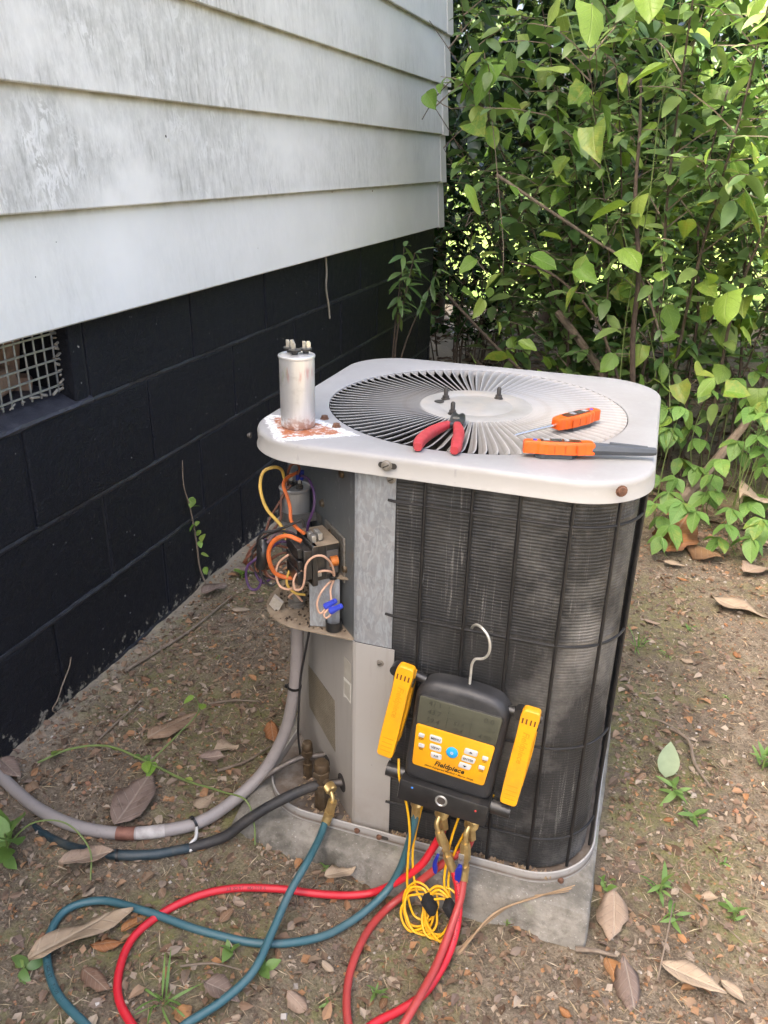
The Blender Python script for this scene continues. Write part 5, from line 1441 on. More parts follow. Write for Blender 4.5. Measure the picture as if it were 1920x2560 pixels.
# ------------------------------------------------------------------ yellow pipe clamps with coiled leads
YCAB = simple('yellow_cable', (.80, .44, .012), .38, 0, (.70, .36, .01), 40)
VELCRO = simple('black_hook_strap', (.012, .012, .012), .9)
def clamp(label, top, bot, w, cables, coil_c, coil_r, turn):
    """jaw from top (u,v) to bottom (u,v) in gauge coordinates"""
    t = thing('pipe_clamp', label, 'pipe clamp', tuple(ML((top[0] + bot[0]) / 2, bot[1], .03)))
    a = Vector(top); b = Vector(bot); d = (a - b); L = d.length; d.normalize(); s1 = Vector((d.y, -d.x))
    def CL(x, y, wd): q = b + d * y + s1 * x; return ML(q.x, q.y, wd)
    U = (CL(1, 0, 0) - CL(0, 0, 0)); V = (CL(0, 1, 0) - CL(0, 0, 0))
    hw = w / 2
    poly = rpoly([(-hw * .92, 0), (hw * .92, 0), (hw * 1.0, L * .25), (hw * .94, L * .75), (hw * 1.05, L * .93), (hw * .95, L), (-hw * .80, L), (-hw * 1.0, L * .93), (-hw * .94, L * .75), (-hw * 1.0, L * .25)], .006, 4)
    up_ = MB().prism(poly, CL(0, 0, .024), U, V, MW, .0125, bev=.0028).build('upper_jaw', YEL, t)
    for yy in (.012, .019, .026, .034):
        MB().box(CL(0, yy, .0366), (w * .62, .0012, .0008), Matrix((U, V, MW)).transposed()).build('grip_rib', simple('amber_rib', (.68, .31, .01), .45) if 'amber_rib' not in bpy.data.materials else bpy.data.materials['amber_rib'], up_)
    for xx in (-.0085, -.003, .003, .0085):
        MB().box(CL(xx, L * .885, .0366), (.0022, .0085, .0006), Matrix((U, V, MW)).transposed()).build('vent_slot', simple('brown_slot', (.16, .05, .01), .6) if 'brown_slot' not in bpy.data.materials else bpy.data.materials['brown_slot'], up_)
    letter('Fieldpiece', .0130, CL(.0006, L * .62, .0367), -V, U, bpy.data.materials['amber_rib'], up_, shear=.15, bold=.0002)
    lowp = [(-hw * .7, L * .12), (hw * .8, L * .12), (hw * .95, L * .5), (hw * .8, L * .9), (-hw * .8, L * .9)]
    MB().prism(rpoly(lowp, .005, 3), CL(.003, 0, .004), U, V, MW, .013, bev=.002).build('lower_jaw', YEL, t)
    MB().tube([CL(-hw * .9, L * .80, .018), CL(hw * 1.1, L * .80, .018)], .007, 14, spline=False).build('hinge_spring', BLKP, t)
    MB().tube([CL(-hw * 1.12, L * .90, .012), CL(-hw * 1.12, L * .90, .030)], .008, 16, spline=False).build('hinge_cap', BLKP, t)
    for c_ in cables:
        MB().tube(c_, .0019, 8, step=.004).build('cable', YCAB, t)
    cc = Vector(coil_c); pts = []
    nt_ = turn * 16
    rj = random.Random(int(coil_r * 1e5) + turn)
    for i in range(nt_ + 1):
        a_ = 2 * math.pi * i / 16 + 1.0
        rr = coil_r * (1 + .16 * math.sin(i * .61) + rj.uniform(-.05, .05))
        pts.append(cc + Vector((math.cos(a_) * rr, -.006 + .014 * (i / nt_) + .003 * math.sin(i * .4) + .62 * math.sin(a_) * rr, math.sin(a_) * rr * 1.12)) + Vector((.004 * math.sin(i * .13), 0, .003 * math.cos(i * .2))))
    MB().tube(pts, .0019, 8, step=.004).build('coiled_lead', YCAB, t)
    va = cc + Vector((.004, .0, coil_r * .75))
    MB().box(va + Vector((.014, 0, 0)), (.013, .022, .030), Matrix.Rotation(-.6, 3, 'Y'), bev=.004).build('cable_strap', VELCRO, t)
    return t
clamp('yellow spring clamp at the left side of the gauge', (-.0870, .100), (-.0975, -.057), .0262,
      [[(.790, 1.078, .240), (.796, 1.065, .215), (.805, 1.062, .191), (.813, 1.060, .157), (.818, 1.058, .118), (.818, 1.054, .069), (.820, 1.048, .027), (.827, 1.040, -.005), (.838, 1.035, -.024), (.853, 1.033, -.026)],
       [(.834, 1.092, .200), (.831, 1.083, .172), (.824, 1.075, .115), (.822, 1.066, .080), (.828, 1.055, .039), (.838, 1.045, .016), (.850, 1.038, .006)]],
      (.8440, 1.030, -.002), .0245, 4)
clamp('yellow spring clamp at the right side of the gauge', (.0960, .0885), (.0925, -.0720), .0262,
      [[(.896, 1.092, .195), (.887, 1.085, .150), (.880, 1.076, .114), (.877, 1.064, .078), (.878, 1.052, .043), (.886, 1.044, .014), (.892, 1.040, -.002)],
       [(.935, 1.092, .203), (.930, 1.088, .187), (.917, 1.084, .167), (.897, 1.080, .123), (.884, 1.068, .076), (.884, 1.055, .041), (.890, 1.048, .022), (.900, 1.042, .004)]],
      (.8780, 1.028, .002), .0250, 5)
# ------------------------------------------------------------------ leaves
def leaf_geo(kind_, n=5, fold=.16, curl=.22, wave=0.0, W=None):
    prof = {'ovate': (.56, .80), 'heart': (.88, .62), 'lance': (.25, .85), 'dead': (.42, .85), 'blade': (.07, 1.0), 'round': (.72, .78)}[kind_]
    w0 = W or prof[0]; p = prof[1]
    vs = []; fs = []
    for i in range(n + 1):
        t = i / n
        w = w0 * .5 * (math.sin(math.pi * min(1, t ** p)) ** .85) if 0 < t < 1 else .004
        if kind_ == 'heart' and i == 1: w *= 1.12
        x = t
        if kind_ == 'heart' and i == 1: xe = t - .10
        else: xe = t
        zc = -curl * t * t
        zz = wave * math.sin(t * 9)
        vs += [(xe, -w, zc + fold * w + zz), (x, 0, zc), (xe, w, zc + fold * w - zz)]
    for i in range(n):
        a = i * 3
        fs += [(a, a + 3, a + 4, a + 1), (a + 1, a + 4, a + 5, a + 2)]
    return np.array(vs), np.array(fs)
def leaf_rich(kind_, seed, W=None, fold=None):
    """leaf with five columns: cupped, wavy, a little torn"""
    rj = random.Random(seed)
    w0, p = {'ovate': (.58, .80), 'heart': (.86, .60), 'round': (.74, .72), 'dead': (.42, .85)}[kind_]
    w0 = W or w0
    n = 9; vs = []; fs = []
    cup = rj.uniform(-.35, .45); curl = rj.uniform(-.05, .45); tw = rj.uniform(-.5, .5); ph = rj.uniform(0, 6); wv = rj.uniform(.01, .05); asym = rj.uniform(.9, 1.1); bend = rj.uniform(-.12, .12)
    tip = rj.choice([0, 0, 0, 1])
    if fold is not None: cup = fold * rj.uniform(.4, 1.2) * rj.choice([1, 1, -.7]); curl = rj.uniform(-.10, .16); wv = rj.uniform(.02, .06)
    for i in range(n + 1):
        t = i / n
        w = w0 * .5 * (math.sin(math.pi * min(1, t ** p)) ** .8) if 0 < t < 1 else .006
        if kind_ == 'heart' and i == 1: w *= 1.25
        if t > .8 and kind_ != 'ovate': w *= .86
        for j, y in enumerate((-1, -.52, 0, .52, 1)):
            ww = w * (asym if y > 0 else 2 - asym)
            if abs(y) == 1: ww *= 1 + (rj.uniform(-.22, .08) if fold is not None else rj.uniform(-.07, .05))
            x = t
            if kind_ == 'heart' and i == 1: x -= .13 * abs(y)
            yy = y * ww + bend * t * t
            z = -curl * t * t + cup * (abs(y) ** 1.6) * ww + wv * math.sin(t * 8 + ph + (y > 0) * 1.7) * abs(y) + tw * y * ww * t * .6 + (.03 if y else 0) * (1 - t)
            if tip and t > .85: z += (t - .85) * 1.2
            vs.append((x, yy, z))
    for i in range(n):
        for j in range(4):
            a = i * 5 + j
            fs.append((a, a + 5, a + 6, a + 1))
    return np.array(vs), np.array(fs)
def euler_mats(az, pit, rol):
    ca, sa = np.cos(az), np.sin(az); cp_, sp_ = np.cos(pit), np.sin(pit); cr, sr = np.cos(rol), np.sin(rol)
    Z = np.zeros_like(ca); O = np.ones_like(ca)
    Rz = np.stack([np.stack([ca, -sa, Z], -1), np.stack([sa, ca, Z], -1), np.stack([Z, Z, O], -1)], -2)
    Ry = np.stack([np.stack([cp_, Z, sp_], -1), np.stack([Z, O, Z], -1), np.stack([-sp_, Z, cp_], -1)], -2)
    Rx = np.stack([np.stack([O, Z, Z], -1), np.stack([Z, cr, -sr], -1), np.stack([Z, sr, cr], -1)], -2)
    return Rz @ Ry @ Rx
def scatter(geo, pos, az, pit, rol, size):
    v, f = geo
    M = euler_mats(az, pit, rol) * np.asarray(size)[:, None, None]
    V = np.einsum('kij,vj->kvi', M, v) + pos[:, None, :]
    Fq = f[None] + (np.arange(len(pos)) * len(v))[:, None, None]
    return V.reshape(-1, 3), Fq.reshape(-1, 4)
def leaf_mat(name, cols, rough=.42, trans=.38, spot=None, spec=.45, veins=False, age=None):
    m = Mt(name)
    r_ = m.island()
    stops = [(i / max(1, len(cols) - 1), c) for i, c in enumerate(cols)]
    col = m.ramp(r_, stops)
    nz = m.noise(38, 4, .6)
    col = m.mix(m.ramp(nz, [(.35, 0.0), (.7, .4)]), col, m.mix(.5, col, (.0, .0, .0)))
    if spot:
        col = m.mix(m.ramp(m.noise(28, 5, .7), [(.60, 0.0), (.68, .8)]), col, spot)
    if age:                                                     # yellowing and brown blotches on some leaves
        r2 = m.m('FRACT', m.m('MULTIPLY', r_, 17.3))
        off = m.n('ShaderNodeCombineXYZ', None, X=m.m('MULTIPLY', r_, 90.0), Y=r2).outputs[0]
        bl = m.n('ShaderNodeTexNoise', None, Vector=m.n('ShaderNodeVectorMath', {'operation': 'ADD'}, i0=m.co, i1=off).outputs[0], Scale=3.2, Detail=5.0, Roughness=.65).outputs[0]
        col = m.mix(m.m('MULTIPLY', m.ramp(bl, [(.46, 0.0), (.66, 1.0)]), m.ramp(r2, [(.55, 0.0), (.9, .8)])), col, age)
        col = m.mix(m.m('MULTIPLY', m.ramp(bl, [(.68, 0.0), (.71, .9)]), m.ramp(r2, [(.35, 0.0), (.5, 1.0)])), col, (.17, .10, .035))
    if veins:                                                   # leaf runs along its own X
        x, y, z = m.sep(m.nt.nodes.new('ShaderNodeTexCoord').outputs['UV']) if veins == 'uv' else m.sep()
        ay = m.m('ABSOLUTE', y)
        rib = m.ramp(ay, [(.0, 1.0), (.010, .7), (.022, 0.0)])
        sv = m.ramp(m.m('ABSOLUTE', m.m('SUBTRACT', m.m('FRACT', m.m('MULTIPLY', m.m('SUBTRACT', x, m.m('MULTIPLY', ay, .9)), 6.5)), .5)), [(.0, .55), (.05, .3), (.10, 0.0)])
        vein = m.m('MAXIMUM', rib, sv)
        col = m.mix(m.m('MULTIPLY', vein, .38), col, m.mix(.5, col, (.55, .62, .25) if veins != 'uv' else (.75, .66, .52)))
        if veins == 'uv':
            ed = m.ramp(m.m('ADD', ay, m.m('MULTIPLY', m.noise(60, 4, .7), .16)), [(.20, 0.0), (.30, .55)])
            col = m.mix(ed, col, m.mix(.6, col, (.05, .03, .02)))
            col = m.mix(m.ramp(m.noise(260, 5, .75), [(.60, 0.0), (.70, .55)]), col, (.11, .065, .04))
        m.bump(m.m('MULTIPLY', vein, -1.0), .35, .01)
    m.set(Base_Color=col, Roughness=rough, Specular_IOR_Level=spec)
    tr = m.n('ShaderNodeBsdfTranslucent', None, Color=m.mix(1.0, col, (1.0, 1.0, .55), 'MULTIPLY'))
    mx = m.n('ShaderNodeMixShader', None, i0=trans, i1=m.b.outputs[0], i2=tr.outputs[0])
    m.nt.links.new(mx.outputs[0], m.out.inputs[0])
    return m.mat
L_PRIVET = leaf_mat('grey_green_leaf', [(.065, .135, .045), (.11, .21, .06), (.19, .30, .09), (.09, .18, .065), (.26, .37, .11), (.075, .15, .05)], .38, .28)
L_VINE = leaf_mat('bright_green_leaf', [(.17, .32, .05), (.22, .39, .06), (.30, .45, .08), (.14, .27, .05), (.36, .46, .10)], .38, .36, veins=True, age=(.42, .42, .08))
L_DARK = leaf_mat('dark_glossy_leaf', [(.018, .042, .018), (.030, .066, .024), (.050, .10, .032), (.022, .052, .02)], .26, .18)
L_FAR = leaf_mat('far_foliage', [(.05, .09, .028), (.08, .14, .035), (.12, .19, .05), (.035, .07, .025)], .6, .3)
L_CREEP = leaf_mat('fresh_creeper_leaf', [(.15, .30, .07), (.19, .35, .08), (.12, .25, .06)], .45, .38, veins=True, age=(.36, .38, .08))
L_WEED = leaf_mat('weed_leaf', [(.17, .30, .07), (.22, .36, .10), (.14, .26, .07)], .5, .4)
L_BROWN = leaf_mat('dead_leaf', [(.24, .125, .065), (.30, .19, .115), (.20, .12, .08), (.34, .23, .15), (.26, .145, .07)], .7, .15, (.13, .07, .045), .25, veins='uv')
L_TAN = leaf_mat('pale_dead_leaf', [(.40, .30, .20), (.46, .36, .26), (.36, .26, .19)], .75, .15, (.24, .17, .12), .2, veins='uv')
L_ORANGE = leaf_mat('orange_dead_leaf', [(.42, .19, .07), (.36, .15, .06), (.46, .24, .10)], .6, .2, (.20, .09, .04), .3, veins='uv')
L_GREYB = leaf_mat('grey_brown_dead_leaf', [(.23, .17, .135), (.18, .13, .105), (.27, .20, .16)], .75, .1, (.12, .085, .065), .2, veins='uv')
L_LITTER = leaf_mat('litter_flakes', [(.10, .066, .044), (.21, .145, .095), (.30, .21, .14), (.38, .20, .095), (.15, .10, .07), (.44, .36, .27), (.17, .125, .10), (.25, .165, .11), (.10, .07, .05), (.33, .25, .18)], .85, .05, None, .15)
L_STRAW = leaf_mat('dry_straw', [(.46, .37, .23), (.30, .215, .13), (.52, .44, .31), (.24, .165, .10), (.38, .29, .19)], .8, .1, None, .2)
BARK = simple('grey_brown_bark', (.115, .085, .060), .9, 0, (.065, .048, .035), 40, .8, 120, .004)
BARKD = simple('dark_brown_bark', (.075, .052, .036), .9, 0, (.042, .030, .022), 40, .8, 120, .004)
BARKL = simple('pale_twig_bark', (.24, .19, .14), .85, 0, (.14, .105, .075), 60, .6, 200, .002)
GREENSTEM = simple('green_stem', (.16, .22, .06), .55, 0, (.11, .15, .045), 40)

def leaf_objs(name, geo, mat, pos, az, pit, rol, size, parent):
    v, f = geo
    me = bpy.data.meshes.new(name)
    me.from_pydata([tuple(p) for p in v], [], [tuple(q) for q in f])
    for p in me.polygons: p.use_smooth = True
    me.materials.append(mat); me.update()
    Ms = euler_mats(np.asarray(az), np.asarray(pit), np.asarray(rol))
    for i in range(len(pos)):
        o = link(name, me, parent)
        M4 = Matrix([list(r_) + [0] for r_ in (Ms[i] * size[i])] + [[0, 0, 0, 1]])
        o.matrix_basis = Matrix.Translation(Vector(pos[i])) @ M4

# ---- narrow-leaved shrubs
def shrub(label, base, nst, hmin, hmax, spread, lean, leaf_len, mat, kind_='lance', seed=1, n_obj=130, dens=.045, stem_mat=BARK, low=.15, W=None):
    rg = np.random.default_rng(seed); rs = random.Random(seed)
    t = thing('shrub', label, 'shrub', (base[0], base[1], 0), 'shrubs behind the air conditioner')
    P, A, PT, RO, SZ = [], [], [], [], []
    for s_ in range(nst):
        a = rs.uniform(0, 2 * math.pi); rr = spread * math.sqrt(rs.random())
        x, y = base[0] + math.cos(a) * rr, base[1] + math.sin(a) * rr * .7
        h = rs.uniform(hmin, hmax)
        ox, oy = math.cos(a) * lean * rs.uniform(.3, 1.2) + rs.uniform(-.15, .15), math.sin(a) * lean * rs.uniform(.2, .9) - .08 + rs.uniform(-.15, .15)
        pts = []
        for i in range(7):
            q = i / 6
            pts.append((x + ox * q ** 1.6 + rs.uniform(-.02, .02), y + oy * q ** 1.6 + rs.uniform(-.02, .02), -.03 + h * q - .22 * lean * q ** 3))
        r0 = rs.uniform(.0035, .0075)
        MB().tube(pts, [r0 * (1 - .8 * i / 6) for i in range(7)], 6, step=.08).build('stem', stem_mat, t)
        Q, _ = catmull([Vector(p) for p in pts], [1] * 7, .05)
        # side twigs
        sprays = [Q]
        for k_ in range(int(h * 7)):
            b = Q[rs.randrange(int(len(Q) * .18), len(Q))]; az = rs.uniform(0, 6.28); L = rs.uniform(.15, .45)
            tw = [b, b + Vector((math.cos(az) * L * .5, math.sin(az) * L * .5, L * .35)), b + Vector((math.cos(az) * L, math.sin(az) * L, L * .38))]
            if tw[2].x < .2 and tw[2].y < 4.25: continue
            MB_tw.tube(tw, [.0028, .002, .0012], 4, step=.1)
            tq, _ = catmull(tw, [1] * 3, .03); sprays.append(tq)
        for sp_ in sprays:
            az0 = rs.uniform(0, 6.28)
            acc = 0.0; side = 0
            for i in range(1, len(sp_)):
                acc += (sp_[i] - sp_[i - 1]).length
                if sp_[i].z < low or (sp_[i].x < .26 and sp_[i].y < 4.25): continue
                if acc > dens:
                    acc = 0; side += 1
                    for k_ in (0, 1):
                        az = az0 + side * math.pi / 2 + k_ * math.pi + rs.uniform(-.4, .4)
                        P.append(tuple(sp_[i])); A.append(az); PT.append(rs.uniform(-.35, .75)); RO.append(rs.uniform(-.6, .6)); SZ.append(leaf_len * rs.uniform(.4, 1.25))
    P = np.array(P); A = np.array(A); PT = np.array(PT); RO = np.array(RO); SZ = np.array(SZ)
    camp = np.array((1.06, .1445, 1.07))
    sel = np.argsort(np.linalg.norm(P - camp, axis=1) / SZ)
    g5 = leaf_geo(kind_, 6, .22, .22, .015, W); g3 = leaf_geo(kind_, 4, .22, .22, 0, W)
    i5, i3 = sel[:n_obj], sel[n_obj:]
    leaf_objs('leaf', g5, mat, P[i5], A[i5], PT[i5], RO[i5], SZ[i5], t)
    if len(i3):
        V, F_ = scatter(g3, P[i3], A[i3], PT[i3], RO[i3], SZ[i3])
        kind(np_mesh('foliage', V, F_, mat, t), 'stuff')
    return t, P
def with_twigs(fn):
    global MB_tw
    MB_tw = MB()
    t, P = fn()
    if MB_tw.v: kind(MB_tw.build('twigs', BARKL, t), 'stuff')
    return t
with_twigs(lambda: shrub('tall grey green shrub with narrow leaves rising behind the right of the unit', (1.10, 3.35), 19, 1.0, 2.1, .34, .60, .082, L_PRIVET, 'ovate', seed=3, n_obj=240, dens=.050, W=.45))
with_twigs(lambda: shrub('leafy shrub beside the white house corner', (.68, 3.75), 15, .9, 2.1, .26, .42, .085, L_PRIVET, 'ovate', seed=5, n_obj=180, dens=.055, W=.50))
with_twigs(lambda: shrub('dense shrub reaching in at the right edge', (1.85, 3.25), 20, 1.0, 2.3, .40, .62, .080, L_PRIVET, 'lance', seed=8, n_obj=200, dens=.045, W=.34))
with_twigs(lambda: shrub('dark glossy low bush just past the house corner', (.02, 4.62), 20, .55, 1.15, .28, .22, .06, L_DARK, 'ovate', seed=19, n_obj=60, dens=.032))
with_twigs(lambda: shrub('low shady undergrowth right of the house corner', (.10, 4.75), 12, .5, 1.1, .35, .30, .06, L_PRIVET, 'ovate', seed=15, n_obj=40, dens=.05))
with_twigs(lambda: shrub('low shady undergrowth around the thick trunk', (.95, 4.7), 7, .6, 1.1, .5, .35, .07, L_PRIVET, 'lance', seed=16, n_obj=40, dens=.05))
with_twigs(lambda: shrub('low shady undergrowth behind the right hand stems', (1.75, 4.7), 7, .6, 1.1, .5, .35, .07, L_PRIVET, 'ovate', seed=17, n_obj=40, dens=.05))
# slender seedling shrub in front of the black wall by the corner
rs = random.Random(21)
t = thing('seedling', 'spindly green seedling with narrow leaves against the black wall near the house corner', 'seedling', (.07, 3.25, 0))
P, A, PT, RO, SZ = [], [], [], [], []
for s_ in range(4):
    h = rs.uniform(.62, .86); ox = rs.uniform(-.01, .18); oy = rs.uniform(-.1, .35)
    pts = [(.07 + rs.uniform(-.01, .03), 3.25 + rs.uniform(-.05, .05), -.02), (.075 + ox * .2, 3.25 + oy * .3, h * .5), (.08 + ox, 3.25 + oy, h)]
    MB().tube(pts, [.006, .004, .002], 6, step=.06).build('stem', BARK, t)
    Q, _ = catmull([Vector(p) for p in pts], [1] * 3, .03)
    for i, q in enumerate(Q):
        if q.z > .50:
            for k_ in range(3):
                P.append(tuple(q)); A.append(rs.uniform(-1.9, 1.9)); PT.append(rs.uniform(-.5, .8)); RO.append(rs.uniform(-.5, .5)); SZ.append(rs.uniform(.05, .10))
leaf_objs('leaf', leaf_geo('lance', 5, .22, .2), L_PRIVET, np.array(P), A, PT, RO, SZ, t)

# ---- climbing vine with broad heart-shaped leaves
VL = [(0.79,2.61,1.40,0.098),(0.44,3.49,1.52,0.088),(0.63,3.18,1.52,0.099),(0.75,3.56,1.42,0.096),(0.94,3.66,1.50,0.088),(0.99,2.92,1.29,0.096),(0.37,3.28,1.37,0.092),(0.42,3.49,1.40,0.073),(0.42,3.21,1.33,0.128),(0.36,3.25,1.21,0.078),(0.51,3.48,1.23,0.082),(0.44,3.33,1.22,0.087),(0.60,3.46,1.21,0.073),(0.40,3.29,1.15,0.071),(0.55,3.38,1.15,0.080),(0.36,3.20,1.15,0.085),(0.48,3.36,1.16,0.072),(0.81,3.00,1.19,0.103),(0.88,3.47,1.19,0.087),(0.72,3.50,1.25,0.073),(0.89,3.36,1.08,0.101),(0.95,3.38,1.16,0.092),(1.02,3.53,1.10,0.081),(1.06,3.49,1.07,0.048),(1.16,3.56,1.29,0.094),(1.16,3.47,1.22,0.085),(1.29,3.77,1.37,0.098),(1.20,3.65,1.38,0.071),(1.29,3.64,1.16,0.097),(0.93,2.91,0.91,0.103),(1.02,3.33,0.90,0.102),(1.36,3.63,1.00,0.090),(1.22,2.42,0.97,0.103),(1.32,3.51,0.83,0.089),(1.36,3.34,0.82,0.100),(1.29,3.38,0.72,0.103),(1.26,2.90,0.67,0.103),(0.81,3.19,0.84,0.069),(0.80,3.15,0.74,0.085),(0.70,3.23,0.94,0.062),(0.76,3.41,0.90,0.074),(0.52,3.10,0.67,0.071),(0.42,3.13,0.71,0.072),(0.96,3.21,0.67,0.070),(0.91,3.23,0.64,0.064),(1.04,3.23,0.61,0.071),(0.99,3.20,0.61,0.063),(0.84,3.20,0.59,0.064),(1.03,3.19,0.44,0.080),(1.28,3.36,0.47,0.098),(1.15,3.25,0.44,0.072),(1.41,3.33,0.54,0.103),(0.24,3.41,1.35,0.073),(0.14,3.38,1.26,0.074),(0.21,3.34,1.30,0.048),(0.33,3.27,1.31,0.085),(1.03,3.07,0.47,0.069),(0.95,3.03,0.44,0.069),(1.10,3.07,0.42,0.069),(1.17,3.06,0.35,0.069),(1.09,3.04,0.37,0.061),(1.04,3.04,0.38,0.054),(1.20,3.13,0.47,0.084),(1.27,3.17,0.52,0.092),(1.39,3.20,0.57,0.098),(1.16,3.01,0.25,0.054),(1.21,3.04,0.27,0.061),(1.24,3.10,0.38,0.061),(1.31,3.13,0.41,0.069)]
rs = random.Random(31)
vine = thing('vine', 'climbing vine with broad bright green leaves trailing over the shrubs', 'vine', (1.0, 3.1, 0))
P, A, PT, RO, SZ = [], [], [], [], []
def aim(az_c, spread): return az_c + rs.uniform(-spread, spread)
for (x, y, z, l) in VL:
    # blade hangs: tip down, face turned towards the light and the viewer
    P.append((x, y, z + l * .4)); A.append(rs.choice([-1.2, -2.0, -.5, -2.7]) + rs.uniform(-.5, .5)); PT.append(rs.uniform(.15, 1.15)); RO.append(rs.uniform(-.8, .8)); SZ.append(l * 1.15)
for i in range(231):
    x = rs.uniform(.42, 1.85); y = rs.uniform(2.75, 3.6); z = rs.uniform(.30, 1.75)
    P.append((x, y, z)); A.append(rs.choice([-1.2, -2.0, -.5, 1.0]) + rs.uniform(-.6, .6)); PT.append(rs.uniform(-.2, 1.1)); RO.append(rs.uniform(-.9, .9)); SZ.append(rs.choice([rs.uniform(.04, .07), rs.uniform(.07, .105)]))
P = np.array(P); A = np.array(A); PT = np.array(PT); RO = np.array(RO); SZ = np.array(SZ)
hs = np.arange(len(P)) % 12
for k_ in range(12):
    q = hs == k_
    leaf_objs('leaf', leaf_rich(('heart', 'round', 'ovate', 'heart')[k_ % 4], 100 + k_), L_VINE, P[q], A[q], PT[q], RO[q], SZ[q], vine)
PS = sorted([tuple(p) for p in P[:69]], key=lambda p: (round(p[0] * 4), p[2]))
for i in range(0, len(PS) - 3, 3):
    a, b, c = Vector(PS[i]), Vector(PS[i + 1]), Vector(PS[i + 2])
    MB().tube([a, (a + b) / 2 + Vector((rs.uniform(-.03, .03), .03, rs.uniform(-.05, .02))), b, (b + c) / 2 + Vector((0, .02, -.03)), c], .0017, 5, step=.04).build('vine_stem', GREENSTEM if i % 2 else BARKL, vine)
# long runner hanging from the top, and a twig reaching over the siding
MB().tube([(.98, 2.95, 1.75), (1.0, 2.95, 1.45), (.985, 2.94, 1.2), (.99, 2.96, .95), (.97, 2.98, .6), (.99, 3.0, .2)], .0016, 6, step=.05).build('vine_stem', GREENSTEM, vine)
MB().tube([(.52, 3.4, 1.28), (.40, 3.35, 1.36), (.28, 3.38, 1.36), (.18, 3.38, 1.28), (.13, 3.37, 1.20)], .0018, 6, step=.05).build('vine_stem', BARK, vine)

# ---- bare stems and leaning branches at the shrubs' feet
def branch(label, pts, r0, r1, mat=BARK, group='bare branches'):
    o = MB().tube(pts, [r0 + (r1 - r0) * i / (len(pts) - 1) for i in range(len(pts))], 8, step=.05).build('branch', mat)
    return tag(o, label, 'branch', group)
branch('upright brown stem rising just behind the white top', [(1.02, 2.95, -.02), (1.03, 2.95, .30), (1.0, 2.96, .55), (.99, 2.95, .75), (.945, 3.0, .98), (.93, 3.1, 1.15), (.90, 3.25, 1.35)], .011, .004, BARKD)
branch('leaning pale broken branch behind the white top', [(.70, 3.4, .53), (.82, 3.3, .43), (.91, 3.22, .34), (1.0, 3.1, .12), (1.03, 3.05, -.02)], .015, .012, BARKL)
branch('thin branch slanting down from the house corner to the unit', [(.24, 3.45, .56), (.46, 3.35, .40), (.72, 3.2, .24), (.95, 3.1, -.01)], .006, .008)
branch('low thin branch lying on the leaf litter behind the unit', [(.30, 3.6, .30), (.55, 3.45, .18), (.85, 3.25, .05)], .005, .007)
branch('dark slender stem right of the brown stem', [(1.24, 3.15, -.02), (1.21, 3.2, .35), (1.20, 3.22, .6), (1.15, 3.3, .95), (1.18, 3.4, 1.3)], .006, .003, BARKD)
branch('dark slender stem near the right edge', [(1.40, 3.3, -.02), (1.38, 3.3, .4), (1.33, 3.35, .8), (1.38, 3.4, 1.2)], .006, .003, BARKD)
branch('arching bare twig above the leaning branches', [(.52, 3.3, .72), (.68, 3.2, .70), (.85, 3.12, .58), (.98, 3.05, .35), (1.05, 3.0, .1)], .004, .006)
branch('pale stem crossing the shrub from left to right', [(.45, 3.25, 1.02), (.62, 3.2, .93), (.80, 3.12, .84), (.98, 3.05, .74), (1.1, 3.0, .52)], .006, .004, BARKL)
branch('dead grey branch at the foot of the right shrub', [(1.24, 2.9, .02), (1.33, 2.95, .16), (1.40, 3.0, .28), (1.52, 3.05, .42)], .020, .010, BARKL)

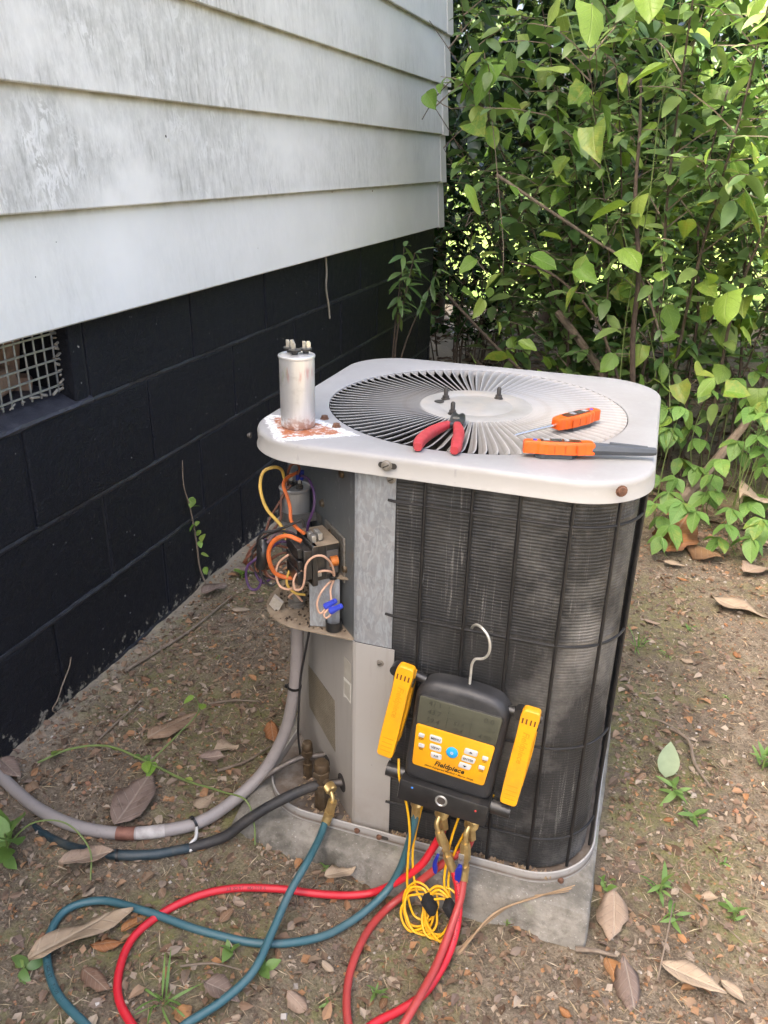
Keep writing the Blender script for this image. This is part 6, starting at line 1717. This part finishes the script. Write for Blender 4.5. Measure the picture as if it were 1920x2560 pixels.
# ---- evergreen with a thick trunk, dark and glossy
def blob_tree(name, label, base, trunk_r, crown, nclump, nleaf, lsz, mat, kind_, seed, th_, n_obj=0, group='trees behind the shrubs', lean=(0, 0)):
    rs_ = random.Random(seed); rg = np.random.default_rng(seed)
    t = thing(name, label, 'tree', (base[0], base[1], 0), group)
    bx, by = base
    tops = []
    tb = MB()
    tb.tube([(bx, by, -.1), (bx + .01, by, th_ * .3), (bx + lean[0] * .5, by + lean[1] * .5, th_ * .7), (bx + lean[0], by + lean[1], th_ * 1.3)], [trunk_r * 1.15, trunk_r, trunk_r * .9, trunk_r * .6], 14, step=.08)
    tr = tb.build('trunk', BARK, t)
    (x0, x1, y0, y1, z0, z1) = crown
    cl = []
    for i in range(nclump):
        u_, v_, w_ = rs_.uniform(-1, 1), rs_.uniform(-1, 1), rs_.uniform(0, 1)
        cl.append(((x0 + x1) / 2 + u_ * (x1 - x0) / 2, (y0 + y1) / 2 + v_ * (y1 - y0) / 2, z0 + w_ * (z1 - z0)))
    for i in range(min(10, nclump)):
        c_ = cl[i]
        MB().tube([(bx + lean[0] * .7, by + lean[1] * .7, th_ * .9), ((bx + c_[0]) / 2, (by + c_[1]) / 2, (th_ + c_[2]) / 2 + .1), c_], [trunk_r * .35, trunk_r * .2, trunk_r * .06], 6, step=.2).build('limb', BARK, t)
    cl = np.array(cl)
    who = rg.integers(0, nclump, nleaf)
    sg = np.array([(x1 - x0), (y1 - y0), (z1 - z0)]) * .075 + .05
    pos = cl[who] + rg.normal(0, 1, (nleaf, 3)) * sg
    pos[:, 2] = np.maximum(pos[:, 2], z0 * .75)
    az = rg.uniform(0, 6.28, nleaf); pit = rg.uniform(-.3, 1.1, nleaf); rol = rg.uniform(-.8, .8, nleaf); sz = lsz * rg.uniform(.6, 1.25, nleaf)
    camp = np.array((1.06, .1445, 1.07))
    d = np.linalg.norm(pos - camp, axis=1) / sz
    order = np.argsort(d)
    if n_obj:
        a_ = order[:n_obj]
        leaf_objs('leaf', leaf_geo(kind_, 5, .2, .2), mat, pos[a_], az[a_], pit[a_], rol[a_], sz[a_], t)
    b_ = order[n_obj:]
    V, F_ = scatter(leaf_geo(kind_, 3, .2, .2), pos[b_], az[b_], pit[b_], rol[b_], sz[b_])
    kind(np_mesh('crown', V, F_, mat, t), 'stuff')
    return t
blob_tree('evergreen_tree', 'dark glossy evergreen with a thick trunk behind the shrubs', (.43, 5.7), .115, (-1.0, 1.6, 4.4, 6.0, .80, 3.4), 85, 7500, .105, L_DARK, 'ovate', 41, 1.1, 180)
blob_tree('evergreen_tree', 'dark evergreen close behind the house corner', (-.35, 5.5), .06, (-1.2, .40, 4.5, 5.8, .60, 3.4), 55, 5200, .085, L_DARK, 'ovate', 43, 1.0, 120)
blob_tree('evergreen_tree', 'dark evergreen behind the right hand shrubs', (2.2, 5.6), .09, (.9, 3.6, 4.4, 6.0, .75, 3.5), 80, 6500, .105, L_DARK, 'ovate', 47, 1.1, 150)
for i, (bx, by, w_, lb) in enumerate(((-3.2, 15.0, 2.4, 'sunlit tree across the lawn just right of the house'), (.6, 17.0, 2.8, 'sunlit tree across the lawn behind the thick trunk'), (4.4, 16.0, 2.8, 'sunlit tree across the lawn beyond the right shrub'), (8.5, 18.0, 3.2, 'rightmost sunlit tree across the lawn'))):
    blob_tree('far_tree', lb, (bx, by), .16, (bx - w_, bx + w_, by - 1.5, by + 1.5, .6, 6.5), 60, 3800, .30, L_FAR, 'ovate', 60 + i, 2.0, 0, 'trees across the lawn')

# ---- creeper at the right of the unit
CR = [(1.22,2.56,0.14,0.078),(1.18,2.66,0.13,0.066),(1.17,2.55,0.09,0.064),(1.19,2.49,0.09,0.077),(1.26,2.53,0.13,0.063),(1.14,2.52,0.14,0.056),(1.30,2.75,0.11,0.076),(1.41,2.66,0.13,0.067),(1.45,2.80,0.11,0.070),(1.35,2.51,0.11,0.063),(1.42,2.51,0.08,0.071),(1.44,2.54,0.13,0.064),(1.30,2.73,0.18,0.068),(1.20,2.74,0.15,0.060),(1.36,2.56,0.14,0.057),(1.17,2.42,0.08,0.054),(1.21,2.95,0.15,0.073),(1.27,3.03,0.20,0.066),(1.34,2.52,0.06,0.064)]
rs = random.Random(51)
cr = thing('creeper', 'low creeper with three-part leaves at the right of the unit', 'creeper', (1.28, 2.6, 0))
P, A, PT, RO, SZ = [], [], [], [], []
spots = list(CR) + [(rs.uniform(1.12, 1.75), rs.uniform(2.6, 3.25), rs.uniform(.08, .42), rs.uniform(.05, .075)) for _ in range(55)]
for (x, y, z, l) in spots:
    a0 = rs.uniform(-2.6, -.5)
    for k_ in (-1.15, 0, 1.15):
        P.append((x, y, z)); A.append(a0 + k_ + rs.uniform(-.15, .15)); PT.append(rs.uniform(.15, .8)); RO.append(rs.uniform(-.4, .4)); SZ.append(l * (1.1 if k_ == 0 else .9))
    gz = float(ground_base(x, y))
    MB().tube([(x, y, z), (x + rs.uniform(-.03, .03), y + .03, z * .5), (x + rs.uniform(-.05, .05), y + .05, gz - .01)], .0015, 5, step=.04).build('petiole', GREENSTEM, cr)
leaf_objs('leaflet', leaf_geo('ovate', 5, .25, .2, .02, .62), L_CREEP, np.array(P), A, PT, RO, SZ, cr)

# ---- seedling vine on the black wall
t = thing('wall_seedling', 'thin seedling with small pale leaves climbing the black wall', 'seedling', (.012, 1.81, 0))
MB().tube([(.035, 1.815, -.01), (.012, 1.811, .05), (.009, 1.808, .126), (.009, 1.799, .196), (.008, 1.789, .252), (.008, 1.771, .31), (.008, 1.774, .376)], [.0028, .0026, .0024, .002, .002, .0016, .001], 6, step=.02).build('stem', BARKL, t)
rs = random.Random(8)
pp = []
for (y, z) in ((1.785, .272), (1.80, .270), (1.795, .245), (1.80, .196), (1.815, .196), (1.825, .165), (1.835, .15), (1.812, .14), (1.815, .10), (1.83, .055), (1.842, .050)):
    pp.append((.014, y, z, rs.uniform(.018, .030)))
leaf_objs('leaf', leaf_geo('round', 5, .2, .2), L_VINE, np.array([p[:3] for p in pp]), [rs.uniform(-2.2, 1.2) for _ in pp], [rs.uniform(-.2, .9) for _ in pp], [rs.uniform(-.5, .5) for _ in pp], [p[3] for p in pp], t)
# dry vine stubs stuck to the wall
tag(MB().tube([(.012, 1.235, .004), (.016, 1.215, .03), (.022, 1.225, .045), (.014, 1.255, .062), (.008, 1.29, .085), (.006, 1.30, .10)], .0014, 6).build('dry_vine', BARKL), 'dry leafless vine clinging to the foot of the black wall at left', 'vine')
tag(MB().tube([(.006, 2.715, .774), (.008, 2.72, .72), (.01, 2.71, .67), (.007, 2.74, .60), (.006, 2.75, .56)], .0035, 6).build('dry_vine', simple('pale_bark', (.30, .27, .21), .9)), 'short pale vine stub hanging below the siding', 'vine')

# ------------------------------------------------------------------ weeds
def weed(label, xy, n, L, kind_='lance', mat=L_WEED, up=.5, group='weeds on the bare soil', seed=0, stem=0.0):
    rs_ = random.Random(seed or int(xy[0] * 1000 + xy[1] * 7000))
    z = float(ground_h(xy[0], xy[1]))
    t = thing('weed', label, 'weed', (xy[0], xy[1], z), group)
    P, A, PT, RO, SZ = [], [], [], [], []
    for i in range(n):
        P.append((xy[0] + rs_.uniform(-.006, .006), xy[1] + rs_.uniform(-.006, .006), z + .002 + stem * i / n)); A.append(2.4 * i + rs_.uniform(-.7, .7)); PT.append(-up * rs_.uniform(.2, 2.2) + rs_.uniform(-.35, .35)); RO.append(rs_.uniform(-.7, .7)); SZ.append(L * rs_.uniform(.35, 1.0))
    leaf_objs('leaf', leaf_geo(kind_, 6, rs_.uniform(.15, .4), rs_.uniform(.1, .6), .02), mat, np.array(P), A, PT, RO, SZ, t)
    if stem:
        MB().tube([(xy[0], xy[1], z - .005), (xy[0], xy[1], z + stem)], .0018, 6, spline=False).build('stem', GREENSTEM, t)
    return t
weed('leafy green weed clump beside the upright pale leaf', (1.222, 1.430), 13, .050, up=.35, stem=.02)
weed('green weed just below the pale leaf clump', (1.258, 1.382), 9, .045, up=.3, stem=.012)
weed('green weed beside the twig at the right edge', (1.385, 1.560), 12, .045, up=.5, stem=.03)
weed('small weed right of the slab near the oval leaf', (1.205, 1.211), 9, .040, up=.5, stem=.02)
weed('small weed with pointed leaves below the oval leaf', (1.226, 1.168), 8, .042, up=.3, stem=.015)
weed('thin weed at the far right of the bare soil', (1.318, 1.197), 8, .036, up=.6, stem=.02)
weed('grass-like weed between the red and teal hose loops', (.548, .773), 15, .060, 'blade', up=.55)
weed('grass-like weed at the upper right of the pad', (1.135, 1.92), 12, .055, 'blade', up=.9)
weed('two-leaf sprout inside the teal hose loop', (.603, .870), 5, .032, 'ovate', up=.6, stem=.01)
weed('broad-leaf sprout under the crossing of the teal hose', (.655, .862), 4, .030, 'ovate', up=.4, stem=.008)
weed('tiny weed between the two red hoses', (.820, .900), 7, .026, up=.6, stem=.01)
weed('tiny weed at the front of the slab near the red hose', (.978, 1.072), 4, .020, 'round', up=.4, stem=.012)
weed('small weed against the right side of the slab', (1.118, 1.195), 6, .030, 'ovate', up=.5, stem=.015)
weed('round-leaved weed at the left edge of the picture below the conduit', (.176, .905), 7, .075, 'ovate', up=.55, stem=.05)
weed('dark ragged weed in the lower left corner', (.335, .752), 6, .040, 'ovate', L_PRIVET, up=.2, stem=.008)
weed('pale green sprout by the wall below the wires', (.085, 1.900), 7, .035, 'ovate', L_VINE, up=.5, stem=.02)
weed('tiny weed on the bare soil right of the coil', (1.257, 2.051), 6, .028, up=.5, stem=.01)
weed('yellowish sprout on the soil left of the conduit', (.250, 1.180), 5, .028, 'ovate', up=.3, stem=.008)
for (x, y) in ((.90, .956), (1.204, 1.90), (.673, 1.062), (.49, 1.31), (.22, 1.52), (1.33, 1.78), (1.30, 1.30), (.76, .86)):
    weed('tiny green sprout on the bare soil', (x, y), 5, .018, up=.5, stem=.006)
# trailing thorny vine over the soil at left
t = thing('ground_vine', 'thin yellow green runner trailing over the soil across the grey conduit', 'vine', (.28, 1.14, 0))
MB().tube([(.079, 1.092, .012), (.119, 1.134, .022), (.185, 1.158, .03), (.284, 1.146, .03), (.378, 1.122, .036), (.463, 1.104, .052), (.520, 1.09, .06), (.540, 1.075, .03), (.548, 1.06, .0)], [.0022] * 5 + [.0016] * 4, 6).build('stem', GREENSTEM, t)
MB().tube([(.288, 1.142, .03), (.302, 1.216, .04), (.307, 1.293, .045), (.259, 1.357, .03)], [.002, .0018, .0016, .001], 6).build('stem', GREENSTEM, t)
rs = random.Random(77)
pp = [(.100, 1.11, .02, .030), (.284, 1.146, .032, .035), (.30, 1.15, .032, .034), (.31, 1.30, .045, .030), (.263, 1.35, .032, .026), (.378, 1.125, .038, .018), (.19, 1.157, .03, .02)]
leaf_objs('leaf', leaf_geo('ovate', 5, .25, .2, .03), L_VINE, np.array([p[:3] for p in pp]), [rs.uniform(-3, 3) for _ in pp], [rs.uniform(-.3, .4) for _ in pp], [rs.uniform(-.4, .4) for _ in pp], [p[3] for p in pp], t)
tag(MB().tube([(.16, .90, .0), (.205, .935, .05), (.26, .95, .055), (.315, .935, .03), (.335, .905, .002)], .0014, 6).build('grass_stalk', GREENSTEM), 'single green grass stalk arching over the soil at lower left', 'grass stalk')

# ------------------------------------------------------------------ fallen leaves, each its own
def fallen(label, a, b, kind_='dead', mat=L_BROWN, W=.42, curl=.25, fold=.35, lift=.004, roll=0.0, pitch=0.0, group='fallen leaves', wave=.02):
    a = Vector((a[0], a[1])); b = Vector((b[0], b[1])); d = b - a; L = d.length
    sd_ = int(abs(a.x * 7919 + a.y * 104729) * 100)
    v, f = leaf_rich('dead', sd_, W, fold)
    az = math.atan2(d.y, d.x)
    M = euler_mats(np.array([az]), np.array([pitch]), np.array([roll]))[0] * L
    V = v @ M.T
    za = float(ground_base(a.x, a.y)); zb = float(ground_base(b.x, b.y))
    V = V + np.array([a.x, a.y, 0])
    V[:, 2] += za + (zb - za) * v[:, 0] + lift + .012
    V[:, 2] += ground_h(V[:, 0], V[:, 1]).max() + .0015 - V[:, 2].min() - .25 * (V[:, 2].max() - V[:, 2].min()) if L < .05 else 0
    V[:, 2] = np.maximum(V[:, 2], ground_h(V[:, 0], V[:, 1]) + .0015 + .003 * np.abs(v[:, 1]))
    mb_ = MB().add(V, [tuple(q) for q in f], 0, True)
    o = mb_.build('fallen_leaf', mat)
    uvl = o.data.uv_layers.new(name='leaf')
    for lp_ in o.data.loops:
        q_ = v[lp_.vertex_index]; uvl.data[lp_.index].uv = (q_[0], q_[1])
    sd = o.modifiers.new('thick', 'SOLIDIFY'); sd.thickness = .0005
    return tag(o, label, 'leaf', group)
FLD = {n: (a, b) for n, a, b in [('a',(0.235,1.219),(0.274,1.337)),('b',(0.311,1.005),(0.301,1.133)),('c',(0.367,1.243),(0.406,1.271)),('d',(0.275,0.906),(0.347,0.955)),('e',(0.339,0.758),(0.425,0.881)),('f',(0.433,0.845),(0.453,0.884)),('g',(0.404,0.810),(0.447,0.834)),('h',(1.133,1.181),(1.140,1.090)),('i',(1.132,1.067),(1.154,1.027)),('j',(1.155,1.067),(1.177,0.991)),('k',(1.206,1.075),(1.298,1.051)),('l',(1.293,1.083),(1.330,1.066)),('m',(1.309,2.213),(1.448,2.164)),('n',(1.207,1.557),(1.210,1.455)),('o',(1.190,2.460),(1.250,2.657)),('p',(1.249,2.550),(1.358,2.460)),('q',(1.404,2.402),(1.477,2.490)),('r',(1.184,2.394),(1.248,2.403)),('s',(0.439,1.347),(0.470,1.297)),('t',(0.359,1.201),(0.405,1.224)),('u',(0.705,0.847),(0.742,0.834)),('v',(0.039,1.762),(0.077,1.830)),('w',(0.410,1.098),(0.423,1.139)),('x',(0.057,1.907),(0.116,1.944)),('y',(1.145,2.051),(1.185,2.042)),('z',(0.683,1.039),(0.723,1.072)),('A',(0.592,0.812),(0.649,0.814)),('B',(0.421,0.771),(0.474,0.757)),('C',(1.521,2.959),(1.409,2.577)),('D',(0.144,1.731),(0.181,1.760)),('E',(0.007,1.074),(0.078,1.046)),('F',(0.110,1.021),(0.110,1.058))]}
def FLK(k_, label, **kw): fallen(label, FLD[k_][0], FLD[k_][1], **kw)
FLK('a', 'large brown oval leaf on the soil left of the conduit', W=.52, mat=L_BROWN, fold=.3)
FLK('b', 'large grey brown leaf tucked behind the conduit', W=.58, mat=L_GREYB, fold=.25)
FLK('c', 'small curled tan leaf above the conduit bend', W=.75, mat=L_TAN, fold=.7, wave=.05)
FLK('d', 'shredded pale leaf at left below the dark taped pipe', W=.5, mat=L_TAN, fold=.5, wave=.06)
FLK('e', 'very long tan leaf inside the loop of the teal hose', W=.30, mat=L_TAN, fold=.35)
FLK('f', 'orange leaf between the teal and red hoses', W=.5, mat=L_ORANGE, fold=.6)
FLK('g', 'curled orange leaf beside the long tan leaf', W=.5, mat=L_ORANGE, fold=.9, wave=.05)
FLK('h', 'spotted tan oval leaf by the right corner of the slab', W=.55, mat=L_TAN, fold=.2)
FLK('i', 'glossy orange curled leaf at lower right', W=.55, mat=L_ORANGE, fold=.9)
FLK('j', 'folded grey brown leaf next to the orange curled leaf', W=.55, mat=L_GREYB, fold=.8, wave=.05)
FLK('k', 'long tan leaf at the lower right with a torn end', W=.38, mat=L_TAN, fold=.5)
FLK('l', 'torn pale leaf scrap near the lower right edge', W=.5, mat=L_TAN, fold=.3, wave=.04)
FLK('m', 'long pinkish tan leaf on bare soil near the right edge', W=.42, mat=L_TAN, fold=.3)
FLK('o', 'large brown leaf leaning at the foot of the creeper', W=.7, mat=L_ORANGE, fold=.4, pitch=-.35)
FLK('p', 'curled brown leaf in the pile below the creeper', W=.6, mat=L_BROWN, fold=.6, pitch=-.15)
FLK('q', 'broad brown leaf at the right edge below the creeper', W=.65, mat=L_TAN, fold=.25)
FLK('r', 'narrow tan leaf in front of the creeper', W=.45, mat=L_TAN, fold=.4)
FLK('s', 'orange brown leaf just left of the upright conduit', W=.6, mat=L_ORANGE, fold=.4)
FLK('t', 'dull brown leaf left of the conduit bend', W=.55, mat=L_GREYB, fold=.4)
FLK('u', 'pale tan leaf between the hoses at the bottom', W=.7, mat=L_TAN, fold=.4)
FLK('v', 'tan leaf at the foot of the black wall', W=.6, mat=L_GREYB, fold=.3)
FLK('w', 'pinkish tan leaf touching the back of the conduit', W=.8, mat=L_TAN, fold=.3)
FLK('x', 'reddish brown leaf below the bundle of wires', W=.5, mat=L_GREYB, fold=.3)
FLK('y', 'small tan leaf on the soil right of the coil', W=.5, mat=L_TAN)
FLK('z', 'pale leaf scrap in front of the slab', W=.6, mat=L_TAN)
FLK('A', 'grey brown leaf inside the red hose loop', W=.6, mat=L_GREYB)
FLK('B', 'brown leaf inside the lower teal loop', W=.5, mat=L_BROWN)
FLK('C', 'large tan leaf hanging in the creeper at the right edge', W=.35, mat=L_TAN, pitch=-.5)
FLK('D', 'small tan leaf on the soil beyond the shelf', W=.6, mat=L_TAN)
FLK('E', 'grey brown leaf behind the conduit at the left edge', W=.5, mat=L_GREYB)
FLK('F', 'brown leaf standing behind the conduit at left', W=.6, mat=L_BROWN)
# the pale green leaf that stands upright
v, f = leaf_geo('ovate', 7, .25, .1, 0, .62)
M = euler_mats(np.array([1.5]), np.array([-1.0]), np.array([.25]))[0] * .068
V = v @ M.T + np.array([1.207, 1.475, float(ground_h(1.205, 1.49)) + .002])
tag(MB().add(V, [tuple(q) for q in f], 0, True).build('fallen_leaf', leaf_mat('pale_green_leaf_back', [(.34, .42, .25), (.38, .46, .28)], .6, .3)), 'pale green leaf standing on its edge in the weeds', 'leaf', 'fallen leaves')
# many smaller leaves, each on its own; told apart only by kind
rs = random.Random(99)
def free(x, y): return not (.47 < x < 1.115 and 1.06 < y < 1.72) and x > .02
groups = [('small curled brown leaf lying on the bare soil', L_BROWN), ('small tan leaf scrap lying on the bare soil', L_TAN), ('small orange leaf scrap lying on the bare soil', L_ORANGE), ('small grey brown leaf lying on the bare soil', L_GREYB)]
cnt = 0
while cnt < 100:
    x, y = rs.uniform(.05, 1.55), rs.uniform(.70, 2.45)
    if not free(x, y) or rs.random() > (1.0 if y < 1.5 else .55): continue
    lb, mt = groups[rs.choice([0, 0, 1, 1, 2, 3])]
    L = rs.uniform(.014, .036); az = rs.uniform(0, 6.28)
    fallen(lb, (x, y), (x + math.cos(az) * L, y + math.sin(az) * L), W=rs.uniform(.4, .8), mat=mt, fold=rs.uniform(.1, .9), group=lb.replace('leaf', 'leaves', 1), wave=rs.uniform(0, .08))
    cnt += 1

# ------------------------------------------------------------------ twigs
TW = [('long grey twig lying along the foot of the black wall', [(.05, 1.409, .006), (.095, 1.589, .006), (.113, 1.788, .006)], .0035), ('pale twig left of the upright conduit', [(.402, 1.195, .004), (.44, 1.232, .006), (.47, 1.30, .006)], .0030), ('crooked grey twig on the bare soil at right', [(1.215, 1.620, .004), (1.247, 1.585, .012), (1.259, 1.524, .006), (1.287, 1.468, .003)], .0040), ('thin twig on the mossy soil', [(.283, 1.369, .004), (.33, 1.395, .007), (.38, 1.413, .004)], .0025), ('thin pale twig beside the wall at left', [(.138, 1.176, .004), (.142, 1.25, .007), (.146, 1.336, .004)], .0022), ('stubby grey stick by the curled orange leaf', [(1.085, 1.060, -.024), (1.115, 1.066, -.022), (1.145, 1.070, -.026)], .0042), ('long dry grass stalk crossing the lower right', [(1.215, 1.235, -.014), (1.30, 1.17, -.012), (1.40, 1.09, -.024)], .0012), ('dry grass stalk standing near the spotted leaf', [(1.205, 1.050, -.028), (1.215, 1.12, .01), (1.222, 1.175, .004)], .0014), ('thin twig inside the red hose loop', [(.547, .825, -.004), (.59, .842, .0), (.63, .851, -.008)], .0018), ('thin twig beside the coil at right', [(1.169, 1.643, .004), (1.20, 1.632, .008), (1.234, 1.618, .004)], .0022)]
for lb, pts, r_ in TW:
    tag(MB().tube(pts, [r_] + [r_ * .85] * (len(pts) - 2) + [r_ * .5], 6, step=.02).build('twig', BARKL), lb, 'twig', 'twigs on the soil')
# bundle of dry straw leaning on the slab
t = thing('straw_wisp', 'wisp of dry straw leaning over the front corner of the slab', 'straw', (.93, 1.02, -.03))
rs = random.Random(5)
for i in range(7):
    e = rs.uniform(-.012, .012)
    MB().tube([(.917 + e * .3, 1.000, -.030), (.955 + e * .4, 1.050, .002 + e), (1.005 + e, 1.085, .024 + e * .6), (1.060 + e, 1.105 + e, .034 + abs(e))], [.0014, .0018, .0014, .0006], 5).build('straw', simple('dry_straw_stalk', (.34, .23, .13), .8) if 'dry_straw_stalk' not in bpy.data.materials else bpy.data.materials['dry_straw_stalk'], t)

# ------------------------------------------------------------------ uncountable litter
def ground_pts(n, x0, x1, y0, y1, bias=None, seed=1):
    rg = np.random.default_rng(seed)
    x = rg.uniform(x0, x1, n); y = rg.uniform(y0, y1, n)
    m_ = ~((x > .475) & (x < 1.11) & (y > 1.075) & (y < 1.71)) & (x > .012)
    if bias is not None: m_ &= rg.random(n) < bias(x, y)
    return x[m_], y[m_], rg
x, y, rg = ground_pts(80000, .0, 2.0, .62, 3.0, lambda x, y: np.clip(1.15 - .30 * (y - .8), .22, 1) * (.35 + 1.3 * np.clip(vnoise(x, y, 5) + .5, 0, 1)), 2)
n = len(x); z = ground_h(x, y) + .0008
V, F_ = scatter(leaf_geo('round', 2, .3, .25, 0, .8), np.stack([x, y, z], 1), rg.uniform(0, 6.28, n), rg.normal(-.22, .34, n), rg.normal(0, .45, n), np.exp(rg.normal(-5.2, .50, n)).clip(.0016, .017))
xb, yb, rg = ground_pts(4200, .0, 1.9, .62, 2.9, lambda x, y: np.clip(1.1 - .35 * (y - .8), .15, 1), 21)
nb = len(xb); Vb, Fb = scatter(leaf_geo('dead', 3, .5, .4, .06, .6), np.stack([xb, yb, ground_h(xb, yb) + .003], 1), rg.uniform(0, 6.28, nb), rg.normal(-.1, .28, nb), rg.normal(0, .5, nb), rg.uniform(.009, .026, nb))
F_ = np.concatenate([F_, Fb + len(V)]); V = np.concatenate([V, Vb])
kind(np_mesh('leaf_litter', V, F_, L_LITTER, smooth=False), 'stuff', 'fine crumbs of dry leaves scattered over the soil')['category'] = 'leaf litter'
x, y, rg = ground_pts(24000, .0, 1.9, .62, 2.9, lambda x, y: np.clip(1.2 - .35 * (y - .8), .2, 1), 3)
n = len(x); z = ground_h(x, y) + .0012
V, F_ = scatter(leaf_geo('blade', 2, .4, .2, 0, .07), np.stack([x, y, z], 1), rg.uniform(0, 6.28, n), rg.normal(-.12, .22, n), rg.normal(0, .4, n), rg.uniform(.007, .028, n))
kind(np_mesh('dry_grass', V, F_, L_STRAW, smooth=False), 'stuff', 'bits of dry straw scattered over the soil')['category'] = 'dry grass'
x, y, rg = ground_pts(9000, .0, 1.9, .62, 2.6, lambda x, y: np.clip((vnoise(x, y, 3.2) + vnoise(x, y, 9) * .6 - .02) * 5, 0, 1), 6)
n = len(x); z = ground_h(x, y)
V, F_ = scatter(leaf_geo('blade', 2, .4, .2, 0, .22), np.stack([x, y, z], 1), rg.uniform(0, 6.28, n), rg.uniform(-1.2, -.3, n), rg.normal(0, .4, n), rg.uniform(.003, .008, n))
kind(np_mesh('moss', V, F_, leaf_mat('moss_green', [(.09, .10, .025), (.13, .14, .035), (.07, .075, .022)], .9, .2, None, .1), smooth=False), 'stuff', 'low moss in patches on the soil')['category'] = 'moss'
x, y, rg = ground_pts(2600, .0, 1.9, .62, 2.6, None, 9)
n = len(x); z = ground_h(x, y)
cub = np.array([(-.5, -.4, -.3), (.5, -.5, -.3), (.45, .5, -.3), (-.5, .45, -.3), (-.3, -.3, .35), (.35, -.25, .3), (.25, .35, .38), (-.3, .3, .3)]); cf = np.array([(0, 3, 2, 1), (4, 5, 6, 7), (0, 1, 5, 4), (1, 2, 6, 5), (2, 3, 7, 6), (3, 0, 4, 7)])
V, F_ = scatter((cub, cf), np.stack([x, y, z], 1), rg.uniform(0, 6.28, n), rg.normal(0, .3, n), rg.normal(0, .3, n), np.exp(rg.normal(-5.6, .5, n)).clip(.0018, .014))
kind(np_mesh('gravel', V, F_, leaf_mat('small_stones', [(.16, .12, .09), (.30, .25, .20), (.52, .49, .44), (.20, .15, .11), (.34, .17, .10), (.13, .10, .08)], .85, .0, None, .2), smooth=False), 'stuff', 'small stones in the soil')['category'] = 'gravel'
x, y, rg = ground_pts(5200, -1.6, 3.6, 2.5, 6.8, lambda x, y: np.clip((y - 2.45) * 2.2, 0, 1), 12)
xx = rg.uniform(-1.6, .05, 900); yy_ = rg.uniform(4.2, 6.5, 900)
x = np.concatenate([x, xx]); y = np.concatenate([y, yy_]); n = len(x); z = ground_h(x, y) + .004
V, F_ = scatter(leaf_geo('dead', 4, .4, .3), np.stack([x, y, z], 1), rg.uniform(0, 6.28, n), rg.normal(-.1, .25, n), rg.normal(0, .35, n), rg.uniform(.04, .10, n))
kind(np_mesh('leaf_carpet', V, F_, leaf_mat('old_leaf_carpet', [(.085, .055, .036), (.13, .088, .058), (.18, .125, .085), (.06, .042, .028)], .85, .05, None, .15)), 'stuff', 'carpet of old brown leaves under the shrubs')['category'] = 'leaf carpet'
# leaf crumbs caught in the pan
mb = MB()
rs = random.Random(13)
for i in range(420):
    u = rs.random()
    if u < .5: p = (rs.uniform(.765, 1.03), rs.uniform(1.1165, 1.129), .0375)
    else: p = (rs.uniform(.57, .70), rs.uniform(1.12, 1.20), .0375)
    s1 = rs.uniform(.003, .010)
    mb.add([(p[0], p[1], p[2] + .001), (p[0] + s1, p[1] + rs.uniform(-.004, .004), p[2] + rs.uniform(0, .006)), (p[0] + s1 * .6, p[1] + rs.uniform(0, .006), p[2] + rs.uniform(.001, .008))], [(0, 1, 2)], rs.randint(0, 1))
kind(mb.build('pan_debris', [L_BROWN, L_STRAW], ac), 'stuff')
